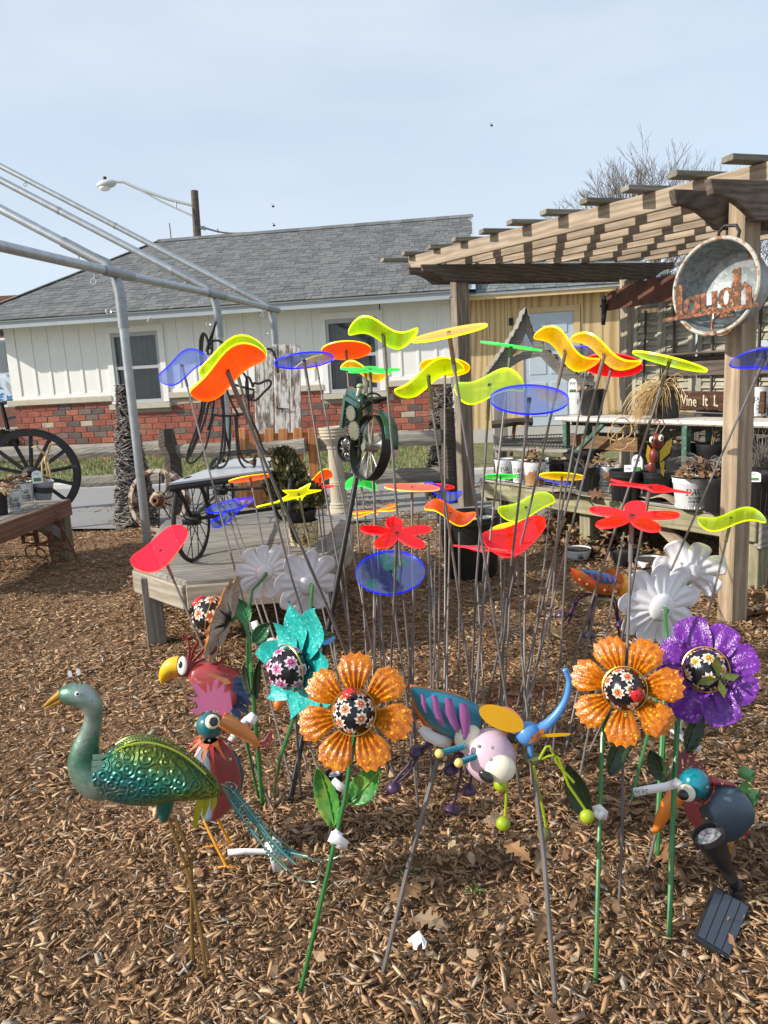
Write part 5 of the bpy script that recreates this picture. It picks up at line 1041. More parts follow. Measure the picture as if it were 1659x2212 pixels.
# planter with shrub
pb0 = G(658, 1176, PLZ + .012); kk = mpp(pb0); pl_ = thing('planter', 'cream planter printed with brown sunflowers', 'planter', pb0)
m_sun = N('sunflower_print'); co = m_sun.coord(rnd=False); v1 = m_sun.n('ShaderNodeTexVoronoi'); v1.inputs['Scale'].default_value = 11; m_sun.l(co, v1.inputs['Vector']); v2 = m_sun.n('ShaderNodeTexVoronoi', feature='DISTANCE_TO_EDGE'); v2.inputs['Scale'].default_value = 42; m_sun.l(co, v2.inputs['Vector'])
c = m_sun.ramp(v1.outputs['Distance'], [(0, (.05, .025, .015)), (.22, (.10, .05, .02)), (.3, (.58, .42, .10)), (.5, (.72, .62, .38)), (.8, (.70, .63, .48))]); c = m_sun.mix(m_sun.ramp(v2.outputs['Distance'], [(.03, (1, 1, 1)), (.07, (0, 0, 0))]), c, (.07, .04, .025)); m_sun = m_sun.done(c, .5)
mb = MB(); R = 33 * kk; H = .125; mb.lathe([(0, 0), (R * .86, 0), (R * .9, .01), (R, H), (R * .96, H), (R * .85, .03), (0, .03)], 30, T(*pb0)); build(mb, 'shell', m_sun, pl_, smooth=True)
ip = pot(655, 1100, 1134, 66, PLZ, 'b', 'black nursery pot sitting inside the sunflower planter', group='inner nursery pot', ribs=False, base=pb0 + V((-.005, .0, .10)))
r = random.Random(5); mb = MB(); sb2 = ip[1] + V((0, 0, ip[3])); m_arb = palette('evergreen_spray', [(.055, .07, .025), (.09, .095, .035), (.14, .125, .05), (.34, .30, .16), (.07, .075, .03), (.18, .155, .07), (.045, .05, .02)], .7, 8, .25, .1)
Hs = P(615, 968, sb2.y).z - sb2.z
for i in range(3400):
    h = r.random() ** .8; Rh = (.120 * math.sin(min(1, h * 1.6 + .25) * PI * .62) * (1.2 - 1.0 * h) + .012); a = r.uniform(0, 2 * PI); q = V((math.cos(a), math.sin(a), 0)); rr_ = Rh * math.sqrt(r.uniform(.15, 1)) * (1 + .35 * math.sin(a * 3 + h * 9)); lean = -.085 * h
    c0 = sb2 + V((lean, 0, h * Hs * .95)) + q * rr_; d = (q * .6 + V((r.gauss(0, .3), r.gauss(0, .3), 1.1 + r.gauss(0, .3)))).normalized(); e = d.cross(V((r.gauss(0, 1), r.gauss(0, 1), r.gauss(0, 1)))).normalized(); l = r.uniform(.014, .042)
    mb.add([c0, c0 + d * l * .5 + e * l * .28, c0 + d * l, c0 + d * l * .5 - e * l * .28], [(0, 1, 2, 3)])
ar = thing('arborvitae', 'small dark evergreen shrub with a tan tip in the sunflower planter', 'shrub', sb2); tagp(build(mb, 'foliage', m_arb, ar), kind='stuff'); build(MB().tube([sb2 - V((0, 0, .02)), sb2 + V((-.06, 0, Hs * .75))], [.012, .004], 6), 'stem', m_twig, ar)

# ------------------------------------------------------------------ old plank door, cedar pickets, bird bath
m_oldw = N('flaking_white_boards'); co = m_oldw.coord((1.3, 10, 10)); n1 = m_oldw.noise(co, 4, 7, .75, .8); n2 = m_oldw.noise(m_oldw.coord((2, 4, 4)), 3, 5, .6); c = m_oldw.ramp(m_oldw.mix(.4, n1, n2), [(.40, (.12, .095, .075)), (.47, (.26, .22, .18)), (.52, (.68, .66, .62)), (.7, (.72, .71, .68))]); m_oldw = m_oldw.done(c, .85, 0, n1, .6, .006)
od = thing('plank_door', 'old plank panel with flaking white paint standing behind the pickets', 'plank panel', P(600, 1030, 7.3)); dyy = 7.3
for a, b, t in ((549, 591, 747), (592, 625, 745), (626, 649, 744)):
    p0, p1 = P((a + b) / 2, t, dyy), P((a + b) / 2 + 4, 1085, dyy); board('plank', p0, p1, .03, (b - a - 1) * mpp(p0), m_oldw, od, up=(1, 0, 0))
mb = MB(); mb.tube([P(598, 878, dyy - .03), P(600, 882, dyy - .03), P(624, 884, dyy - .03)], .006, 5); build(mb, 'wire', m_iron, od)
m_ced = wood('cedar_pickets', (.36, .13, .05), (.68, .36, .16), .8)
pk = thing('picket_panel', 'short panel of orange brown cedar pickets by the path', 'picket fence', G(600, 1108)); py_ = G(600, 1108).y
for px, top in ((520, 925), (549, 930), (581, 926), (611, 926), (643, 924), (675, 924)):
    b = P(px + 6, 1100, py_); t_ = P(px, top, py_); board('picket', V((b.x, py_, 0)), V((t_.x, py_, t_.z)), .085, .018, m_ced, pk, up=(0, 1, 0))
board('rail', P(512, 950, py_ + .03), P(684, 944, py_ + .03), .02, .10, m_ced, pk); board('rail', P(512, 1068, py_ + .03), P(684, 1068, py_ + .03), .02, .09, m_ced, pk)
bb = G(735, 1110); m_cast = paint('cast_stone', (.45, .40, .30), .9, .15, 8, .4, 70); bbm = T(*bb) @ MX.Rotation(-.02, 4, 'Y'); bath = thing('bird_bath', 'cast stone bird bath pedestal with ringed column', 'bird bath', mx=bbm)
Hb = P(717, 922, bb.y).z; kb = mpp(bb)
mb = MB(); mb.lathe([(0, 0), (27 * kb, 0), (27 * kb, .03), (22 * kb, .06), (22.5 * kb, .075), (20 * kb, .085), (21 * kb, .10), (18 * kb, .115), (17.5 * kb, .27), (18.5 * kb, .28), (17 * kb, .29), (18 * kb, .30), (16.5 * kb, .31), (15 * kb, Hb - .2), (17 * kb, Hb - .19), (17 * kb, Hb - .17)], 32, bbm); build(mb, 'column', m_cast, bath, smooth=True, angle=30)
mb = MB(); mb.lathe([(15 * kb, Hb - .172), (22 * kb, Hb - .13), (28 * kb, Hb - .10), (27 * kb, Hb - .085), (30 * kb, Hb - .07), (29 * kb, Hb - .055), (31 * kb, Hb - .04), (30 * kb, Hb - .028), (31.5 * kb, Hb - .012), (30.5 * kb, Hb), (28 * kb, Hb), (20 * kb, Hb - .02), (0, Hb - .03)], 36, bbm); build(mb, 'bowl', m_cast, bath, smooth=True, angle=30)
# big black tub
gb = G(1018, 1240); R = 69 * mpp(gb); Hh = P(1018, 1112, gb.y).z; bt2 = thing('black_tub', 'big black nursery tub with pale sand caked inside', 'plant tub', gb)
mb = MB(); mb.lathe([(0, 0), (R * .76, 0), (R * .80, .02), (R * .93, Hh * .86), (R * .95, Hh * .90), (R * 1.0, Hh * .91), (R * 1.0, Hh), (R * .95, Hh), (R * .90, Hh * .80), (R * .88, Hh * .74)], 36, T(*gb)); build(mb, 'shell', m_black, bt2, smooth=True, angle=35)
mb = MB(); mb.lathe([(0, Hh * .76), (R * .5, Hh * .78), (R * .9, Hh * .74)], 30, T(*gb)); build(mb, 'soil', m_soil, bt2)
m_sand = paint('pale_sand', (.62, .60, .56), .95, .12, 12, .4, 60)
rows = []
for h in np.linspace(0, 1, 6):
    rows.append([gb + V(((R * (.91 - .40 * (1 - h) * 1) * math.cos(a)), (R * (.91 - .40 * (1 - h)) * math.sin(a)), Hh * (.79 + .14 * h * (1 - abs(a - .5) / 1.7) + .012 * math.sin(9 * a)))) for a in np.linspace(-.9, 1.9, 22)])
build(MB().grid(rows), 'sand', m_sand, bt2, smooth=True)
mb = MB(); mb.tube([gb + V((R * math.cos(a), R * math.sin(a), Hh)) for a in np.linspace(0, 2 * PI, 36, endpoint=False)], .008, 6, closed=True); build(mb, 'lip', m_black, bt2, smooth=True)
# ------------------------------------------------------------------ acrylic sun catchers on steel stakes
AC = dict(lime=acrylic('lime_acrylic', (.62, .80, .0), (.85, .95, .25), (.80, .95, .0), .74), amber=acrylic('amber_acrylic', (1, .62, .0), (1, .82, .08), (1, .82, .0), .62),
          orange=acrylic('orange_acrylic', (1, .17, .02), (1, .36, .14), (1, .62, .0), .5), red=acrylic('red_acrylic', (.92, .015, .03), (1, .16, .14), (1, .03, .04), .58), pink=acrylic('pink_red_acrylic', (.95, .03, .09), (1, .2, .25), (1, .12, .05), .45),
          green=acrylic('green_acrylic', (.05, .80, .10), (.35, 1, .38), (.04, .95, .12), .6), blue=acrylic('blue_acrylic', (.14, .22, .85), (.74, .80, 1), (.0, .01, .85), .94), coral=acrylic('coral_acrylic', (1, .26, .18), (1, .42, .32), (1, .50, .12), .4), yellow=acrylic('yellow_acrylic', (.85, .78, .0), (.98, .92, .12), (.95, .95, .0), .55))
CIRC = [(math.cos(a), math.sin(a)) for a in np.linspace(0, 2 * PI, 44, endpoint=False)]
SQ = [(math.copysign(abs(math.cos(a)) ** .55, math.cos(a)) * .86, math.copysign(abs(math.sin(a)) ** .55, math.sin(a)) * .8) for a in np.linspace(0, 2 * PI, 44, endpoint=False)]
def flower_out(n=5, inner=.3, ph=0.0):
    out = []
    for a in np.linspace(0, 2 * PI, 90, endpoint=False):
        c = abs(math.cos(n * (a - ph) / 2)); rr = inner + (1 - inner) * c ** 1.3; out.append((rr * math.cos(a), rr * math.sin(a)))
    return out
STAR = [((1 if i % 2 == 0 else .42) * math.cos(i * PI / 5 + .3), (1 if i % 2 == 0 else .42) * math.sin(i * PI / 5 + .3)) for i in range(10)]
def petals_out(angs, wd, inner=.16, ln=None):
    out = []
    for a in np.linspace(0, 2 * PI, 110, endpoint=False):
        rr = inner
        for i, (b, w) in enumerate(zip(angs, wd)):
            d = (a - rad(b) + PI) % (2 * PI) - PI
            if abs(d) < w: rr = max(rr, inner + ((ln[i] if ln else 1) - inner) * (1 - (abs(d) / w) ** 3) ** .7)
        out.append((rr * math.cos(a), rr * math.sin(a)))
    return out
DRAG = petals_out((20, -20, 158, 200, 92, -85), (.26, .26, .24, .24, .16, .22), .14, (1, .9, 1, .9, .35, .5))
BIRD = [(1.0, .02), (.55, .10), (.30, .30), (.12, .34), (-.1, .14), (-.55, .12), (-1.0, .25), (-.62, .0), (-.98, -.22), (-.5, -.12), (-.1, -.14), (.1, -.4), (.32, -.3), (.55, -.06)]
LEAFO = [(1.25, .0), (1.22, .07), (1.1, .08), (.95, .07), (.8, .25), (.5, .5), (.1, .62), (-.3, .55), (-.7, .3), (-1, .0), (-.7, -.3), (-.3, -.55), (.1, -.62), (.5, -.5), (.8, -.25), (.95, -.07), (1.1, -.08), (1.22, -.07)]
def catcher(c, w, ratio, ang, top, col, label, base, out=None, wave=None, D=.20, th=.0052, spin=0, rr=.0036):
    out = out or CIRC; px, py = c; zc = D * FPX / w; v = ray(px, py); p = CP + v * zc; v = v.normalized()
    a = (RT * math.cos(rad(ang)) - UP * math.sin(rad(ang))); a = (a - a.dot(v) * v).normalized(); q = a.cross(v); q = q if q.z > 0 else -q
    n_ = (q * math.sqrt(1 - ratio * ratio) + v * (-ratio if top else ratio)).normalized(); m = axes(a, n_.cross(a), n_, p); t = thing('sun_catcher', label, 'sun catcher', G(*base), 'acrylic sun catchers on stakes')
    R = D / 2; A, kf, ph = wave or (0, 1, 0); z0 = A * math.sin(ph); cs, sn = math.cos(spin), math.sin(spin)
    def pt(x, y, dz): x, y = x * cs - y * sn, x * sn + y * cs; return m @ V((x * R, y * R, (.85 * A * math.sin(.92 * kf * x + ph) - .85 * z0) * R + dz))
    nr = 7; k = len(out); mb = MB(); fr_ = [(i + 1) / nr for i in range(nr)]
    for s_ in (1, -1):
        o = len(mb.v); vs = [pt(0, 0, s_ * th / 2)] + [pt(x * f, y * f, s_ * th / 2) for f in fr_ for x, y in out]
        fs = [(0, 1 + j, 1 + (j + 1) % k) for j in range(k)] + [(1 + i * k + j, 1 + (i + 1) * k + j, 1 + (i + 1) * k + (j + 1) % k, 1 + i * k + (j + 1) % k) for i in range(nr - 1) for j in range(k)]
        mb.add(vs, fs if s_ > 0 else [f[::-1] for f in fs])
    N1 = 1 + nr * k; o1, o2 = 1 + (nr - 1) * k, N1 + 1 + (nr - 1) * k
    for j in range(k): mb.f.append((o1 + j, o2 + j, o2 + (j + 1) % k, o1 + (j + 1) % k)); mb.m.append(1)
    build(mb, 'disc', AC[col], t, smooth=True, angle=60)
    b = G(*base); b.z = -.03; d = (p - b).normalized(); L_ = (p - b).length; s = -.004; side = d.orthogonal().normalized()
    mid = b.lerp(p, .5) + side * random.uniform(-.008, .008)
    build(MB().tube([b, b.lerp(p, .25) + side * .004, mid, b.lerp(p, .75), p - d * .02], rr, 7), 'stake', m_steel, t, smooth=True)
    build(MB().tube([p - d * .10, p - d * .004], rr * 1.45, 8), 'sleeve', m_steel, t, smooth=True)
    build(MB().lathe([(0, .004), (.005, .004), (.006, .0), (.006, -.004)], 8, m), 'screw', m_iron, t); return t
W_ = .26
catcher((490, 800), 180, .34, -19, 0, 'orange', 'large orange wavy disc, the nearest one at upper left', (868, 1690), wave=(.30, 2.7, .25), rr=.0042)
catcher((500, 762), 150, .36, -8, 0, 'lime', 'lime wavy disc partly behind the large orange one', (752, 1660), wave=(.34, 2.5, .7))
catcher((393, 790), 112, .42, -18, 1, 'blue', 'blue wavy disc at the left behind the orange disc', (640, 1720), wave=(.26, 2.8, .2))
catcher((348, 1190), 134, .46, -22, 1, 'pink', 'pinkish red bent disc over the left corner of the platform', (608, 1780), wave=(.28, 2.4, -.5))
catcher((657, 779), 130, .25, -6, 0, 'blue', 'flat blue disc in front of an amber leaf shape', (797, 1650))
catcher((682, 782), 98, .42, -16, 0, 'amber', 'amber leaf shape with round knob behind the blue disc', (850, 1640), out=LEAFO)
catcher((748, 757), 108, .36, -2, 0, 'orange', 'flat orange red disc in front of the right house window', (800, 1560))
catcher((828, 722), 152, .26, -3, 0, 'lime', 'highest lime wavy disc in front of the right window', (905, 1700), wave=(-.30, 3.4, .15), rr=.004)
catcher((970, 719), 168, .10, -12, 1, 'amber', 'amber disc seen edge-on before the far pergola post', (1130, 1740), rr=.004)
catcher((800, 799), 136, .10, 1, 1, 'green', 'flat green flower shape seen edge-on above the tractor', (826, 1610), out=flower_out(5, .35, .3))
catcher((790, 806), 110, .18, 2, 0, 'amber', 'small amber wavy disc crossing the green flower shape', (838, 1590), wave=(-.28, 3.3, .3))
catcher((961, 793), 108, .36, 3, 0, 'amber', 'flat amber disc left of the far pergola post', (958, 1650))
catcher((925, 812), 158, .24, -14, 0, 'lime', 'lime wavy disc just below the flat amber disc', (1045, 1700), wave=(.26, 3.0, .3))
catcher((1058, 832), 150, .36, 8, 1, 'lime', 'pale lime saddle shaped disc in front of the far post', (1005, 1650), wave=(.34, 3.0, .1))
catcher((1104, 748), 134, .03, 8, 0, 'green', 'thin green disc seen exactly edge-on before the arbour', (1000, 1680))
catcher((1143, 862), 168, .37, 1, 1, 'blue', 'large flat blue disc in front of the pale blue door', (1060, 1650))
catcher((1222, 757), 150, .26, 17, 0, 'amber', 'upper amber wavy disc above the straw pot', (1025, 1610), wave=(-.34, 3.2, .1))
catcher((1306, 764), 158, .17, 15, 0, 'amber', 'lower amber wavy disc covering a red disc', (1080, 1650), wave=(-.26, 3.1, .2))
catcher((1322, 789), 126, .38, 4, 0, 'red', 'flat crimson disc under the amber wavy disc', (1092, 1680))
catcher((1272, 770), 110, .34, 12, 0, 'blue', 'flat blue disc hidden behind the two amber ones', (1120, 1640))
catcher((1446, 781), 160, .11, 14, 0, 'lime', 'lime disc seen nearly edge-on above the straw pot', (1160, 1650))
catcher((1652, 775), 128, .34, 14, 0, 'blue', 'blue cone shaped disc cut by the right edge', (1247, 1660), wave=(.34, 2.1, 1.3))
catcher((541, 1033), 94, .12, -9, 0, 'orange', 'small orange red disc edge-on below the cart top', (650, 1600))
catcher((497, 1091), 104, .21, -14, 1, 'blue', 'upper flat blue disc beside the cart wheel', (700, 1690))
catcher((493, 1112), 98, .28, -22, 1, 'blue', 'lower pointed blue wavy piece beside the cart wheel', (690, 1730), out=SQ, wave=(.24, 2.4, -.3))
catcher((645, 1066), 104, .34, -14, 0, 'yellow', 'yellow star in front of the evergreen shrub', (750, 1560), out=STAR)
catcher((607, 1083), 108, .02, -13, 0, 'lime', 'thin lime disc edge-on left of the yellow star', (695, 1600))
catcher((691, 1033), 66, .42, -18, 0, 'orange', 'small orange pointed wavy piece by the bird bath column', (732, 1540), out=SQ, wave=(.3, 2.8, .4), D=.17)
catcher((683, 1054), 80, .10, -7, 1, 'red', 'thin crimson disc overlapping the yellow star', (745, 1600))
catcher((779, 1039), 80, .34, -3, 1, 'green', 'small bright green curved square under the tractor wheel', (850, 1560), out=SQ, wave=(.3, 2.4, 1.9), D=.17)
catcher((810, 1104), 110, .30, -11, 1, 'orange', 'orange dragonfly shape right of the bird bath', (800, 1600), out=DRAG)
catcher((857, 1152), 164, .44, 3, 1, 'red', 'left red five petal flower above the round blue disc', (836, 1660), out=flower_out(5, .26, 1.7))
catcher((843, 1235), 150, .62, -3, 1, 'blue', 'round blue disc seen from above in the middle of the stakes', (905, 1750))
catcher((890, 1053), 120, .13, 2, 1, 'coral', 'pale coral disc edge-on before the path', (890, 1580))
catcher((945, 1051), 74, .16, 3, 0, 'red', 'small red disc edge-on just right of the coral disc', (932, 1560))
catcher((918, 1049), 70, .10, 1, 0, 'yellow', 'yellow disc mostly hidden behind the coral disc', (948, 1545))
catcher((952, 1064), 92, .24, 2, 1, 'blue', 'blue wavy disc beside the brown vine cone', (942, 1620), wave=(-.3, 3.2, .2))
catcher((972, 1109), 112, .28, 4, 1, 'orange', 'orange wavy disc in front of the big black tub', (960, 1660), wave=(-.30, 3.2, .2))
catcher((1108, 1152), 110, .44, -4, 1, 'yellow', 'yellow disc tucked behind the red curved disc', (1080, 1620))
catcher((1112, 1166), 138, .46, -6, 1, 'red', 'red curved disc in front of the big black tub', (1150, 1700), wave=(.34, 2.4, -.9))
catcher((1050, 1186), 142, .22, 6, 1, 'red', 'red bird shape with thin beak under the red curved disc', (1010, 1700), out=[(-x, y) for x, y in BIRD])
catcher((1137, 1097), 122, .34, -4, 1, 'lime', 'lime wavy disc above the red curved disc', (1130, 1650), wave=(.26, 2.8, -.3))
catcher((1081, 1029), 76, .13, 0, 0, 'green', 'small green disc edge-on at the left end of the bench', (1085, 1560))
catcher((1197, 1038), 68, .14, 14, 0, 'blue', 'small dark blue disc under the thin amber one', (1122, 1600))
catcher((1214, 1029), 96, .16, 3, 0, 'amber', 'thin amber disc edge-on before the bench pots', (1162, 1600))
catcher((1404, 1053), 168, .24, 8, 1, 'red', 'red bird shape in front of the large white pot', (1290, 1660), out=BIRD)
catcher((1365, 1115), 198, .34, 2, 1, 'red', 'right red five petal flower before the bench beam', (1335, 1992), out=flower_out(5, .28, .2))
catcher((1580, 1120), 134, .24, 7, 1, 'lime', 'lime wavy disc in front of the near pergola post', (1384, 1908), wave=(.30, 3.0, .1))
r0_ = random.Random(8)
# bare stakes whose discs stand in the thick of the bunch
for i, (t_, b_) in enumerate((((1348, 1150), (1240, 1720)), ((905, 1110), (868, 1650)), ((1030, 1250), (1052, 1690)), ((1180, 1190), (1100, 1700)))):
    p = P(t_[0], t_[1], 2.3 + .1 * i); b = G(*b_); b.z = -.03; single(MB().tube([b, b.lerp(p, .5) + V((.004, 0, 0)), p], .0032, 7), 'stake', m_steel, ('bare steel stake rising behind the right red flower disc', 'bare steel stake behind the round blue disc', 'bare steel stake before the big black tub', 'bare steel stake right of the red curved disc')[i], 'stake', smooth=True)

for (bx, by0), (tx, ty), lb_ in (((800, 1640), (812, 1150), 'thin bare stake just left of the left red flower disc'), ((930, 1700), (925, 1180), 'thin bare stake just right of the round blue disc'), ((985, 1610), (992, 1150), 'thin bare stake left of the big black tub'), ((1075, 1660), (1090, 1215), 'thin bare stake under the red curved disc'), ((1190, 1660), (1225, 1150), 'thin bare stake under the lime disc by the bench'), ((770, 1600), (742, 1210), 'thin bare stake crossing behind the black tractor pole')):
    b = G(bx, by0); p = P(tx, ty, b.y + .1); b.z = -.03; single(MB().tube([b, b.lerp(p, .5) + V((.005, 0, 0)), p], .0033, 6), 'stake', m_steel, lb_, 'stake', 'bare stakes in the bunch', smooth=True)

# ------------------------------------------------------------------ mulch chips and fallen leaves
m_chip = palette('bark_chips', [(.40, .24, .125), (.47, .295, .16), (.54, .36, .205), (.33, .19, .10), (.44, .27, .145), (.37, .25, .165), (.61, .45, .28), (.28, .16, .085), (.42, .245, .125), (.40, .34, .27), (.50, .315, .17), (.21, .12, .066), (.46, .285, .15), (.35, .205, .11)], .85, 60, .35, .5, .003, .25)
def chips(n, yr, lmin, lmax, seed, xmax):
    g = np.random.default_rng(seed); u = g.random(n); y = yr[0] + (yr[1] - yr[0]) * u; x = (g.random(n) * 2 - 1) * np.minimum(xmax, .62 * y + .25) + .04 * y
    l = lmin * (lmax / lmin) ** (g.random(n) ** 1.5) * np.where(g.random(n) < .04, 1.5, 1); w = l * (.10 + .28 * g.random(n) ** 1.6); h = np.minimum(w * .5, .002 + .006 * g.random(n)); ya = g.random(n) * 2 * np.pi; pi_ = g.normal(0, .16, n); ro = g.normal(0, .28, n)
    z = (.020 * np.sin(1.9 * x + .7) * np.sin(1.5 * y + .3) + .012 * np.sin(5.1 * x + 2 * y) + .010 * np.sin(7.3 * y - 3.1 * x)) * np.clip((8.4 - y) / 1.5, 0, 1) + g.random(n) ** 1.5 * .018 + .003
    ca, sa, cp_, sp2, cr, sr = np.cos(ya), np.sin(ya), np.cos(pi_), np.sin(pi_), np.cos(ro), np.sin(ro)
    ex = np.stack([ca * cp_, sa * cp_, sp2], 1); ey0 = np.stack([-sa, ca, 0 * ca], 1); ez0 = np.cross(ex, ey0); ey = ey0 * cr[:, None] + ez0 * sr[:, None]; ez = np.cross(ex, ey); c = np.stack([x, y, z], 1); out = []
    bend_ = g.normal(0, .04, n) * l; sk = g.normal(0, .5, n)
    for sx, wx in ((-1, .85), (0, 1.0), (1, .70)):
        j = 1 + .35 * g.normal(0, 1, n) * (sx != 0)
        for sy, sz in ((-1, 1), (1, 1), (0, -1)):
            out.append(c + ex * (sx * l / 2 + (sx != 0) * sy * w * sk)[:, None] + ey * (sy * w / 2 * wx * np.clip(j, .3, 1.6) + (bend_ * .5 if sx == 0 else 0))[:, None] + ez * (sz * h / 2 + (np.abs(bend_) * .4 if sx == 0 else 0))[:, None])
    vs = np.stack(out, 1).reshape(-1, 3); fs = np.array([[0, 1, 4, 3], [3, 4, 7, 6], [1, 2, 5, 4], [4, 5, 8, 7], [2, 0, 3, 5], [5, 3, 6, 8]]); tr = np.array([[0, 2, 1], [6, 7, 8]])
    off = (np.arange(n) * 9)[:, None, None]; q = (fs[None] + off).reshape(-1, 4); t3 = (tr[None] + off).reshape(-1, 3); return vs, q, t3
def npmesh(name, parts, mat):
    vs = np.concatenate([p[0] for p in parts]); o = np.cumsum([0] + [len(p[0]) for p in parts[:-1]]); q = np.concatenate([p[1] + k for p, k in zip(parts, o)]); t3 = np.concatenate([p[2] + k for p, k in zip(parts, o)])
    me = bpy.data.meshes.new(name); me.vertices.add(len(vs)); me.vertices.foreach_set('co', vs.astype(np.float32).ravel()); nl = q.size + t3.size; me.loops.add(nl); me.loops.foreach_set('vertex_index', np.concatenate([q.ravel(), t3.ravel()]).astype(np.int32))
    me.polygons.add(len(q) + len(t3)); me.polygons.foreach_set('loop_start', np.concatenate([np.arange(len(q)) * 4, q.size + np.arange(len(t3)) * 3]).astype(np.int32)); me.update(calc_edges=True); me.validate(); me.materials.append(mat)
    ob = bpy.data.objects.new(name, me); COL.objects.link(ob); attach(ob, None, MX.Identity(4)); return tagp(ob, kind='stuff')
npmesh('mulch_chips', [chips(30000, (.95, 1.9), .005, .042, 1, 3), chips(38000, (1.8, 3.2), .006, .042, 2, 3), chips(40000, (3.0, 5.2), .010, .05, 3, 4), chips(26000, (5.0, 8.0), .016, .06, 4, 5.2)], m_chip)
# leaf litter round the stakes, and larger oak leaves one by one
r = random.Random(77); mb = MB(); m_litter = palette('leaf_litter', [(.25, .16, .09), (.33, .22, .13), (.20, .12, .07), (.40, .29, .18), (.28, .15, .08), (.15, .09, .055)], .8, 14, .3, .3)
for i in range(800):
    y = r.gauss(2.0, .38); x = r.gauss(.42, .42) if i % 3 else r.gauss(1.0, .3); c0 = V((x, y, bed_z(x, y) + r.uniform(.012, .04))); d = V((r.gauss(0, 1), r.gauss(0, 1), r.gauss(0, .35))).normalized(); e = d.cross(V((r.gauss(0, .5), r.gauss(0, .5), 1))).normalized(); f = d.cross(e); l = r.uniform(.008, .024)
    mb.add([c0 - d * l, c0 - d * l * .3 + e * l * .5 + f * l * .1, c0 + d * l * .35 + e * l * .38 + f * l * .3, c0 + d * l, c0 + d * l * .3 - e * l * .42 + f * l * .3, c0 - d * l * .3 - e * l * .48], [(0, 1, 5), (1, 2, 4, 5), (2, 3, 4)])
tagp(single(mb, 'leaf_litter', m_litter, None, None), kind='stuff')
OL = [((875, 1930), .10, .6, 'pale tan oak leaf left of the blue bird stake'), ((1118, 1838), .085, 2.2, 'upright folded tan leaf among the stakes'), ((1170, 1850), .09, 1.2, 'broad grey brown leaf right of the folded tan leaf'), ((930, 1990), .08, 2.6, 'second tan oak leaf lower in the bed'), ((1070, 1770), .07, .2, 'small brown oak leaf below the green bell'), ((1440, 1850), .09, 1.9, 'orange brown oak leaf right of the purple flower stem'), ((1015, 1700), .075, .9, 'brown leaf in the thick of the stakes'), ((1165, 2010), .07, 1.5, 'tan leaf piece near the front of the bed'), ((1640, 1345), .13, 1.0, 'large crisp leaf at the near post foot')]
for i, (px, l, yw, lb_) in enumerate(OL): oakleaf(G(*px, .035), l, yw, lb_, (r.gauss(0, .3), -.35 + r.gauss(0, .2), .8), .45, seed=i)
single(MB().add([G(880, 2030, .02), G(905, 2010, .05), G(922, 2035, .03), G(918, 2050, .025), G(895, 2052, .02)], [(0, 1, 2, 3, 4)]), 'white_feather', m_tag, 'small white papery scrap lying on the mulch in the foreground', 'scrap', solid=.002)
m_greensprig = paint('green_sprig', (.08, .16, .03), .7)
tuft(G(870, 1890), .02, .05, 14, m_greensprig, 0, 'tiny green sprout in the mulch left of a stake', 91, .5, .0015); tuft(G(1025, 1920), .03, .035, 16, m_greensprig, 0, 'tiny green needle sprig in the mulch by a stake foot', 92, 1.0, .0015)
# small flying insects
for px, py, lb_ in ((590, 446, 'upper small bee flying above the roof ridge'), (592, 487, 'lower small bee flying just above the roof ridge'), (1062, 271, 'tiny dark bee high in the open sky')):
    p = P(px, py, 3.2); t = thing('flying_bee', lb_, 'bee', p); build(MB().sphere(p, (.006, .004, .004), 8, 6), 'body', m_blk, t, smooth=True); build(MB().add([p + V((0, 0, .002)), p + V((-.010, .002, .010)), p + V((-.003, .003, .012))], [(0, 1, 2)]), 'wing', m_potg, t); build(MB().add([p + V((0, 0, .002)), p + V((.006, .003, .008)), p + V((.002, .004, .011))], [(0, 1, 2)]), 'wing', m_potg, t)
# ------------------------------------------------------------------ metal flowers
m_green = paint('green_enamel_stem', (.03, .17, .04), .35, .2, 14, .1, 60, 0, .3)
def twosided(name, front, back, glitter=True, rough=.3):
    s = N(name); co = s.coord(); v = s.n('ShaderNodeTexVoronoi'); v.inputs['Scale'].default_value = 260; s.l(co, v.inputs['Vector']); n1 = s.noise(co, 90, 4, .7)
    f = s.ramp(n1, [(.3, front[0]), (.52, front[1]), (.7, front[2])]); f = s.mix(s.ramp(v.outputs['Color'], [(.80, (0, 0, 0)), (.9, (1, 1, 1))]), f, front[3]); b = s.ramp(n1, [(.3, back[0]), (.7, back[1])])
    g = s.n('ShaderNodeNewGeometry'); return s.done(s.mix(g.outputs['Backfacing'], f, b), rough, 0, v.outputs['Distance'], .25, .003, .4, .12)
m_amb = twosided('amber_glitter', [(.24, .05, .002), (.44, .12, .003), (.60, .22, .005), (.85, .45, .02)], [(.40, .33, .26), (.54, .47, .39)])
m_pur = twosided('purple_glitter', [(.06, .004, .13), (.12, .012, .24), (.17, .03, .31), (.35, .13, .5)], [(.1, .05, .14), (.16, .1, .2)])
m_teal = twosided('teal_enamel', [(.0, .24, .22), (.01, .36, .33), (.06, .48, .44), (.25, .6, .56)], [(.02, .26, .25), (.06, .36, .34)], rough=.35)
m_wht = paint('white_enamel_petal', (.74, .73, .76), .45, .10, 8, .08, 30, 0, 0)
m_leaf1 = N('painted_leaf'); co = m_leaf1.coord(); n1 = m_leaf1.noise(co, 9, 3, .6); n2 = m_leaf1.noise(co, 60, 4, .7); c = m_leaf1.ramp(n1, [(.34, (.02, .15, .035)), (.48, (.045, .22, .03)), (.60, (.28, .34, .03))]); m_leaf1 = m_leaf1.done(m_leaf1.mix(.3, c, m_leaf1.ramp(n2, [(.3, (.02, .1, .02)), (.7, (.1, .3, .05))])), .4, 0, n2, .15, .003, .5, .2)
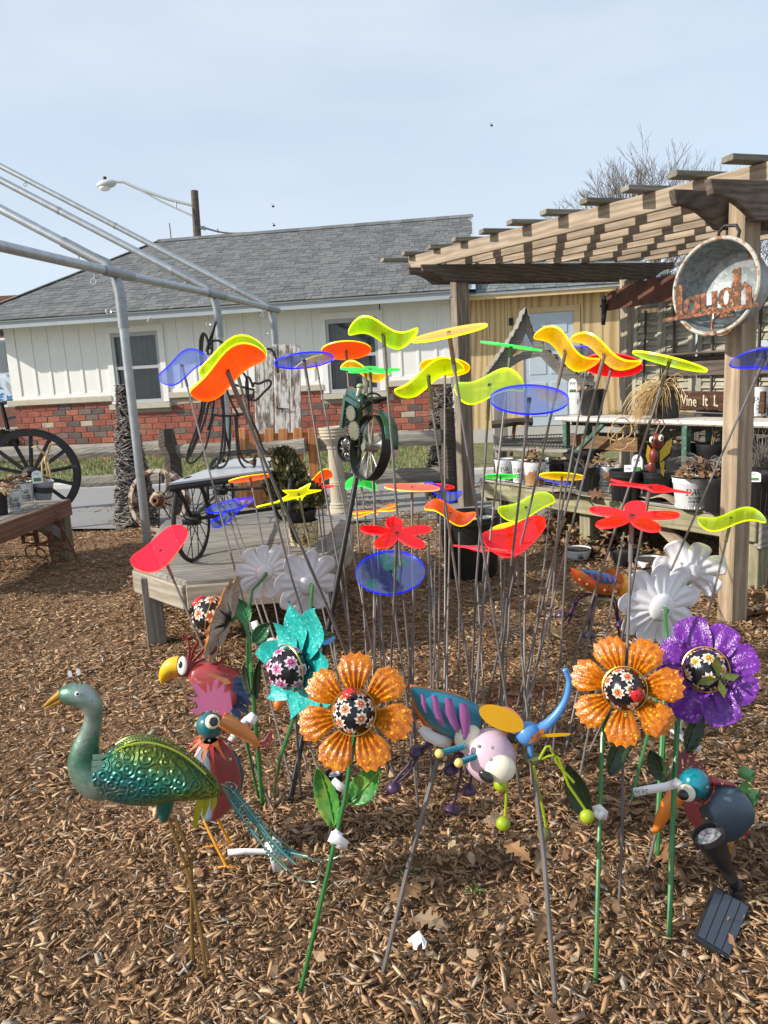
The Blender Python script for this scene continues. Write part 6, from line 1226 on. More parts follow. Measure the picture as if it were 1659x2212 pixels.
m_leaf2 = paint('green_leaf_enamel', (.025, .16, .05), .4, .2, 14, .1, 50, 0, .2); m_leafd = paint('dark_olive_leaf', (.022, .045, .012), .45, .3, 12, .1, 50, 0, .1, wear=(.10, .11, .01), wearamt=.36)
def leaf(p0, p1, w, nrm_, mat, parent, serr=9, cup=.18, stemto=None, name='leaf'):
    p0, p1 = V(p0), V(p1); x = (p1 - p0); L_ = x.length; x.normalize(); n_ = V(nrm_); n_ = (n_ - n_.dot(x) * x).normalized(); y = n_.cross(x); rows = []; K = 19
    for i in range(K):
        t = i / (K - 1); hw = w / 2 * (math.sin(PI * t ** .85)) ** .8 * (1 + (.07 if (i % 2) else -.05) * (0 < i < K - 1)); row = []
        for j in range(-4, 5):
            s_ = j / 4; z = cup * w * s_ * s_ + .03 * w * math.cos((abs(s_) * 1.3 - t * 6) * 2 * PI) * (1 if j else 0) * (abs(s_) > .1) + .06 * L_ * math.sin(PI * t) * -1
            row.append(p0 + x * L_ * t + y * hw * s_ + n_ * z)
        rows.append(row)
    l = build(MB().grid(rows), name, mat, parent, smooth=True, angle=35, solid=.0012)
    vm = MB(); mid = [p0 + x * L_ * t + n_ * (-.06 * L_ * math.sin(PI * t) + .0015) for t in np.linspace(0, 1, 8)]; vm.tube(mid, [.0022] * 7 + [.0008], 5)
    build(vm, 'vein', mat, l, smooth=True)
    return l
def petal(m, a, r0, R, half, rise, ribs, teeth, mat, parent, kind='fan', seed=0, curl=0.0, solid=0):
    r = random.Random(seed); nv = 11; nu = (4 * ribs + 1) if ribs else 11; rows = []
    for j in range(nv):
        t = j / (nv - 1); row = []
        for i in range(nu):
            s_ = -1 + 2 * i / (nu - 1)
            if kind == 'fan': wd = half * (.50 + .50 * math.sin(PI * (.06 + .56 * t))); ed = 1 - .16 * s_ ** 4 - .04 * s_ * s_; rr = r0 + (R * ed - r0) * t
            elif kind == 'oval': wd = half * (.25 + .75 * math.sin(PI * (.08 + .62 * t)) ** .9); rr = r0 + (R * (1 - .16 * abs(s_) ** 2.2) - r0) * t
            elif kind == 'blunt': wd = half * (.38 + .62 * math.sin(PI * (.05 + .60 * t)) ** .8); rr = r0 + (R * (1 - .10 * abs(s_) ** 3) - r0) * t
            else: wd = half * (math.sin(PI * (.06 + .93 * t)) ** .75); rr = r0 + (R - r0) * t
            if teeth and j == nv - 1: rr += R * .035 * (1 if (i // 2) % 2 == 0 and i % 2 == 0 else -.6 if i % 2 == 0 else 0)
            if kind in ('fan',): x, y = rr * math.cos(s_ * wd), rr * math.sin(s_ * wd)
            else: x, y = rr, s_ * wd * R
            z = rise * R * (math.sin(PI * .78 * t) - .0 * t) - curl * R * t * t
            if ribs: z += .042 * R * math.sin(PI * (.15 + .85 * t)) * (1 - 2 * abs(((i / 4.0) % 1) - .5) * 1.0)
            else: z += -.06 * R * (1 - s_ * s_) * math.sin(PI * t) * .7 + (.026 * R * math.cos(s_ * 2.2 * PI) * math.sin(PI * min(1, t * 1.1)) if kind != 'long' else .05 * R * math.sin(7 * t + seed) * s_)
            row.append(V((x * math.cos(a) - y * math.sin(a), x * math.sin(a) + y * math.cos(a), z)))
        rows.append(row[::-1])
    mb = MB(); mb.grid([[m @ q for q in rw] for rw in rows]); return build(mb, 'petal', mat, parent, smooth=True, angle=0 if not ribs else 60, solid=solid)
m_bead = paint('black_bead', (.010, .010, .013), .25, .1, 9, .02, 30, 0, .1)
def daisies(m, c, R, mats, parent, n, seed, dr=.60, npet=8, hemi=.15):
    r = random.Random(seed); mb = MB(); pts = []; tries = 0
    while len(pts) < n and tries < 4000:
        tries += 1; q = V((r.gauss(0, 1), r.gauss(0, 1), r.gauss(0, 1))).normalized()
        if q.z > hemi and all((q - o).length > dr * 1.12 for o in pts): pts.append(q)
    for q in pts:
        fm = m @ facing(c + q * R, q) @ rotz(r.uniform(0, 6)); d = dr * R * .62; cv = -d * d / (2 * R)
        for k in range(npet):
            a = 2 * PI * k / npet; e = V((math.cos(a), math.sin(a), 0)); g = V((-e.y, e.x, 0)); mb.add([fm @ (e * d * .18 + V((0, 0, .0016))), fm @ (e * d * .65 + g * d * .27 + V((0, 0, .0022 + cv * .42))), fm @ (e * d * 1.0 + V((0, 0, .0008 + cv))), fm @ (e * d * .65 - g * d * .27 + V((0, 0, .002)))], [(0, 3, 2, 1)], 0)
            mb.add([fm @ (e * d * .15 + V((0, 0, .002))), fm @ (e * d * .42 + g * d * .12 + V((0, 0, .0028))), fm @ (e * d * .62 + V((0, 0, .0026))), fm @ (e * d * .42 - g * d * .12 + V((0, 0, .0028)))], [(0, 3, 2, 1)], 1)
        mb.sphere((0, 0, 0), 1, 6, 4, None, 1); k = len(mb.v) - 30
        for i in range(k, len(mb.v)): mb.v[i] = tuple(fm @ (V(mb.v[i]) * d * .17 + V((0, 0, .0025))))
    return build(mb, 'daisies', mats, parent)
m_dw, m_dor, m_dye, m_dpk, m_dpw = (paint(n_, c, .3, .05, 9, .02, 30, 0, .3) for n_, c in (('daisy_white', (.78, .68, .60)), ('daisy_orange', (.75, .20, .03)), ('daisy_yellow', (.80, .42, .01)), ('daisy_pink', (.75, .10, .35)), ('daisy_pale_pink', (.80, .60, .70))))
m_lady = paint('ladybird_red', (.60, .012, .015), .35, .1, 20, .05, 40, 0, .4); m_gold = paint('gold_wire', (.45, .28, .06), .3, .1, 9, .02, 30, .8)
def flower(c, w, n_, spec, label, Y, stem, cat='metal flower', roll=0, tagat=None, group='glittery metal flowers on stakes'):
    cp_ = P(*c, Y); R = w / 2 * mpp(cp_); m = facing(cp_, n_) @ rotz(roll); t = thing('metal_flower', label, cat, cp_, group); return t, m, R
def bead(m, R, t, mats, n, seed, br=.34, zz=.16, hemi=.0, coil=True):
    q = m @ T(0, 0, zz * R); c = V((0, 0, 0)); b = build(MB().sphere(q @ c, (br * R,) * 3, 24, 14, q), 'bead', m_bead, t, smooth=True, angle=0); daisies(q, c, br * R, mats, b, n, seed, hemi=hemi)
    if coil: build(MB().tube([q @ V((br * R * 1.16 * math.cos(a), br * R * 1.16 * math.sin(a), -.02 * R + .05 * R * math.sin(a))) for a in np.linspace(0, 2 * PI, 30, endpoint=False)], .0018, 5, closed=True), 'wire_ring', m_gold, t, smooth=True)
    return q
def ladybug(q, R, pos, t, ang=0):
    d = V(pos).normalized(); fm = q @ facing(d * R * 1.05, d) @ rotz(ang); s_ = R * .46
    l = build(MB().sphere(fm @ V((0, 0, 0)), (s_ * .82, s_, s_ * .55), 16, 10, fm), 'ladybird', m_lady, t, smooth=True, angle=0); mb = MB(); mb.sphere(fm @ V((0, s_ * .95, .0)), (s_ * .42, s_ * .34, s_ * .36), 12, 8, fm); build(mb, 'head', m_blk, l, smooth=True, angle=0); mb = MB()
    for x, y in ((.35, .3), (-.35, .3), (.4, -.25), (-.4, -.25), (.15, .0), (-.15, -.5), (.2, -.62)): zq = .55 * math.sqrt(max(0, 1 - (x / .82) ** 2 - y * y)); mb.sphere(fm @ V((x * s_, y * s_, zq * s_)), (s_ * .12, s_ * .12, s_ * .05), 8, 4, fm)
    build(mb, 'spots', m_blk, l); return l
def stem(t, pts, rr=.0045, mat=None): build(MB().tube(pts, rr, 8), 'stem', mat or m_green, t, smooth=True)
def strap(label, path, y, wpx, curl=None, mat=None, text=None, name='price_tag'):
    """a paper strap: path of photo pixels seen edge on at distance y, wpx wide"""
    k = mpp(P(*path[0][:2], y)); rows = []
    for i, q in enumerate(path):
        a = V(path[max(i - 1, 0)][:2]); b = V(path[min(i + 1, len(path) - 1)][:2]); d = (b - a).normalized(); nn = V((-d.y, d.x)); yy = y + (q[2] if len(q) > 2 else 0); w = wpx / 2
        rows.append([P(q[0] + nn.x * w, q[1] + nn.y * w, yy), P(q[0], q[1], yy - .001), P(q[0] - nn.x * w, q[1] - nn.y * w, yy)])
    t = thing(name, label, 'price tag', rows[0][1]); build(MB().grid(rows), 'strap', mat or m_tag, t, solid=.0007, smooth=True, angle=50)
    if curl: c0 = P(curl[0], curl[1], y - .004); r0 = curl[2] * k; mb = MB(); ax = UP * .8 + RT * .4; fm = facing(c0, (RT * .75 - UP * .45 - FW * .35)); mb.lathe([(r0, -r0 * .9), (r0, r0 * .9)], 20, fm); build(mb, 'loop', m_tag, t, solid=.0008, smooth=True)
    return t
def toC(p): return (CP - V(p)).normalized()

# nearest orange flower
t, m, R = flower((768, 1540), 246, toC(P(768, 1540, 1.36)) + V((-.22, 0, .12)), None, 'nearest orange glitter flower with a ladybird on top of its bead', 1.36, None)
for k in range(7): petal(m, PI / 2 + .05 + 2 * PI * k / 7, .22 * R, R * (1.02 if k != 0 else 1.04), .405, .10, 5, True, m_amb, t, 'fan', k)
q = bead(m, R, t, [m_dw, m_dor], 15, 4, hemi=-.15); ladybug(q, .34 * R, (-.12, .85, .55), t, .5)
b0, h0 = G(637, 2168), m @ V((0, -.02, -.012)); b0.z = -.02; stem(t, [b0, b0.lerp(P(745, 1725, 1.33), .5), P(745, 1725, 1.33), h0])
leaf(P(722, 1783, 1.36), P(688, 1655, 1.38), .052, toC(P(700, 1720, 1.36)) + V((-.5, 0, .2)), m_leaf1, t); leaf(P(757, 1732, 1.345), P(825, 1660, 1.32), .054, toC(P(790, 1700, 1.35)) + V((.25, 0, .5)), m_leaf1, t)
strap('white tag wrapped round the nearest orange flower stem', [(712, 1806, -.01), (727, 1812, -.018), (742, 1822, -.012), (735, 1835, -.002)], 1.31, 24, (727, 1806, 11))
# right orange flower
t, m, R = flower((1352, 1490), 236, toC(P(1352, 1490, 1.5)) + V((-.18, 0, .16)), None, 'orange glitter flower overlapping the purple one, ladybird low on its bead', 1.5, None)
for k in range(7): petal(m, .25 + 2 * PI * k / 7, .22 * R, R, .405, .12, 5, True, m_amb, t, 'fan', k + 9)
q = bead(m, R, t, [m_dw, m_dor], 15, 11, hemi=-.15); ladybug(q, .34 * R, (.72, -.25, .62), t, -.5); sp_ = MB(); sp_.tube([q @ V((.10 * R + .03 * R * math.cos(a), -.42 * R - .01 * R * a * .4, .2 * R + .03 * R * math.sin(a))) for a in np.linspace(0, 30, 70)], .0012, 4); build(sp_, 'spring', m_gold, t)
b0 = G(1285, 2152); b0.z = -.02; stem(t, [b0, P(1293, 1850, 1.36), P(1301, 1590, 1.5), m @ V((-.25 * R, -.1 * R, -.02))])
leaf(P(1314, 1672, 1.47), P(1358, 1575, 1.50), .048, toC(P(1335, 1640, 1.4)) + V((.5, 0, -.2)), m_leafd, t); leaf(P(1268, 1770, 1.42), P(1226, 1648, 1.45), .05, toC(P(1250, 1700, 1.4)) + V((-.3, 0, .1)), m_leafd, t)
strap('white tag on the right orange flower stem', [(1282, 1752, 0), (1294, 1748, -.012), (1303, 1756, -.004), (1300, 1770, 0)], 1.38, 22, (1293, 1757, 10))
# purple flower
t, m, R = flower((1526, 1448), 204, toC(P(1526, 1448, 1.55)) + V((-.12, 0, .18)), None, 'purple glitter flower with white and yellow daisies and a green butterfly', 1.55, None)
for k in range(8): petal(m, .42 + 2 * PI * k / 8, .2 * R, R * (1.12 if k in (2, 5, 6) else 1.0) * 1.04, .31, .10, 0, False, m_pur, t, 'blunt', k)
q = bead(m, R, t, [m_dw, m_dye], 15, 21, .40, hemi=-.15); bfm = q @ facing(V((.55, -.35, .55)).normalized() * .46 * R, (.4, -.2, 1))
m_bfly = paint('green_gold_wing', (.10, .13, .015), .35, .4, 30, .1, 40, .3, .3, wear=(.25, .14, .02), wearamt=.4)
for sx in (1, -1):
    for sy, ln_ in ((1, .32), (-1, .26)): mb = MB(); mb.add([bfm @ V(v_) for v_ in ((0, 0, 0), (sx * ln_ * R * .75, sy * ln_ * R * .3, .05 * R), (sx * ln_ * R * 1.1, sy * ln_ * R, .1 * R), (sx * ln_ * R * .45, sy * ln_ * R * .9, .08 * R))], [(0, 1, 2, 3)]); build(mb, 'butterfly_wing', m_bfly, t, solid=.001)
build(MB().tube([bfm @ V((0, -.18 * R, .02)), bfm @ V((0, .2 * R, .02))], .003, 6), 'butterfly_body', m_blk, t)
b0 = G(1444, 2062); b0.z = -.02; stem(t, [b0, P(1452, 1800, 1.46), P(1464, 1540, 1.56), m @ V((-.45 * R, -.3 * R, -.03))], .0058)
leaf(P(1482, 1625, 1.55), P(1517, 1538, 1.58), .044, toC(P(1500, 1590, 1.5)) + V((.5, 0, 0)), m_leafd, t); leaf(P(1437, 1688, 1.5), P(1405, 1618, 1.52), .044, toC(P(1430, 1650, 1.5)) + V((-.4, 0, .1)), m_leafd, t)
for px, b_ in ((1492, None),): build(MB().tube([G(1420, 1870), P(1437, 1560, 1.66)], .004, 7), 'second_stem', m_green, t, smooth=True)
strap('white strap with a price hanging in front of the right toucan', [(1369, 1712, 0), (1400, 1706, 0), (1436, 1700, -.002), (1456, 1694, .004), (1462, 1690, .01)], 1.44, 19, (1462, 1692, 9))
tm_ = facing(P(1385, 1709, 1.43), toC(P(1385, 1709, 1.43))) @ MX.Rotation(rad(6 + 180), 4, 'Z'); textmesh('24.99', .013, m_ink, tm_, 'lettering', bpy.data.objects[-1] if False else None, .0003)['label'] = 'printed price 24.99 upside down on the white strap'
tagp([o for o in COL.objects if o.name.startswith('lettering') and o.parent is None][-1], cat='print')
strap('white strap hanging right of the purple flower stem', [(1452, 1572, 0), (1472, 1588, 0), (1490, 1603, 0), (1512, 1620, .004)], 1.60, 17)
# teal flower
cpt = P(640, 1436, 1.62); nT = (toC(cpt) * .62 - RT * .80 - UP * .15); t, m, R = flower((652, 1438), 262, nT, None, 'teal flower seen from the side with pink daisies on its bead', 1.62, None, roll=.3)
for k in range(9): petal(m, .1 + 2 * PI * k / 9, .18 * R, R * (1.08 + .14 * ((k * 5) % 3 - 1)), .25, .02, 0, False, m_teal, t, 'long', k + 2, curl=-.12)
q = bead(m, R, t, [m_dpw, m_dpk], 16, 31, .33, .26, -.3); b0 = G(588, 1716); b0.z = -.02; stem(t, [b0, P(604, 1640, 1.60), P(645, 1520, 1.63), m @ V((0, 0, -.03))])
leaf(P(668, 1375, 1.7), P(722, 1372, 1.72), .03, toC(cpt) + V((0, 0, 1)), m_leafd, t)
# brown backed flower seen edge-on
cpe = P(492, 1335, 2.0); nE = (-RT * .95 + UP * .30 + toC(cpe) * -.06); t, m, R = flower((492, 1340), 196, nE, None, 'orange flower seen from its grey brown back, edge-on at left', 2.0, None)
for k in range(7): petal(m, .3 + 2 * PI * k / 7, .22 * R, R, .47, .16, 5, True, m_amb, t, 'fan', k + 3)
q = bead(m, R, t, [m_dw, m_dor], 20, 41, .42, .36, -.3); ladybug(q, .42 * R, (-.3, .3, .9), t, 0); b0 = G(568, 1752); b0.z = -.02
stem(t, [m @ V((0, 0, -.01)), P(512, 1330, 2.0), P(528, 1348, 2.0), P(537, 1375, 1.98), P(543, 1450, 1.9), b0], .006); leaf(P(540, 1500, 1.9), P(527, 1435, 1.92), .03, toC(cpe) + V((-.6, 0, 0)), m_leafd, t); leaf(P(552, 1510, 1.88), P(560, 1420, 1.9), .028, toC(cpe) + V((.7, 0, 0)), m_leafd, t)
# four white flowers seen from behind
def whiteback(c, w, n_, label, Y, stempts, nP, half, kind, leaves=(), roll=0):
    cp_ = P(*c, Y); R = w / 2 * mpp(cp_); m = facing(cp_, n_) @ rotz(roll); t = thing('metal_flower', label, 'metal flower', cp_, 'white metal flowers on stakes')
    for k in range(nP): petal(m, .2 + 2 * PI * k / nP, .22 * R, R * (1 + .05 * math.sin(k * 2.3)), half, .16, 0, False, m_wht, t, kind, k, solid=.001)
    mb = MB(); mb.lathe([(.0, -.10 * R), (.12 * R, -.095 * R), (.24 * R, -.06 * R), (.31 * R, .0)], 24, m); build(mb, 'back_dome', m_wht, t, smooth=True, solid=.001)
    stem(t, [m @ V((0, .02 * R, -.09 * R)), m @ V((0, .0, -.2 * R))] + stempts, .005)
    for (a, b, wd_, nn) in leaves: leaf(a, b, wd_, nn, m_leaf2, t)
    return t
c1 = P(570, 1237, 2.45); b0 = G(533, 1560); whiteback((572, 1237), 128, -toC(c1) + V((-.35, 0, .35)), 'left white flower seen from behind with crinkled petals', 2.45, [P(545, 1275, 2.4), P(536, 1340, 2.35), b0], 9, .24, 'blunt', [(P(537, 1345, 2.3), P(512, 1292, 2.32), .055, toC(c1) + V((-.2, 0, .2))), (P(547, 1388, 2.25), P(582, 1345, 2.27), .05, toC(c1) + V((.2, 0, .3)))])
strap('white strap behind the leaf of the left white flower', [(548, 1342, 0), (557, 1365, 0), (570, 1382, 0)], 2.4, 16)
c1 = P(668, 1264, 2.25); b0 = G(640, 1600); whiteback((668, 1262), 158, -toC(c1) + V((-.5, 0, .35)), 'wide white flower seen from behind in front of the platform', 2.25, [P(672, 1300, 2.2), P(671, 1340, 2.15), b0], 8, .27, 'oval', [(P(640, 1380, 2.2), P(655, 1335, 2.25), .04, toC(c1))])
c1 = P(1428, 1312, 2.0); b0 = G(1415, 1856); whiteback((1430, 1312), 204, -toC(c1) + V((-.55, 0, .35)), 'nearest white flower seen from behind beside the purple flower', 2.0, [P(1436, 1330, 1.95), P(1441, 1385, 1.9), b0], 9, .25, 'oval', [(P(1415, 1420, 1.9), P(1425, 1390, 1.9), .04, toC(c1))])
c1 = P(1490, 1240, 2.35); b0 = G(1360, 1745); whiteback((1488, 1238), 150, -toC(c1) + V((-.1, 0, .4)), 'white flower seen from behind against the dark bench', 2.35, [P(1478, 1300, 2.3), P(1440, 1420, 2.2), b0], 7, .31, 'blunt')

# ------------------------------------------------------------------ peacock
def tubepx(pts, y, n=12, flat=1.0, mb=None):             # (px, py, radius px[, dy])
    mb = mb or MB(); sm = []; k = len(pts)
    for i in range(k - 1):
        p0, p1, p2, p3 = pts[max(i - 1, 0)], pts[i], pts[i + 1], pts[min(i + 2, k - 1)]
        for t in np.linspace(0, 1, 5, endpoint=False):
            f = lambda j: .5 * (2 * p1[j] + (p2[j] - p0[j]) * t + (2 * p0[j] - 5 * p1[j] + 4 * p2[j] - p3[j]) * t * t + (3 * p1[j] - p0[j] - 3 * p2[j] + p3[j]) * t ** 3)
            sm.append((f(0), f(1), f(2), f(3) if len(p1) > 3 and len(p0) > 3 and len(p2) > 3 and len(p3) > 3 else 0))
    sm.append(tuple(pts[-1]) + (0,) if len(pts[-1]) < 4 else pts[-1]); ps = [P(a, b, y + d) for a, b, r_, d in sm]; return mb.tube(ps, [max(s_[2], .4) * mpp(p) for s_, p in zip(sm, ps)], n, flat=flat)
py = 1.47; pk_ = thing('peacock_ornament', 'green and teal metal peacock with silver neck on two gold legs', 'bird ornament', G(428, 2070))
m_neck = N('silver_green_neck'); co = m_neck.coord(rnd=False); n1 = m_neck.noise(co, 90, 5, .7); n2 = m_neck.noise(co, 14, 3, .6); c = m_neck.ramp(n2, [(.35, (.06, .17, .11)), (.55, (.22, .30, .25)), (.7, (.34, .38, .37))]); m_neck = m_neck.done(m_neck.mix(m_neck.ramp(n1, [(.55, (0, 0, 0)), (.7, (.8, .8, .8))]), c, (.07, .13, .09)), .38, .55, n1, .3, .004)
nk = build(tubepx([(132, 1506, 9), (140, 1503, 20), (158, 1500, 25), (180, 1504, 26), (198, 1522, 22), (202, 1550, 19), (194, 1585, 22), (184, 1618, 29), (184, 1650, 36), (200, 1676, 41), (226, 1688, 40), (250, 1688, 30)], py, 20), 'neck', m_neck, pk_, smooth=True, angle=0)
m_beakg = paint('golden_beak', (.40, .22, .03), .35, .3, 16, .1, 30, .5); bk = MB(); bk.tube([P(136, 1497, py), P(112, 1513, py), P(91, 1529, py)], [.0115, .0065, .0012], 10); bk.tube([P(134, 1512, py), P(116, 1520, py), P(96, 1532, py)], [.009, .0045, .001], 10); build(bk, 'beak', m_beakg, pk_, smooth=True)
e = build(MB().sphere(P(167, 1499, py - .024), (.0055, .004, .0055), 12, 8), 'eye', m_white, pk_, smooth=True); build(MB().sphere(P(167.5, 1499, py - .0275), (.003, .002, .003), 10, 6), 'pupil', m_blk, e, smooth=True)
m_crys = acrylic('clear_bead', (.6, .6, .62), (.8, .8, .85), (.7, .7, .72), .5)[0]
for pts in (((178, 1484), (176, 1474), (170, 1458)), ((172, 1484), (168, 1476), (152, 1462))): w = build(MB().tube([P(a, b, py) for a, b in pts], .0011, 5), 'crest_wire', m_iron, pk_); cc = P(pts[2][0] - 1, pts[2][1] - 6, py); build(MB().sphere(cc, (.005, .005, .008), 6, 4), 'bead', m_crys, w)
# embossed wing body
m_wing = N('embossed_teal_green'); co = m_wing.coord(rnd=False); sx_ = m_wing.n('ShaderNodeSeparateXYZ'); m_wing.l(m_wing.n('ShaderNodeTexCoord').outputs['Generated'], sx_.inputs[0])
vv = m_wing.n('ShaderNodeTexVoronoi'); vv.inputs['Scale'].default_value = 46; m_wing.l(co, vv.inputs['Vector']); sn_ = m_wing.math('SINE', m_wing.math('MULTIPLY', vv.outputs['Distance'], 16.0)); nn_ = m_wing.noise(co, 30, 3, .6)
gx = m_wing.math('ADD', m_wing.math('MULTIPLY', sx_.outputs[0], .62), m_wing.math('MULTIPLY', m_wing.math('ABSOLUTE', m_wing.math('SUBTRACT', sx_.outputs[2], .46)), .95)); gx = m_wing.math('ADD', gx, m_wing.math('MULTIPLY', m_wing.math('SUBTRACT', nn_, .5), .25))
c = m_wing.ramp(gx, [(.12, (.10, .20, .18)), (.30, (.0, .17, .17)), (.5, (.03, .20, .11)), (.66, (.12, .19, .02)), (.9, (.24, .27, .02))]); c = m_wing.mix(m_wing.ramp(sn_, [(.25, (.45, .45, .45)), (.5, (0, 0, 0))]), c, (.02, .035, .012)); m_wing = m_wing.done(c, .36, .4, sn_, .7, .0028, .5, .1)
def bodyrows(top, bot, y, th, n=18):
    rows = []
    for (tx, ty), (bx, by_) in zip(top, bot):
        c0, c1 = P(tx, ty, y), P(bx, by_, y); mid = (c0 + c1) / 2; h_ = (c0 - c1) / 2; rows.append([mid + h_ * math.cos(a) + FW * (-th * math.sin(a)) * min(1, h_.length / .035) for a in np.linspace(0, 2 * PI, n, endpoint=False)])
    return rows
def spl(pts, n):
    out = []; k = len(pts)
    for u in np.linspace(0, k - 1.0001, n):
        i = int(u); t = u - i; p0, p1, p2, p3 = [pts[min(max(j, 0), k - 1)] for j in (i - 1, i, i + 1, i + 2)]; out.append(tuple(.5 * (2 * p1[j] + (p2[j] - p0[j]) * t + (2 * p0[j] - 5 * p1[j] + 4 * p2[j] - p3[j]) * t * t + (3 * p1[j] - p0[j] - 3 * p2[j] + p3[j]) * t ** 3) for j in (0, 1)))
    return out
topP = spl([(214, 1655), (222, 1632), (250, 1610), (290, 1595), (335, 1600), (385, 1625), (430, 1660), (465, 1690), (476, 1712)], 30); botP = spl([(214, 1660), (220, 1690), (240, 1722), (280, 1735), (330, 1737), (375, 1728), (420, 1722), (458, 1722), (477, 1718)], 30)
mb = MB(); mb.grid(bodyrows(topP, botP, py, .062, 24), wrap=True); bd_ = build(mb, 'body', m_wing, pk_, smooth=True, angle=0)
m_lat = paint('olive_lattice', (.12, .17, .04), .35, .3, 20, .1, 40, .5); mb = MB()
o_ = spl([(250, 1608), (275, 1593), (310, 1587), (350, 1594), (395, 1618), (436, 1650), (470, 1688)], 34); i_ = spl([(252, 1618), (285, 1602), (320, 1602), (355, 1612), (395, 1634), (432, 1664), (466, 1700)], 34)
for dy in (-.016, .016):
    A = [P(a, b, py + dy * .4) for a, b in o_]; B = [P(a, b, py + dy) for a, b in i_]
    for j in range(33): mb.tube([A[j], B[j + 1]], .0011, 3); mb.tube([A[j + 1], B[j]], .0011, 3)
    mb.tube(A, .0016, 4); mb.tube(B, .0014, 4)
tagp(build(mb, 'lattice_crest', m_lat, bd_), kind=None); build(MB().tube([P(a, b, py - .03) for a, b in spl([(235, 1634), (265, 1614), (310, 1604), (355, 1612), (400, 1634), (445, 1672)], 20)], .0022, 6), 'back_edge', paint('lime_edge', (.35, .42, .03), .3, .1, 9, .02, 30, .3), bd_, smooth=True)
m_coll = paint('pale_green_feather', (.20, .33, .26), .4, .3, 25, .1, 40, .4)
for k, (x, y) in enumerate(((206, 1636), (204, 1650), (203, 1664), (202, 1678), (205, 1692), (212, 1702))): build(flatpoly([(x - 6, y - 6), (x + 12, y - 7), (x + 32 - abs(k - 2) * 2, y - 2 + (k - 2) * 2), (x + 12, y + 6), (x - 6, y + 7)], py - .052 + .006 * abs(k - 2), .002), 'collar_feather', m_coll, pk_)
m_thigh = paint('teal_thigh', (.015, .16, .13), .35, .2, 12, .1, 30, .3); build(tubepx([(358, 1722, 20), (356, 1745, 17), (354, 1762, 12), (356, 1773, 6)], py, 14), 'thigh', m_thigh, pk_, smooth=True)
m_legg = paint('antique_gold_leg', (.22, .12, .03), .4, .35, 25, .1, 50, .6)
for pts in (([(363, 1766), (380, 1815), (400, 1868), (418, 1930), (436, 2030), (446, 2112)], 1.32), ([(377, 1764), (396, 1810), (412, 1850), (414, 1920), (414, 2000), (416, 2072)], 1.365)):
    yb = pts[1]; L0 = [P(a, b, py + (yb - py) * ((b - 1765) / (pts[0][-1][1] - 1765)) ** 1.0) for a, b in pts[0]]; lg = build(MB().tube(L0, .0042, 8), 'leg', m_legg, pk_, smooth=True); build(MB().sphere(L0[2], (.0075,) * 3, 10, 6), 'knee', m_legg, lg, smooth=True)
m_tailf = N('teal_olive_feather'); co = m_tailf.coord(); c = m_tailf.ramp(m_tailf.noise(co, 22, 4, .7), [(.35, (.10, .12, .02)), (.5, (.03, .13, .12)), (.65, (.0, .15, .22))]); m_tailf = m_tailf.done(c, .4, .4)
TW = [([(478, 1694), (500, 1706), (530, 1740), (565, 1785), (600, 1830), (640, 1868)], 9), ([(480, 1700), (505, 1730), (545, 1775), (580, 1820), (600, 1850), (640, 1895), (680, 1905), (694, 1880), (690, 1862), (676, 1860)], 0), ([(482, 1705), (510, 1745), (545, 1795), (580, 1840), (620, 1880)], 6), ([(486, 1692), (520, 1722), (580, 1790), (640, 1840), (690, 1858), (735, 1848), (740, 1820), (725, 1822)], 0), ([(484, 1698), (530, 1750), (570, 1800), (610, 1835), (665, 1850)], 7), ([(488, 1690), (505, 1692), (512, 1702), (504, 1712)], 5)]
for pts, fw in TW:
    sm = spl(pts, 30); ps = [P(a, b, py + .05 - .10 * (i / 29)) for i, (a, b) in enumerate(sm)]; w = build(MB().tube(ps, .0016, 5), 'tail_wire', m_coll, pk_, smooth=True)
    if fw:
        mb = MB()
        for c_ in ((.25, .5, .8) if fw != 5 else (.4,)):
            i0 = int(c_ * 29)
            for d_ in range(-4, 5):
                i = min(max(i0 + d_, 1), 28); tg = (ps[i + 1] - ps[i - 1]).normalized(); sd_ = tg.cross(FW).normalized()
                for sg in (1, -1): l = fw * .0012 * (1.3 - abs(d_) / 5); mb.add([ps[i], ps[i] + (sd_ * sg + tg * .7) * l - FW * .002, ps[i] + tg * .012], [(0, 1, 2)])
        build(mb, 'barbs', m_tailf, w)
strap('long white strap with a loop lying by the peacock tail', [(492, 1841, .01), (530, 1839, 0), (572, 1840, 0), (586, 1842, -.004)], 1.62, 13, (590, 1826, 14)); strap('white tag end hanging from the loop by the peacock tail', [(582, 1832, 0), (592, 1850, 0), (600, 1882, .004)], 1.60, 20)

# ------------------------------------------------------------------ toucans and parrot
m_tl = paint('teal_head', (.02, .16, .19), .22, .12, 14, .03, 30, .1, .6, wear=(.30, .20, .06), wearamt=.30); m_tl2 = paint('bright_teal_head', (.0, .20, .26), .2, .08, 10, .03, 30, .1, .7); m_bko = paint('orange_beak', (.78, .22, .02), .35, .12, 10, .05, 40, 0, .4); m_bkp = paint('pale_orange_beak', (.72, .24, .06), .4, .12, 10, .05, 40, 0, .3)
m_col1 = paint('red_collar', (.50, .035, .03), .4, .2, 14, .05, 40, 0, .2); m_col2 = paint('orange_collar', (.65, .17, .04), .4, .2, 14, .05, 40, 0, .2); m_slateb = paint('slate_blue_body', (.075, .11, .15), .42, .2, 8, .08, 30, .15, .2); m_sl2 = paint('grey_blue_body', (.20, .26, .32), .42, .15, 8, .08, 30, .15, .2); m_brick2 = paint('dusty_red_belly', (.30, .055, .06), .42, .15, 8, .08, 30, .05, .2)
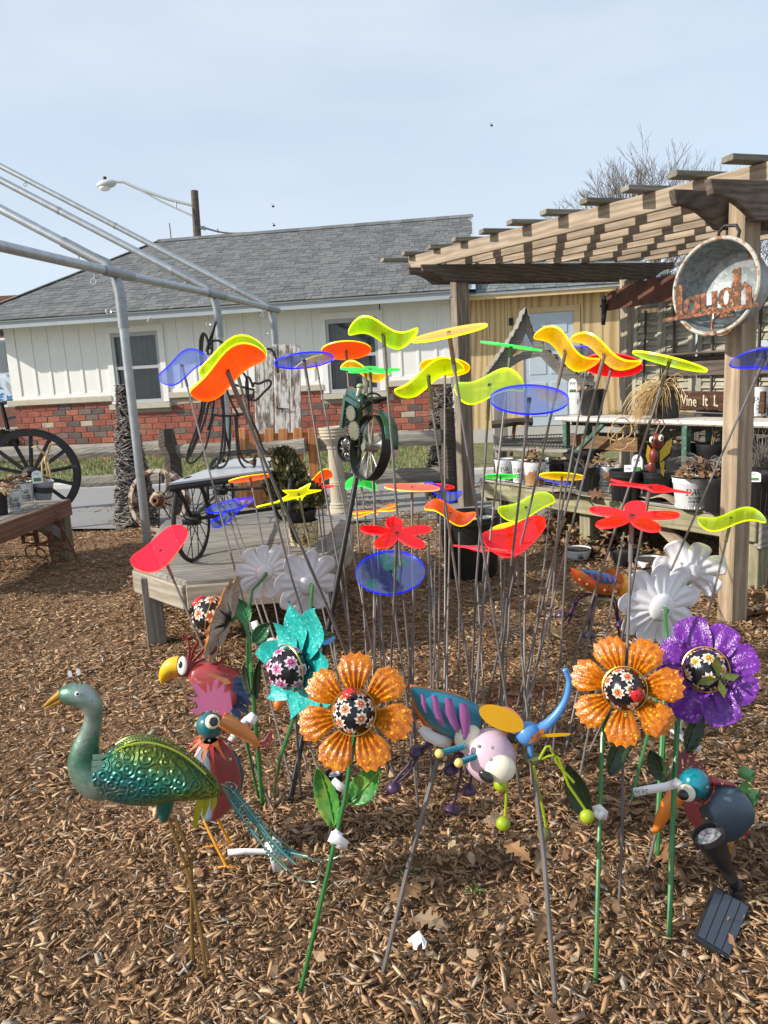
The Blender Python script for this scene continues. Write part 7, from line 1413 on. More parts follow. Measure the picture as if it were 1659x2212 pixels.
m_pinkc = paint('pink_crest', (.55, .15, .30), .4, .1, 9, .05, 30, 0, .2); m_maro = paint('maroon_crest', (.12, .025, .045), .45, .2, 9, .05, 30); m_orl = paint('orange_wire_leg', (.78, .32, .01), .4, .12, 14, .05, 40, 0, .2); m_yg = paint('yellow_green_feather', (.42, .40, .02), .4, .15, 12, .05, 40, 0, .2)
def eye(c, r, d, t, ps=.55, off=(0, 0)):
    d = V(d).normalized(); f = facing(V(c), d); e = build(MB().sphere(f @ V((0, 0, 0)), (r, r, r * .45), 18, 10, f), 'eye', m_eye, t, smooth=True, angle=0); pp = build(MB().sphere(f @ V((off[0] * r, off[1] * r, r * .36)), (r * ps, r * ps, r * .18), 16, 8, f), 'pupil', m_blk, e, smooth=True, angle=0); return e
def collar(t, c, ax, R, n, ln_, mats):
    f = facing(V(c), ax)
    for k in range(n):
        a = 2 * PI * k / n; mb = MB(); q = [(R * .55, -.5 * R, .0), (R * .8, -.30 * R, 0), (R + ln_ * .55, 0, -1.0 * ln_), (R * .8, .30 * R, 0), (R * .55, .5 * R, 0)]; rm = rotz(a); q = [(R * .7, -.5 * R, .0), (R * 1.0, -.30 * R, -.15 * ln_), (R + ln_ * .8, 0, -.8 * ln_), (R * 1.0, .30 * R, -.15 * ln_), (R * .7, .5 * R, 0)]; mb.add([f @ (rm @ V((x, y * .55, z + .0012 * (k % 2)))) for x, y, z in q], [(0, 1, 2, 3, 4)]); build(mb, 'collar_feather', mats[k % 2], t, solid=.001)
# left toucan
ty = 1.72; tk = thing('toucan_ornament', 'left metal toucan with pink crest behind the peacock', 'bird ornament', G(478, 1890)); k_ = mpp(P(453, 1567, ty))
topP = spl([(440, 1600), (428, 1625), (416, 1665), (418, 1710), (436, 1755), (456, 1772)], 22); botP = spl([(470, 1600), (498, 1622), (516, 1660), (520, 1700), (500, 1745), (462, 1772)], 22)
rows = bodyrows(topP, botP, ty, .055, 20); mb = MB(); mb.grid(rows, wrap=True); nfc = len(mb.f); mb.m = [1 if (i % 20) in (5, 6, 7, 8, 9) else 0 for i in range(nfc)]; build(mb, 'body', [m_sl2, m_brick2], tk, smooth=True, angle=0)
mb = MB(); mb.grid(bodyrows(spl([(500, 1625), (510, 1660), (512, 1700), (505, 1730)], 10), spl([(508, 1622), (524, 1655), (526, 1690), (510, 1735)], 10), ty + .02, .03, 10), wrap=True); build(mb, 'wing', m_slateb, tk, smooth=True, angle=0)
hd_ = build(MB().sphere(P(453, 1567, ty - .01), (28 * k_, 27 * k_, 29 * k_), 24, 14), 'head', m_tl, tk, smooth=True, angle=0); eye(P(459, 1559, ty - .045), 15.5 * k_, toC(P(459, 1559, ty)) + V((.12, 0, .1)), tk, .62, (.1, -.05))
mb = tubepx([(478, 1555, 17), (500, 1566, 17), (525, 1581, 14), (545, 1597, 11), (558, 1612, 5)], ty - .015, 14); build(mb, 'beak', m_bkp, tk, smooth=True, angle=0); collar(tk, P(453, 1595, ty - .018), (0.05, -.25, 1), 27 * k_, 13, 34 * k_, [m_col1, m_col2])
build(flatpoly([(425, 1545), (408, 1533), (428, 1528), (424, 1518), (402, 1505), (430, 1507), (412, 1478), (420, 1472), (440, 1492), (446, 1500), (448, 1470), (456, 1498), (462, 1470), (474, 1462), (468, 1490), (486, 1474), (484, 1498), (496, 1492), (502, 1532), (480, 1548), (460, 1535), (440, 1538)], ty, .003), 'crest', m_pinkc, tk)
for i, pts in enumerate(([(440, 1758), (442, 1775), (468, 1830), (490, 1872)], [(468, 1745), (470, 1768), (486, 1800), (505, 1832)])):
    g0 = G(484 + 20 * i, 1890 - 42 * i); yb = g0.y; L0 = [P(a, b, ty + (yb - ty) * min(1, j / 3)) for j, (a, b) in enumerate(pts)]; lg = build(MB().tube(L0, .0038, 7), 'leg', m_orl, tk, smooth=True); ft = L0[-1]; mb = MB()
    for a, b in ((50, 12), (66, 2), (30, 30), (-58, 4)): e2 = G((490, 505)[i] + a, (1880, 1845)[i] + b, .006); mb.tube([ft, ft.lerp(e2, .5) + V((0, 0, .004)), e2], .0034, 6)
    if i == 1: mb.tube([ft] + [P(a, b, ft.y) for a, b in ((478, 1826), (440, 1830), (424, 1850), (430, 1885))], .003, 6)
    build(mb, 'foot', m_orl, lg, smooth=True)
for k, pts in enumerate(([(430, 1700), (446, 1700), (440, 1740), (424, 1790), (416, 1786), (420, 1745)], [(444, 1702), (458, 1702), (452, 1740), (442, 1766), (436, 1762), (440, 1735)], [(456, 1702), (470, 1706), (468, 1738), (460, 1752), (454, 1748)])): build(flatpoly(pts, py + .04 + .006 * k, .003), 'tail_feather', m_yg, pk_)
mb = MB(); m_rv = paint('rivets', (.5, .48, .42), .3, .1, 9, .02, 30, .8)
for a, b in ((452, 1600), (498, 1640), (500, 1700), (470, 1538), (462, 1537), (448, 1538), (478, 1590)): mb.sphere(P(a, b, ty - .05 if b > 1560 else ty - .028), (.0035,) * 3, 6, 4)
tagp(build(mb, 'rivets', m_rv, tk), kind='stuff')
# parrot
ry_ = 2.0; pr = thing('parrot_ornament', 'red metal parrot with yellow beak and curled crest at left', 'bird ornament', G(545, 1700)); k_ = mpp(P(400, 1445, ry_)); m_pred = paint('worn_red_parrot', (.48, .075, .075), .4, .15, 10, .05, 40, 0, .25, wear=(.62, .28, .26), wearamt=.38); m_pblu = paint('navy_feather', (.025, .05, .13), .4, .2, 10); m_pyel = paint('ochre_feather', (.50, .22, .09), .45, .25, 14); m_prd = paint('dark_red', (.22, .03, .035), .4, .2, 10)
mb = MB(); mb.grid(bodyrows(spl([(406, 1448), (425, 1432), (455, 1430), (490, 1442), (515, 1470), (530, 1500)], 20), spl([(408, 1456), (418, 1478), (440, 1505), (470, 1525), (500, 1530), (528, 1510)], 20), ry_, .05, 18), wrap=True); build(mb, 'body', m_pred, pr, smooth=True, angle=0)
build(MB().sphere(P(404, 1440, ry_ - .005), (23 * k_, 20 * k_, 22 * k_), 18, 12), 'head', m_prd, pr, smooth=True, angle=0); mb = tubepx([(388, 1436, 19), (372, 1438, 18), (358, 1450, 14), (350, 1466, 7), (351, 1478, 2)], ry_ - .005, 14); build(mb, 'beak', paint('yellow_beak', (.78, .50, .015), .3, .08, 9, .04, 30, 0, .4), pr, smooth=True, angle=0); build(tubepx([(386, 1452, 10), (368, 1460, 7), (356, 1470, 4)], ry_ - .002, 10), 'lower_beak', m_bko, pr, smooth=True)
f = facing(P(394, 1438, ry_ - .038), toC(P(394, 1438, ry_)) + V((-.4, 0, 0))); e = build(MB().sphere(f @ V((0, 0, 0)), (11 * k_, 20 * k_, 4 * k_), 16, 10, f), 'eye', m_white, pr, smooth=True, angle=0); build(MB().sphere(f @ V((-3 * k_, 2 * k_, 3.4 * k_)), (5 * k_, 8 * k_, 2 * k_), 12, 8, f), 'pupil', m_blk, e, smooth=True, angle=0)
for pts in ([(408, 1430), (410, 1400), (404, 1378), (396, 1372), (398, 1384)], [(412, 1428), (420, 1400), (428, 1386), (418, 1374), (408, 1378)], [(416, 1430), (436, 1408), (446, 1394), (440, 1384)], [(418, 1434), (445, 1420), (462, 1408), (468, 1396)], [(420, 1440), (450, 1436), (475, 1432), (480, 1420), (470, 1414)], [(420, 1446), (452, 1448), (478, 1446)]): sm = spl(pts, 12); mb = MB(); rows = [[P(a - 2.4, b - 1.6, ry_ - .015), P(a + 2.4, b + 1.6, ry_ - .008)] for a, b in sm]; build(mb.grid(rows), 'crest_feather', m_brick2, pr, solid=.0015)
for k, (x0, y0, x1, y1, mt) in enumerate(((470, 1440, 520, 1455, m_prd), (505, 1470, 545, 1468, m_pblu), (505, 1480, 548, 1486, m_pblu), (502, 1490, 548, 1504, m_pblu), (498, 1500, 545, 1522, m_pblu), (492, 1508, 538, 1540, m_pblu), (486, 1512, 522, 1552, m_pblu), (450, 1460, 500, 1476, m_pyel), (452, 1472, 502, 1490, m_pyel), (458, 1486, 500, 1505, m_pyel))):
    d = V((x1 - x0, y1 - y0)); n2 = V((-d.y, d.x)).normalized() * 7; build(flatpoly([(x0 - n2.x, y0 - n2.y), (x0 + d.x * .8 - n2.x, y0 + d.y * .8 - n2.y), (x1, y1), (x0 + d.x * .8 + n2.x, y0 + d.y * .8 + n2.y), (x0 + n2.x, y0 + n2.y)], ry_ - .05 + .003 * k - (.012 if mt is m_pyel else 0), .002), 'feather', mt, pr)
build(MB().tube([P(505, 1530, ry_ + .01), P(530, 1590, ry_ - .05), G(560, 1730)], .004, 7), 'stake', m_orl if False else m_green, pr); mb = MB()
for pts in ([(545, 1590), (556, 1605), (556, 1620)], [(556, 1605), (572, 1600), (582, 1585)], [(556, 1605), (580, 1612), (585, 1596), (583, 1582)]): mb.tube([P(a, b, ry_ - .1) for a, b in pts], .004, 6)
build(mb, 'claw', m_brick2, pr, smooth=True); build(MB().tube([P(510, 1530, ry_), P(535, 1570, ry_ - .05), P(548, 1592, ry_ - .1)], .004, 6), 'leg', m_lady, pr, smooth=True)
strap('white strap looped near the parrot foot', [(498, 1602, 0), (512, 1580, 0), (532, 1556, -.004), (545, 1546, .004)], 1.86, 16, (545, 1552, 10))
# right toucan
ty = 1.62; tk = thing('toucan_ornament', 'right metal toucan with maroon crest bending over beside the solar spotlight', 'bird ornament', G(1560, 1880)); k_ = mpp(P(1500, 1695, ty))
mb = MB(); mb.grid(bodyrows(spl([(1508, 1740), (1515, 1712), (1545, 1690), (1580, 1692), (1606, 1712), (1612, 1735)], 20), spl([(1510, 1750), (1530, 1790), (1556, 1815), (1588, 1808), (1608, 1775), (1613, 1745)], 20), ty, .055, 18), wrap=True); build(mb, 'body', m_slateb, tk, smooth=True, angle=0)
mb = MB(); mb.grid(bodyrows(spl([(1510, 1690), (1535, 1678), (1565, 1684), (1590, 1694)], 12), spl([(1512, 1705), (1535, 1695), (1565, 1697), (1590, 1700)], 12), ty - .012, .05, 14), wrap=True); build(mb, 'back_stripe', m_brick2, tk, smooth=True, angle=0); build(flatpoly([(1474, 1730), (1490, 1722), (1510, 1745), (1524, 1795), (1505, 1790), (1485, 1768)], ty - .045, .006), 'breast', m_brick2, tk)
build(MB().sphere(P(1500, 1692, ty - .02), (32 * k_, 30 * k_, 33 * k_), 24, 14), 'head', m_tl2, tk, smooth=True, angle=0); eye(P(1483, 1713, ty - .055), 18 * k_, toC(P(1483, 1713, ty)) + V((-.15, 0, -.2)), tk, .62, (-.25, -.2)); eye(P(1458, 1698, ty - .02), 15 * k_, V((-1, -.2, .1)), tk, .6)
build(tubepx([(1462, 1716, 20), (1446, 1738, 17), (1430, 1765, 13), (1418, 1790, 8), (1412, 1800, 3)], ty - .04, 14), 'beak', m_bko, tk, smooth=True, angle=0); collar(tk, P(1524, 1712, ty - .02), (.75, 0, -.55), 27 * k_, 13, 24 * k_, [m_col1, m_col2])
for pts in ([(1474, 1668), (1450, 1690), (1455, 1640), (1462, 1610), (1472, 1630)], [(1478, 1664), (1474, 1630), (1486, 1606), (1486, 1640)], [(1484, 1664), (1490, 1636), (1508, 1622), (1498, 1646)], [(1488, 1668), (1500, 1650), (1520, 1640), (1506, 1660)], [(1494, 1672), (1508, 1660), (1522, 1658), (1508, 1672)]): build(flatpoly(pts, ty - .01, .003), 'crest_feather', m_maro, tk)
m_curl = paint('green_curl', (.10, .28, .08), .35, .1, 9, .03, 30, 0, .3)
for cx, cy, r0, w, dz in ((1613, 1672, 13, 26, -.01), (1622, 1720, 16, 24, 0), (1614, 1742, 15, 22, .012)):
    f = facing(P(cx, cy, ty + dz), RT * .6 - FW * .7 - UP * .25); k2 = k_; mb = MB(); rows = [[f @ V((r0 * k2 * (1 - .05 * i / 4) * math.cos(i * .45), r0 * k2 * math.sin(i * .45), s_ * w * k2 / 2)) for s_ in (-1, 1)] for i in range(16)]; build(mb.grid(rows), 'tail_curl', m_curl, tk, solid=.0015, smooth=True)
build(flatpoly([(1590, 1705), (1606, 1688), (1620, 1692), (1612, 1716), (1600, 1722)], ty - .01, .003), 'tail_feather', m_curl, tk); build(flatpoly([(1592, 1790), (1608, 1782), (1616, 1805), (1600, 1808)], ty, .004), 'tail_feather', m_lady, tk)
for a, b, c_, d in ((1560, 1805, 1545, 1885), (1585, 1800, 1572, 1868)): build(MB().tube([P(a, b, ty), G(c_, d)], .0042, 7), 'leg', m_orl, tk)
mb = MB()
for a, b in ((1528, 1700), (1560, 1693), (1590, 1697), (1526, 1768)): mb.sphere(P(a, b, ty - .06), (.003,) * 3, 6, 4)
tagp(build(mb, 'rivets', m_rv, tk), kind='stuff')

# ------------------------------------------------------------------ bugs on stakes
m_pur_e = paint('dark_purple_wire', (.055, .025, .075), .4, .2, 14, .05, 40, .1, .2); m_orim = paint('rusty_orange_enamel', (.62, .17, .02), .4, .15, 10, .08, 40, 0, .2, wear=(.20, .07, .03), wearamt=.34); m_lilac = paint('worn_lilac_head', (.62, .44, .52), .35, .08, 7, .05, 40, 0, .3, wear=(.36, .17, .10), wearamt=.33)
m_tw = paint('turquoise_wing', (.015, .22, .32), .4, .2, 8, .05, 30, 0, .2); m_pw = paint('magenta_wing_stripe', (.30, .09, .28), .4, .15, 9, .05, 30, 0, .2); m_yw = paint('yellow_wing_enamel', (.82, .42, .01), .4, .1, 8, .04, 30, 0, .2); m_bl = paint('sky_blue_enamel', (.07, .24, .55), .35, .12, 9, .05, 40, 0, .3, wear=(.03, .07, .12), wearamt=.30); m_lg = paint('lime_enamel', (.32, .42, .01), .3, .1, 9, .03, 30, 0, .4); m_olv = paint('olive_disc', (.14, .13, .05), .5, .2, 9)
def bell(p, r0, d, mat, t):
    f = facing(V(p), d); return build(MB().lathe([(r0 * .12, r0 * .9), (r0 * .55, r0 * .8), (r0 * .9, r0 * .35), (r0, -.1 * r0), (r0 * .97, -.3 * r0), (r0 * .88, -.1 * r0), (r0 * .5, r0 * .6), (0, r0 * .7)], 16, f), 'bell', mat, t, smooth=True, angle=0)
by_ = 1.40; bg_ = thing('beetle_ornament', 'beetle with a lilac head, big eyes and striped purple blue wings', 'bug ornament', G(815, 2132))
def wingsheet(top, bot, y0, bulge, mat, name, t, rim=None, stripes=None):
    n = len(top); rows = []
    for i, ((ax_, ay), (bx, by2)) in enumerate(zip(top, bot)): rows.append([P(ax_ * (1 - s_) + bx * s_, ay * (1 - s_) + by2 * s_, y0 - bulge * math.sin(PI * s_) * math.sin(PI * (i + .6) / (n + .2)) * 1.0) for s_ in np.linspace(0, 1, 9)])
    w = build(MB().grid(rows), name, mat, t, smooth=True, angle=0, solid=.002)
    if stripes:
        for st_ in stripes:
            mb = MB(); rr_ = []
            for i in range(len(st_)):
                x, y, hw = st_[i]; rr_.append([P(x - hw, y, y0 - bulge * .98 - .006), P(x, y, y0 - bulge - .011), P(x + hw, y, y0 - bulge * .98 - .006)])
            build(mb.grid(rr_), 'stripe', m_pw, w, smooth=True, angle=0)
    return w
topW = spl([(887, 1483), (930, 1490), (985, 1502), (1030, 1522), (1042, 1540)], 16); botW = spl([(888, 1490), (902, 1530), (935, 1570), (985, 1600), (1030, 1605)], 16)
wingsheet(spl([(884, 1478), (930, 1487), (990, 1500), (1040, 1530)], 14), spl([(886, 1488), (898, 1538), (935, 1585), (1005, 1614)], 14), by_ + .012, .025, m_orim, 'wing_case', bg_)
wingsheet(topW, botW, by_ - .006, .030, m_tw, 'wing', bg_, stripes=[[(912, 1500, 3), (916, 1520, 6), (921, 1540, 2)], [(938, 1502, 6), (942, 1530, 9), (952, 1560, 7), (958, 1572, 2)], [(968, 1508, 8), (972, 1540, 11), (984, 1570, 8), (989, 1583, 2)], [(1000, 1520, 8), (1004, 1550, 12), (1006, 1580, 9), (1004, 1598, 3)]])
wingsheet(spl([(905, 1483), (960, 1500), (1020, 1518), (1045, 1535)], 12), spl([(908, 1486), (955, 1510), (1005, 1530), (1042, 1545)], 12), by_ + .05, .02, m_pw, 'far_wing', bg_); build(tubepx([(930, 1580, 10), (970, 1600, 20), (1020, 1612, 28)], by_ + .035, 12), 'body', m_maro, bg_, smooth=True)
k_ = mpp(P(1058, 1632, by_)); hdp = P(1058, 1632, by_ - .03); build(MB().sphere(hdp, (55 * k_, 52 * k_, 58 * k_), 28, 18), 'head', m_lilac, bg_, smooth=True, angle=0)
e = build(MB().sphere(P(1080, 1660, by_ - .072), (33 * k_, 22 * k_, 30 * k_), 20, 12), 'eye', m_eye, bg_, smooth=True, angle=0); f = facing(P(1050, 1678, by_ - .090), toC(P(1050, 1678, by_)) + V((-.25, 0, -.35))); build(MB().sphere(f @ V((0, 0, 0)), (17 * k_, 11 * k_, 5 * k_), 16, 8, f @ MX.Rotation(-.5, 4, 'Z')), 'pupil', m_blk, e, smooth=True, angle=0)
build(MB().sphere(P(1012, 1596, by_ - .022), (30 * k_, 24 * k_, 34 * k_), 20, 12), 'eye', m_eye, bg_, smooth=True, angle=0); mb = MB()
for a, b in ((1034, 1612), (1064, 1615), (1080, 1640), (1060, 1641)): mb.sphere(P(a, b, by_ - .078 if a > 1040 else by_ - .06), (.0035,) * 3, 8, 5)
tagp(build(mb, 'rivets', m_rv, bg_), kind='stuff')
for (x0, y0, x1, y1) in ((1005, 1612, 955, 1626), (1030, 1632, 995, 1646)):
    a, b = P(x0, y0, by_ - .06), P(x1, y1, by_ - .08); d = (b - a); u_ = d.orthogonal().normalized(); w_ = d.cross(u_).normalized(); an = build(MB().tube([a + d * t + u_ * .0055 * math.cos(t * 75) + w_ * .0055 * math.sin(t * 75) for t in np.linspace(0, 1, 90)], .0013, 4), 'antenna', m_tw, bg_, smooth=True); build(MB().sphere(b + d * .12, (.009,) * 3, 12, 8), 'tip', paint('pale_yellow_ball', (.75, .55, .16), .35) if x0 == 1005 else bpy.data.materials['pale_yellow_ball'], an, smooth=True)
for pts, bl_ in (([(935, 1600), (915, 1615), (880, 1655), (850, 1690)], None), ([(925, 1595), (900, 1640), (880, 1672), (845, 1700)], (850, 1703)), ([(935, 1590), (930, 1610), (898, 1622)], (900, 1625)), ([(960, 1610), (985, 1620), (968, 1660)], (974, 1664)), ([(990, 1610), (998, 1650), (985, 1720), (974, 1745)], (974, 1752)), ([(1020, 1620), (1022, 1660), (1014, 1700)], (1013, 1708))):
    lg = build(MB().tube([P(a, b, by_ + .02) for a, b in spl(pts, 9)], .0028, 6), 'leg', m_pur_e, bg_, smooth=True)
    if bl_: bell(P(*bl_, by_ + .02), 17 * k_, (-.25, .1, 1) if bl_[1] < 1730 else (.5, .55, .8), m_pur_e, lg)
b0 = G(815, 2132); b0.z = -.02; build(MB().tube([b0, P(880, 1880, 1.34), P(945, 1640, 1.42), P(955, 1600, 1.43)], [.0048] * 4, 8), 'stake', m_steel, bg_, smooth=True)
strap('white strap under the striped wing of the beetle', [(912, 1570, .01), (928, 1590, 0), (950, 1600, -.005), (975, 1606, .0)], by_ + .002, 26)
# blue bird like bug
hy_ = 1.36; hb_ = thing('hummingbird_ornament', 'blue bird ornament with long curved bill and yellow wings on a stake', 'bird ornament', G(1205, 2208)); k_ = mpp(P(1135, 1580, hy_))
build(MB().sphere(P(1141, 1584, hy_), (28 * k_, 26 * k_, 26 * k_), 22, 14), 'head', m_bl, hb_, smooth=True, angle=0); build(tubepx([(1158, 1580, 15), (1180, 1567, 12), (1205, 1540, 9), (1222, 1510, 7), (1229, 1478, 6), (1227, 1462, 6), (1220, 1445, 6)], hy_, 12), 'bill', m_bl, hb_, smooth=True, angle=0)
def ellw(cx, cy, rx, ry, ang, y, mat, name):
    pts = [(cx + rx * math.cos(a) * math.cos(ang) - ry * math.sin(a) * math.sin(ang), cy + rx * math.cos(a) * math.sin(ang) + ry * math.sin(a) * math.cos(ang)) for a in np.linspace(0, 2 * PI, 26, endpoint=False)]; return build(flatpoly(pts, y, .002), name, mat, hb_)
ellw(1083, 1552, 52, 24, .42, hy_ - .012, m_yw, 'wing'); ellw(1105, 1560, 40, 22, .9, hy_ + .02, paint('peach_wing', (.80, .36, .20), .4), 'wing'); ellw(1196, 1588, 38, 4, -.06, hy_ - .01, m_yw, 'wing'); ellw(1066, 1535, 16, 8, .3, hy_ + .03, m_orim, 'wing'); build(flatpoly([(1142, 1607), (1150, 1590), (1170, 1575), (1178, 1572), (1172, 1590), (1160, 1602)], hy_ - .034, .003), 'cheek', m_orim, hb_)
a, b = P(1118, 1598, hy_), P(1098, 1592, hy_ + .01); d = b - a; u_ = d.orthogonal().normalized(); w_ = d.cross(u_).normalized(); build(MB().tube([a + d * t + u_ * .008 * math.cos(t * 40) + w_ * .008 * math.sin(t * 40) for t in np.linspace(0, 1, 60)], .0016, 4), 'neck_spring', m_iron, hb_); ellw(1095, 1612, 22, 34, .3, hy_ + .04, m_yw, 'tail')
f = T(*P(1149, 1637, hy_)); build(MB().lathe([(.0, .003), (20 * k_, .003), (20 * k_, -.004), (0, -.004)], 24, f), 'base_disc', m_olv, hb_, smooth=True, angle=30); build(MB().tube([P(1145, 1605, hy_), P(1147, 1637, hy_)], .006, 8), 'neck_post', m_bl, hb_)
b0 = G(1205, 2208); b0.z = -.02; build(MB().tube([b0, P(1175, 1850, 1.28), P(1150, 1640, hy_)], .005, 8), 'stake', m_steel, hb_, smooth=True)
for pts, bl_, mt in (([(1080, 1660), (1082, 1690)], (1082, 1694), m_lg), ([(1097, 1640), (1095, 1680), (1092, 1750), (1088, 1772)], (1087, 1779), m_lg), ([(1152, 1655), (1162, 1700), (1175, 1760), (1180, 1795)], (1176, 1803), m_olv), ([(1170, 1640), (1190, 1632), (1208, 1640), (1225, 1690), (1255, 1735), (1268, 1755)], (1268, 1764), m_lg), ([(1165, 1640), (1185, 1610), (1205, 1650), (1240, 1690)], None, m_lg)):
    lg = build(MB().tube([P(a, b, hy_ - .02) for a, b in spl(pts, 9)], .0026, 6), 'hanging_wire', m_lg, hb_, smooth=True)
    if bl_: build(MB().sphere(P(*bl_, hy_ - .025), (16 * k_, 14 * k_, 16 * k_), 16, 10), 'bell', mt, lg, smooth=True, angle=0)
# orange bug at right
oy = 2.3; ob_ = thing('beetle_ornament', 'orange boat shaped bug with a blue and violet wing and yellow head', 'bug ornament', G(1225, 1640)); k_ = mpp(P(1290, 1255, oy)); m_yh = paint('yellow_bug_head', (.72, .38, .03), .35, .15, 14, .05, 30, 0, .3)
mb = MB(); mb.grid(bodyrows(spl([(1230, 1225), (1255, 1232), (1290, 1240), (1325, 1248), (1352, 1255)], 18), spl([(1232, 1232), (1245, 1258), (1275, 1278), (1315, 1286), (1350, 1280)], 18), oy, .05, 16), wrap=True); build(mb, 'body', m_orim, ob_, smooth=True, angle=0)
build(MB().sphere(P(1350, 1268, oy - .01), (20 * k_, 24 * k_, 26 * k_), 18, 12), 'head', m_yh, ob_, smooth=True, angle=0); build(MB().sphere(P(1362, 1258, oy - .02), (12 * k_, 10 * k_, 15 * k_), 14, 10), 'eye', m_eye, ob_, smooth=True, angle=0); build(flatpoly([(1300, 1238), (1312, 1228), (1335, 1230), (1346, 1245), (1352, 1275), (1340, 1262), (1322, 1245)], oy - .03, .004), 'shoulder', m_orim, ob_)
w = wingsheet(spl([(1255, 1229), (1285, 1234), (1315, 1240), (1334, 1252)], 12), spl([(1258, 1232), (1278, 1248), (1305, 1260), (1332, 1258)], 12), oy - .052, .012, paint('blue_bug_wing', (.04, .28, .60), .35), 'wing', ob_)
for k in range(5): x = 1270 + 13 * k; build(flatpoly([(x, 1235 + k * 2), (x + 6, 1236 + k * 2), (x + 14, 1250 + k * 2), (x + 9, 1251 + k * 2)], oy - .068, .002), 'stripe', m_pw, w)
mb = MB()
for a, b in ((1252, 1252), (1268, 1262), (1288, 1269), (1306, 1275), (1330, 1278)): mb.sphere(P(a, b, oy - .045), (.004,) * 3, 6, 4)
tagp(build(mb, 'rivets', m_white, ob_), kind='stuff')
for pts, bl_ in (([(1285, 1285), (1260, 1282), (1245, 1290), (1232, 1325), (1214, 1345)], (1213, 1330)), ([(1290, 1285), (1310, 1286), (1330, 1295), (1335, 1330), (1342, 1355)], (1342, 1352)), ([(1285, 1288), (1275, 1330), (1272, 1372)], (1272, 1374)), ([(1290, 1288), (1300, 1290), (1322, 1292), (1338, 1370)], (1336, 1382)), ([(1275, 1285), (1250, 1295), (1225, 1350), (1212, 1362)], None)):
    lg = build(MB().tube([P(a, b, oy) for a, b in spl(pts, 10)], .0035, 6), 'leg', m_pur_e, ob_, smooth=True)
    if bl_: bell(P(*bl_, oy - .01), 14 * k_, (.2, .3, 1), m_pur_e, lg)
build(MB().tube([G(1218, 1640), P(1290, 1285, oy)], .0042, 7), 'stake', m_steel, ob_)
# pink bird behind the teal flower
by3 = 1.85; pb_ = thing('bird_ornament', 'round pink bird with cream caps and blue wing behind the teal flower', 'bird ornament', G(650, 1730)); k_ = mpp(P(625, 1382, by3)); m_pnk = paint('pink_enamel', (.62, .22, .26), .3, .1, 8, .03, 30, 0, .5)
build(MB().sphere(P(622, 1385, by3), (27 * k_, 25 * k_, 27 * k_), 20, 14), 'body', m_pnk, pb_, smooth=True, angle=0); build(MB().sphere(P(588, 1394, by3 - .01), (15 * k_, 13 * k_, 17 * k_), 16, 10), 'head', m_eye, pb_, smooth=True, angle=0); build(MB().sphere(P(639, 1362, by3 - .005), (17 * k_, 15 * k_, 15 * k_), 16, 10), 'cap', m_eye, pb_, smooth=True, angle=0); build(MB().tube([P(577, 1394, by3), P(561, 1400, by3)], [.006, .0015], 8), 'beak', m_yw, pb_); build(flatpoly([(600, 1418), (615, 1405), (650, 1385), (658, 1398), (640, 1412), (615, 1422)], by3 - .045, .003), 'wing', m_bl, pb_); build(flatpoly([(690, 1385), (715, 1372), (725, 1376), (715, 1390), (700, 1394)], by3 - .02, .003), 'wing', m_bl, pb_)
build(MB().sphere(P(640, 1385, by3 - .03), (10 * k_, 6 * k_, 13 * k_), 12, 8), 'eye', m_blk, pb_, smooth=True); build(MB().tube([P(630, 1405, by3), G(650, 1730)], .0042, 7), 'stake', m_steel, pb_)
for a, b in ((602, 1518), (660, 1530), (690, 1500)): build(MB().tube([P(a + 6, b - 40, by3 - .12), P(a, b, by3 - .12)], .002, 5), 'wire', m_orim, pb_); build(MB().sphere(P(a, b + 4, by3 - .12), (11 * k_, 10 * k_, 12 * k_), 12, 8), 'bell', m_orim, pb_, smooth=True)

# ------------------------------------------------------------------ tractor spinner
yT = 2.35; tr_t = thing('tractor_spinner', 'green metal tractor ornament on a black pole', 'tractor ornament', G(613, 1770)); m_tg = paint('tractor_green', (.022, .09, .055), .35, .25, 7, .06, 30, .2, .3, wear=(.16, .12, .04), wearamt=.30); m_tsil = paint('tin', (.42, .40, .36), .3, .2, 14, .05, 40, .8)
b0 = G(613, 1772); b0.z = -.03; build(MB().tube([b0, P(660, 1560, 2.16), P(715, 1330, 2.2), P(772, 1020, yT)], .0085, 10), 'pole', m_iron, tr_t, smooth=True)
hood = [P(744, 945, yT + .04), P(756, 852, yT + .04), P(775, 844, yT + .02), P(815, 862, yT - .06), P(792, 890, yT - .06), P(783, 968, yT - .06), P(752, 962, yT)]
def slab(pts, mat, name, dv, t): n = len(pts); vs = list(pts) + [p + dv for p in pts]; return build(MB().add(vs, [tuple(range(n)), tuple(range(2 * n - 1, n - 1, -1))] + [(i, (i + 1) % n, n + (i + 1) % n, n + i) for i in range(n)]), name, mat, t, bevel=.002)
A0, A1, A2, A3 = P(747, 853, yT + .11), P(778, 873, yT - .05), P(766, 950, yT - .05), P(738, 924, yT + .11); wv = P(798, 867, yT - .01) - P(778, 873, yT - .05)
fw_ = A1 - A0; ho = build(MB().grid([[A0 + fw_ * s_ + wv * (.5 - .5 * math.cos(PI * t)) + V((0, 0, .022 * math.sin(PI * t))) for t in np.linspace(0, 1, 9)] for s_ in (0, .25, .5, .75, 1)]), 'hood', m_tg, tr_t, smooth=True, angle=0, solid=.003)
for o in (V((0, 0, 0)), wv):
    for a, b in ((A0, A3), (A1, A2)): build(MB().tube([a + o, b + o], .008, 4), 'frame_post', m_tg, tr_t)
    build(MB().tube([A0 + o + V((0, 0, -.012)), A1 + o + V((0, 0, -.012))], .010, 4), 'frame_rail', m_tg, tr_t)
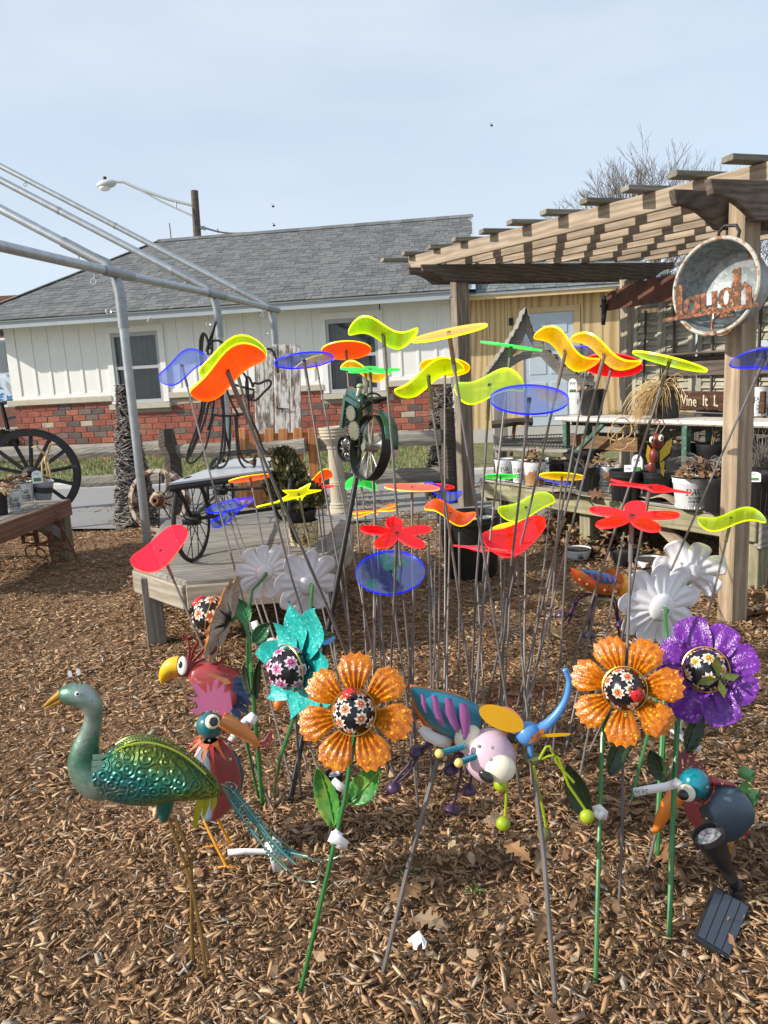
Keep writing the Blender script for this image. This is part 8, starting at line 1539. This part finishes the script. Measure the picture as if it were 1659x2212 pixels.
build(MB().add([A0, A0 + wv, A3 + wv, A3], [(0, 1, 2, 3)]), 'grille', m_tg, tr_t, solid=.003); mb = MB(); c0 = (A0 + A1 + A2 + A3) / 4 + wv * .5
for k in range(6): mb.lathe([(0, 0), (.022, 0), (.022, .004), (0, .004)], 12, T(*(c0 + V((-.01, 0, -.05 + .014 * k)))))
mb.box(c0 + V((0, .02, -.02)), (.05, .07, .09)); build(mb, 'engine', m_iron, tr_t)
for cx, cy, r0 in ((758, 893, .022), (765, 930, .028)):
    f = facing(P(cx, cy, yT - .055), (-.8, -.6, 0)); mb = MB(); n = 18; out = [((r0 * (1.12 if i % 2 else .95)) * math.cos(PI * i / n), r0 * (1.12 if i % 2 else .95) * math.sin(PI * i / n)) for i in range(2 * n)]; build(mb.prism(out, .004, f), 'gear', m_tsil, tr_t)
for px, ln_ in (((773, 856), 22), ((786, 850), 36)): a = P(*px, yT - .02); build(MB().tube([a, P(px[0] + 3, px[1] - ln_ * .6, yT - .02), P(px[0] - 1 if ln_ > 30 else px[0] + 4, px[1] - ln_, yT - .02)], [.0075, .0075, .006], 10), 'exhaust', m_tsil, tr_t, smooth=True)
build(MB().sphere(P(778, 834, yT - .02), (.012, .012, .008), 12, 8), 'air_cap', paint('pale_green_cap', (.30, .38, .22), .4), tr_t, smooth=True)
def spwheel(c, R, nrm_, w, mat, t, vanes):
    m = facing(V(c), nrm_, (0, 0, 1)); wh = build(MB().lathe([(R - .004, -w / 2), (R, -w / 2), (R, w / 2), (R - .004, w / 2), (R - .004, -w / 2)], 44, m), 'wheel', mat, t, smooth=True, angle=30); build(MB().lathe([(0, -w * .7), (R * .13, -w * .7), (R * .13, w * .7), (0, w * .7)], 14, m), 'hub', m_tsil, wh, smooth=True, angle=30); mb = MB()
    for k in range(8): a = 2 * PI * k / 8; mb.tube([m @ V((0, 0, 0)), m @ V(((R - .004) * math.cos(a), (R - .004) * math.sin(a), 0))], .0018, 4)
    build(mb, 'spokes', m_tsil, wh)
    for k in range(vanes):
        a = 2 * PI * k / vanes + (-1.9 if vanes < 5 else 0); rows = [[m @ V((r_ * math.cos(a + s_ * .38 * r_ / R), r_ * math.sin(a + s_ * .38 * r_ / R), .016 * (1 - s_ * s_) * math.sin(PI * min(1, r_ / R)))) for s_ in np.linspace(-1, 1, 7)] for r_ in np.linspace(R * .15, R * .90, 7)]
        build(MB().grid(rows), 'vane', m_ham, wh, smooth=True, angle=0)
m_ham = paint('hammered_dark_tin', (.34, .34, .33), .28, .3, 30, .4, 120, .85)
spwheel(P(799, 967, yT - .085), .101, (-.84, -.48, .2), .034, m_iron, tr_t, 3); spwheel(P(752, 969, yT + .06), .043, (-.80, -.6, 0), .03, m_iron, tr_t, 8)
Wc = P(802, 962, yT - .07); f = facing(Wc, (-.84, -.48, .2), (0, 0, 1)); rows = [[f @ V((.108 * math.cos(a), .108 * math.sin(a), s_)) for s_ in (-.030, .016)] for a in np.linspace(-.05, 1.7, 14)]; build(MB().grid(rows), 'fender', m_tg, tr_t, smooth=True, angle=0, solid=.003)
sw = facing(P(806, 870, yT - .03), (.25, -.6, .75)); mb = MB(); mb.tube([sw @ V((.022 * math.cos(a), .022 * math.sin(a), .02)) for a in np.linspace(0, 2 * PI, 20, endpoint=False)], .0035, 6, closed=True); mb.tube([sw @ V((-.022, 0, .02)), sw @ V((0, 0, .0)), sw @ V((.022, 0, .02))], .002, 4); mb.tube([sw @ V((0, 0, .01)), c0], .004, 6); build(mb, 'steering_wheel', m_iron, tr_t, smooth=True)
mb = MB(); mb.grid([[P(822, 868, yT - .05) + V((.027 * r_ * math.cos(a), .024 * r_ * math.sin(a), .012 * r_ * r_)) for a in np.linspace(0, 2 * PI, 18)] for r_ in (.05, .5, 1)]); build(mb, 'seat', m_iron, tr_t, solid=.003, smooth=True); a = P(823, 873, yT - .05); build(MB().tube([a + V((.006 * math.cos(t * 30), .006 * math.sin(t * 30), -.05 * t)) for t in np.linspace(0, 1, 50)], .0018, 4), 'seat_spring', m_iron, tr_t)
build(MB().tube([P(785, 962, yT - .06), P(760, 968, yT + .08)], .006, 6), 'axle', m_iron, tr_t); build(MB().tube([P(783, 900, yT), P(772, 1020, yT)], .008, 8), 'support', m_iron, tr_t)
strap('pale pink paper strap hanging from the tractor wheel', [(825, 935, .02), (838, 960, .0), (858, 985, 0)], yT + .05, 17, mat=paint('pink_paper', (.66, .52, .48), .6))
# ------------------------------------------------------------------ solar spotlights
def spotlight(lens, r0, tail, r1, quad, y0, y1, label, sc=1):
    t = thing('solar_spotlight', label, 'solar spotlight', G(*quad[3]) if quad else P(*tail, y1), 'black solar garden spotlights'); a, b = P(*lens, y0), P(*tail, y1); d = (a - b).normalized(); m = facing(a, d); Lh = (a - b).length; k = mpp(a); R0, R1 = r0 * k, r1 * k
    build(MB().lathe([(0, -Lh), (R1, -Lh), (R1 * 1.05, -Lh * .8), (R0 * .93, -Lh * .12), (R0, -Lh * .10), (R0, 0), (R0 * .93, 0), (R0 * .9, -.012)], 28, m), 'housing', m_black, t, smooth=True, angle=40); build(MB().lathe([(0, -.010), (R0 * .9, -.010)], 24, m), 'lens', m_lens, t)
    build(MB().lathe([(R0 * .35, -.009), (R0 * .6, -.004), (R0 * .88, -.009)], 20, m), 'reflector', m_zinc, t, smooth=True)
    if quad:
        q = [P(*p, y) for p, y in zip(quad, (y1, y1 - .01, y1 - .075, y1 - .07))]; q = [P(*quad[0], y1 + .0), P(*quad[1], y1 - .02), P(*quad[2], y1 - .145), P(*quad[3], y1 - .125)]; n_ = (q[1] - q[0]).cross(q[3] - q[0]).normalized(); n_ = -n_ if n_.dot(FW) > 0 else n_
        pn = build(MB().add(q + [p - n_ * .014 for p in q], [(0, 1, 2, 3), (7, 6, 5, 4)] + [(i + 4, (i + 1) % 4 + 4, (i + 1) % 4, i) for i in range(4)]), 'solar_panel', m_black, t, bevel=.002); c0 = sum(q, V((0, 0, 0))) / 4
        for j in range(4):
            f0, f1 = .05 + j * .235, .05 + j * .235 + .205; g = [q[0].lerp(q[1], f0).lerp(q[3].lerp(q[2], f0), .05), q[0].lerp(q[1], f1).lerp(q[3].lerp(q[2], f1), .05), q[0].lerp(q[1], f1).lerp(q[3].lerp(q[2], f1), .95), q[0].lerp(q[1], f0).lerp(q[3].lerp(q[2], f0), .95)]; build(MB().add([p + n_ * .0012 for p in g], [(0, 1, 2, 3)]), 'cell', m_cell, pn)
        build(MB().tube([P(*tail, y1), P(tail[0] + 4, tail[1] + 20, y1 + .01), q[0].lerp(q[1], .6)], .012, 8), 'joint', m_black, t, smooth=True); build(MB().sphere(P(tail[0] + 8, tail[1] + 14, y1 + .012), (.016,) * 3, 12, 8), 'knuckle', m_black, t, smooth=True); build(MB().tube([P(tail[0] + 10, tail[1] + 25, y1 + .015), P(tail[0] + 14, tail[1] + 12, y1 + .01)], .0016, 5), 'wire', m_lady, t)
    return t
m_lens = paint('clear_lens', (.45, .47, .48), .08, .05, 9, .1, 90, .5, 1); m_cell = paint('solar_cell', (.055, .065, .085), .22, .15, 60, .05, 200, .2, .5)
spotlight((1527, 1800), 35, (1582, 1900), 13, [(1545, 1911), (1622, 1956), (1575, 2072), (1500, 2025)], 1.44, 1.43, 'black solar spotlight tilted up at lower right over its panel')
spotlight((722, 1668), 20, (730, 1715), 9, None, 1.62, 1.62, 'small black spotlight half hidden behind the nearest orange flower'); build(MB().tube([P(730, 1712, 1.62), G(735, 1790)], .006, 6), 'stake', m_black, [o for o in COL.objects if o.get('label', '').startswith('small black spotlight')][0])
strap('torn white tag by the black spotlight under the orange flower', [(718, 1686, 0), (735, 1700, 0), (748, 1707, 0)], 1.57, 18)
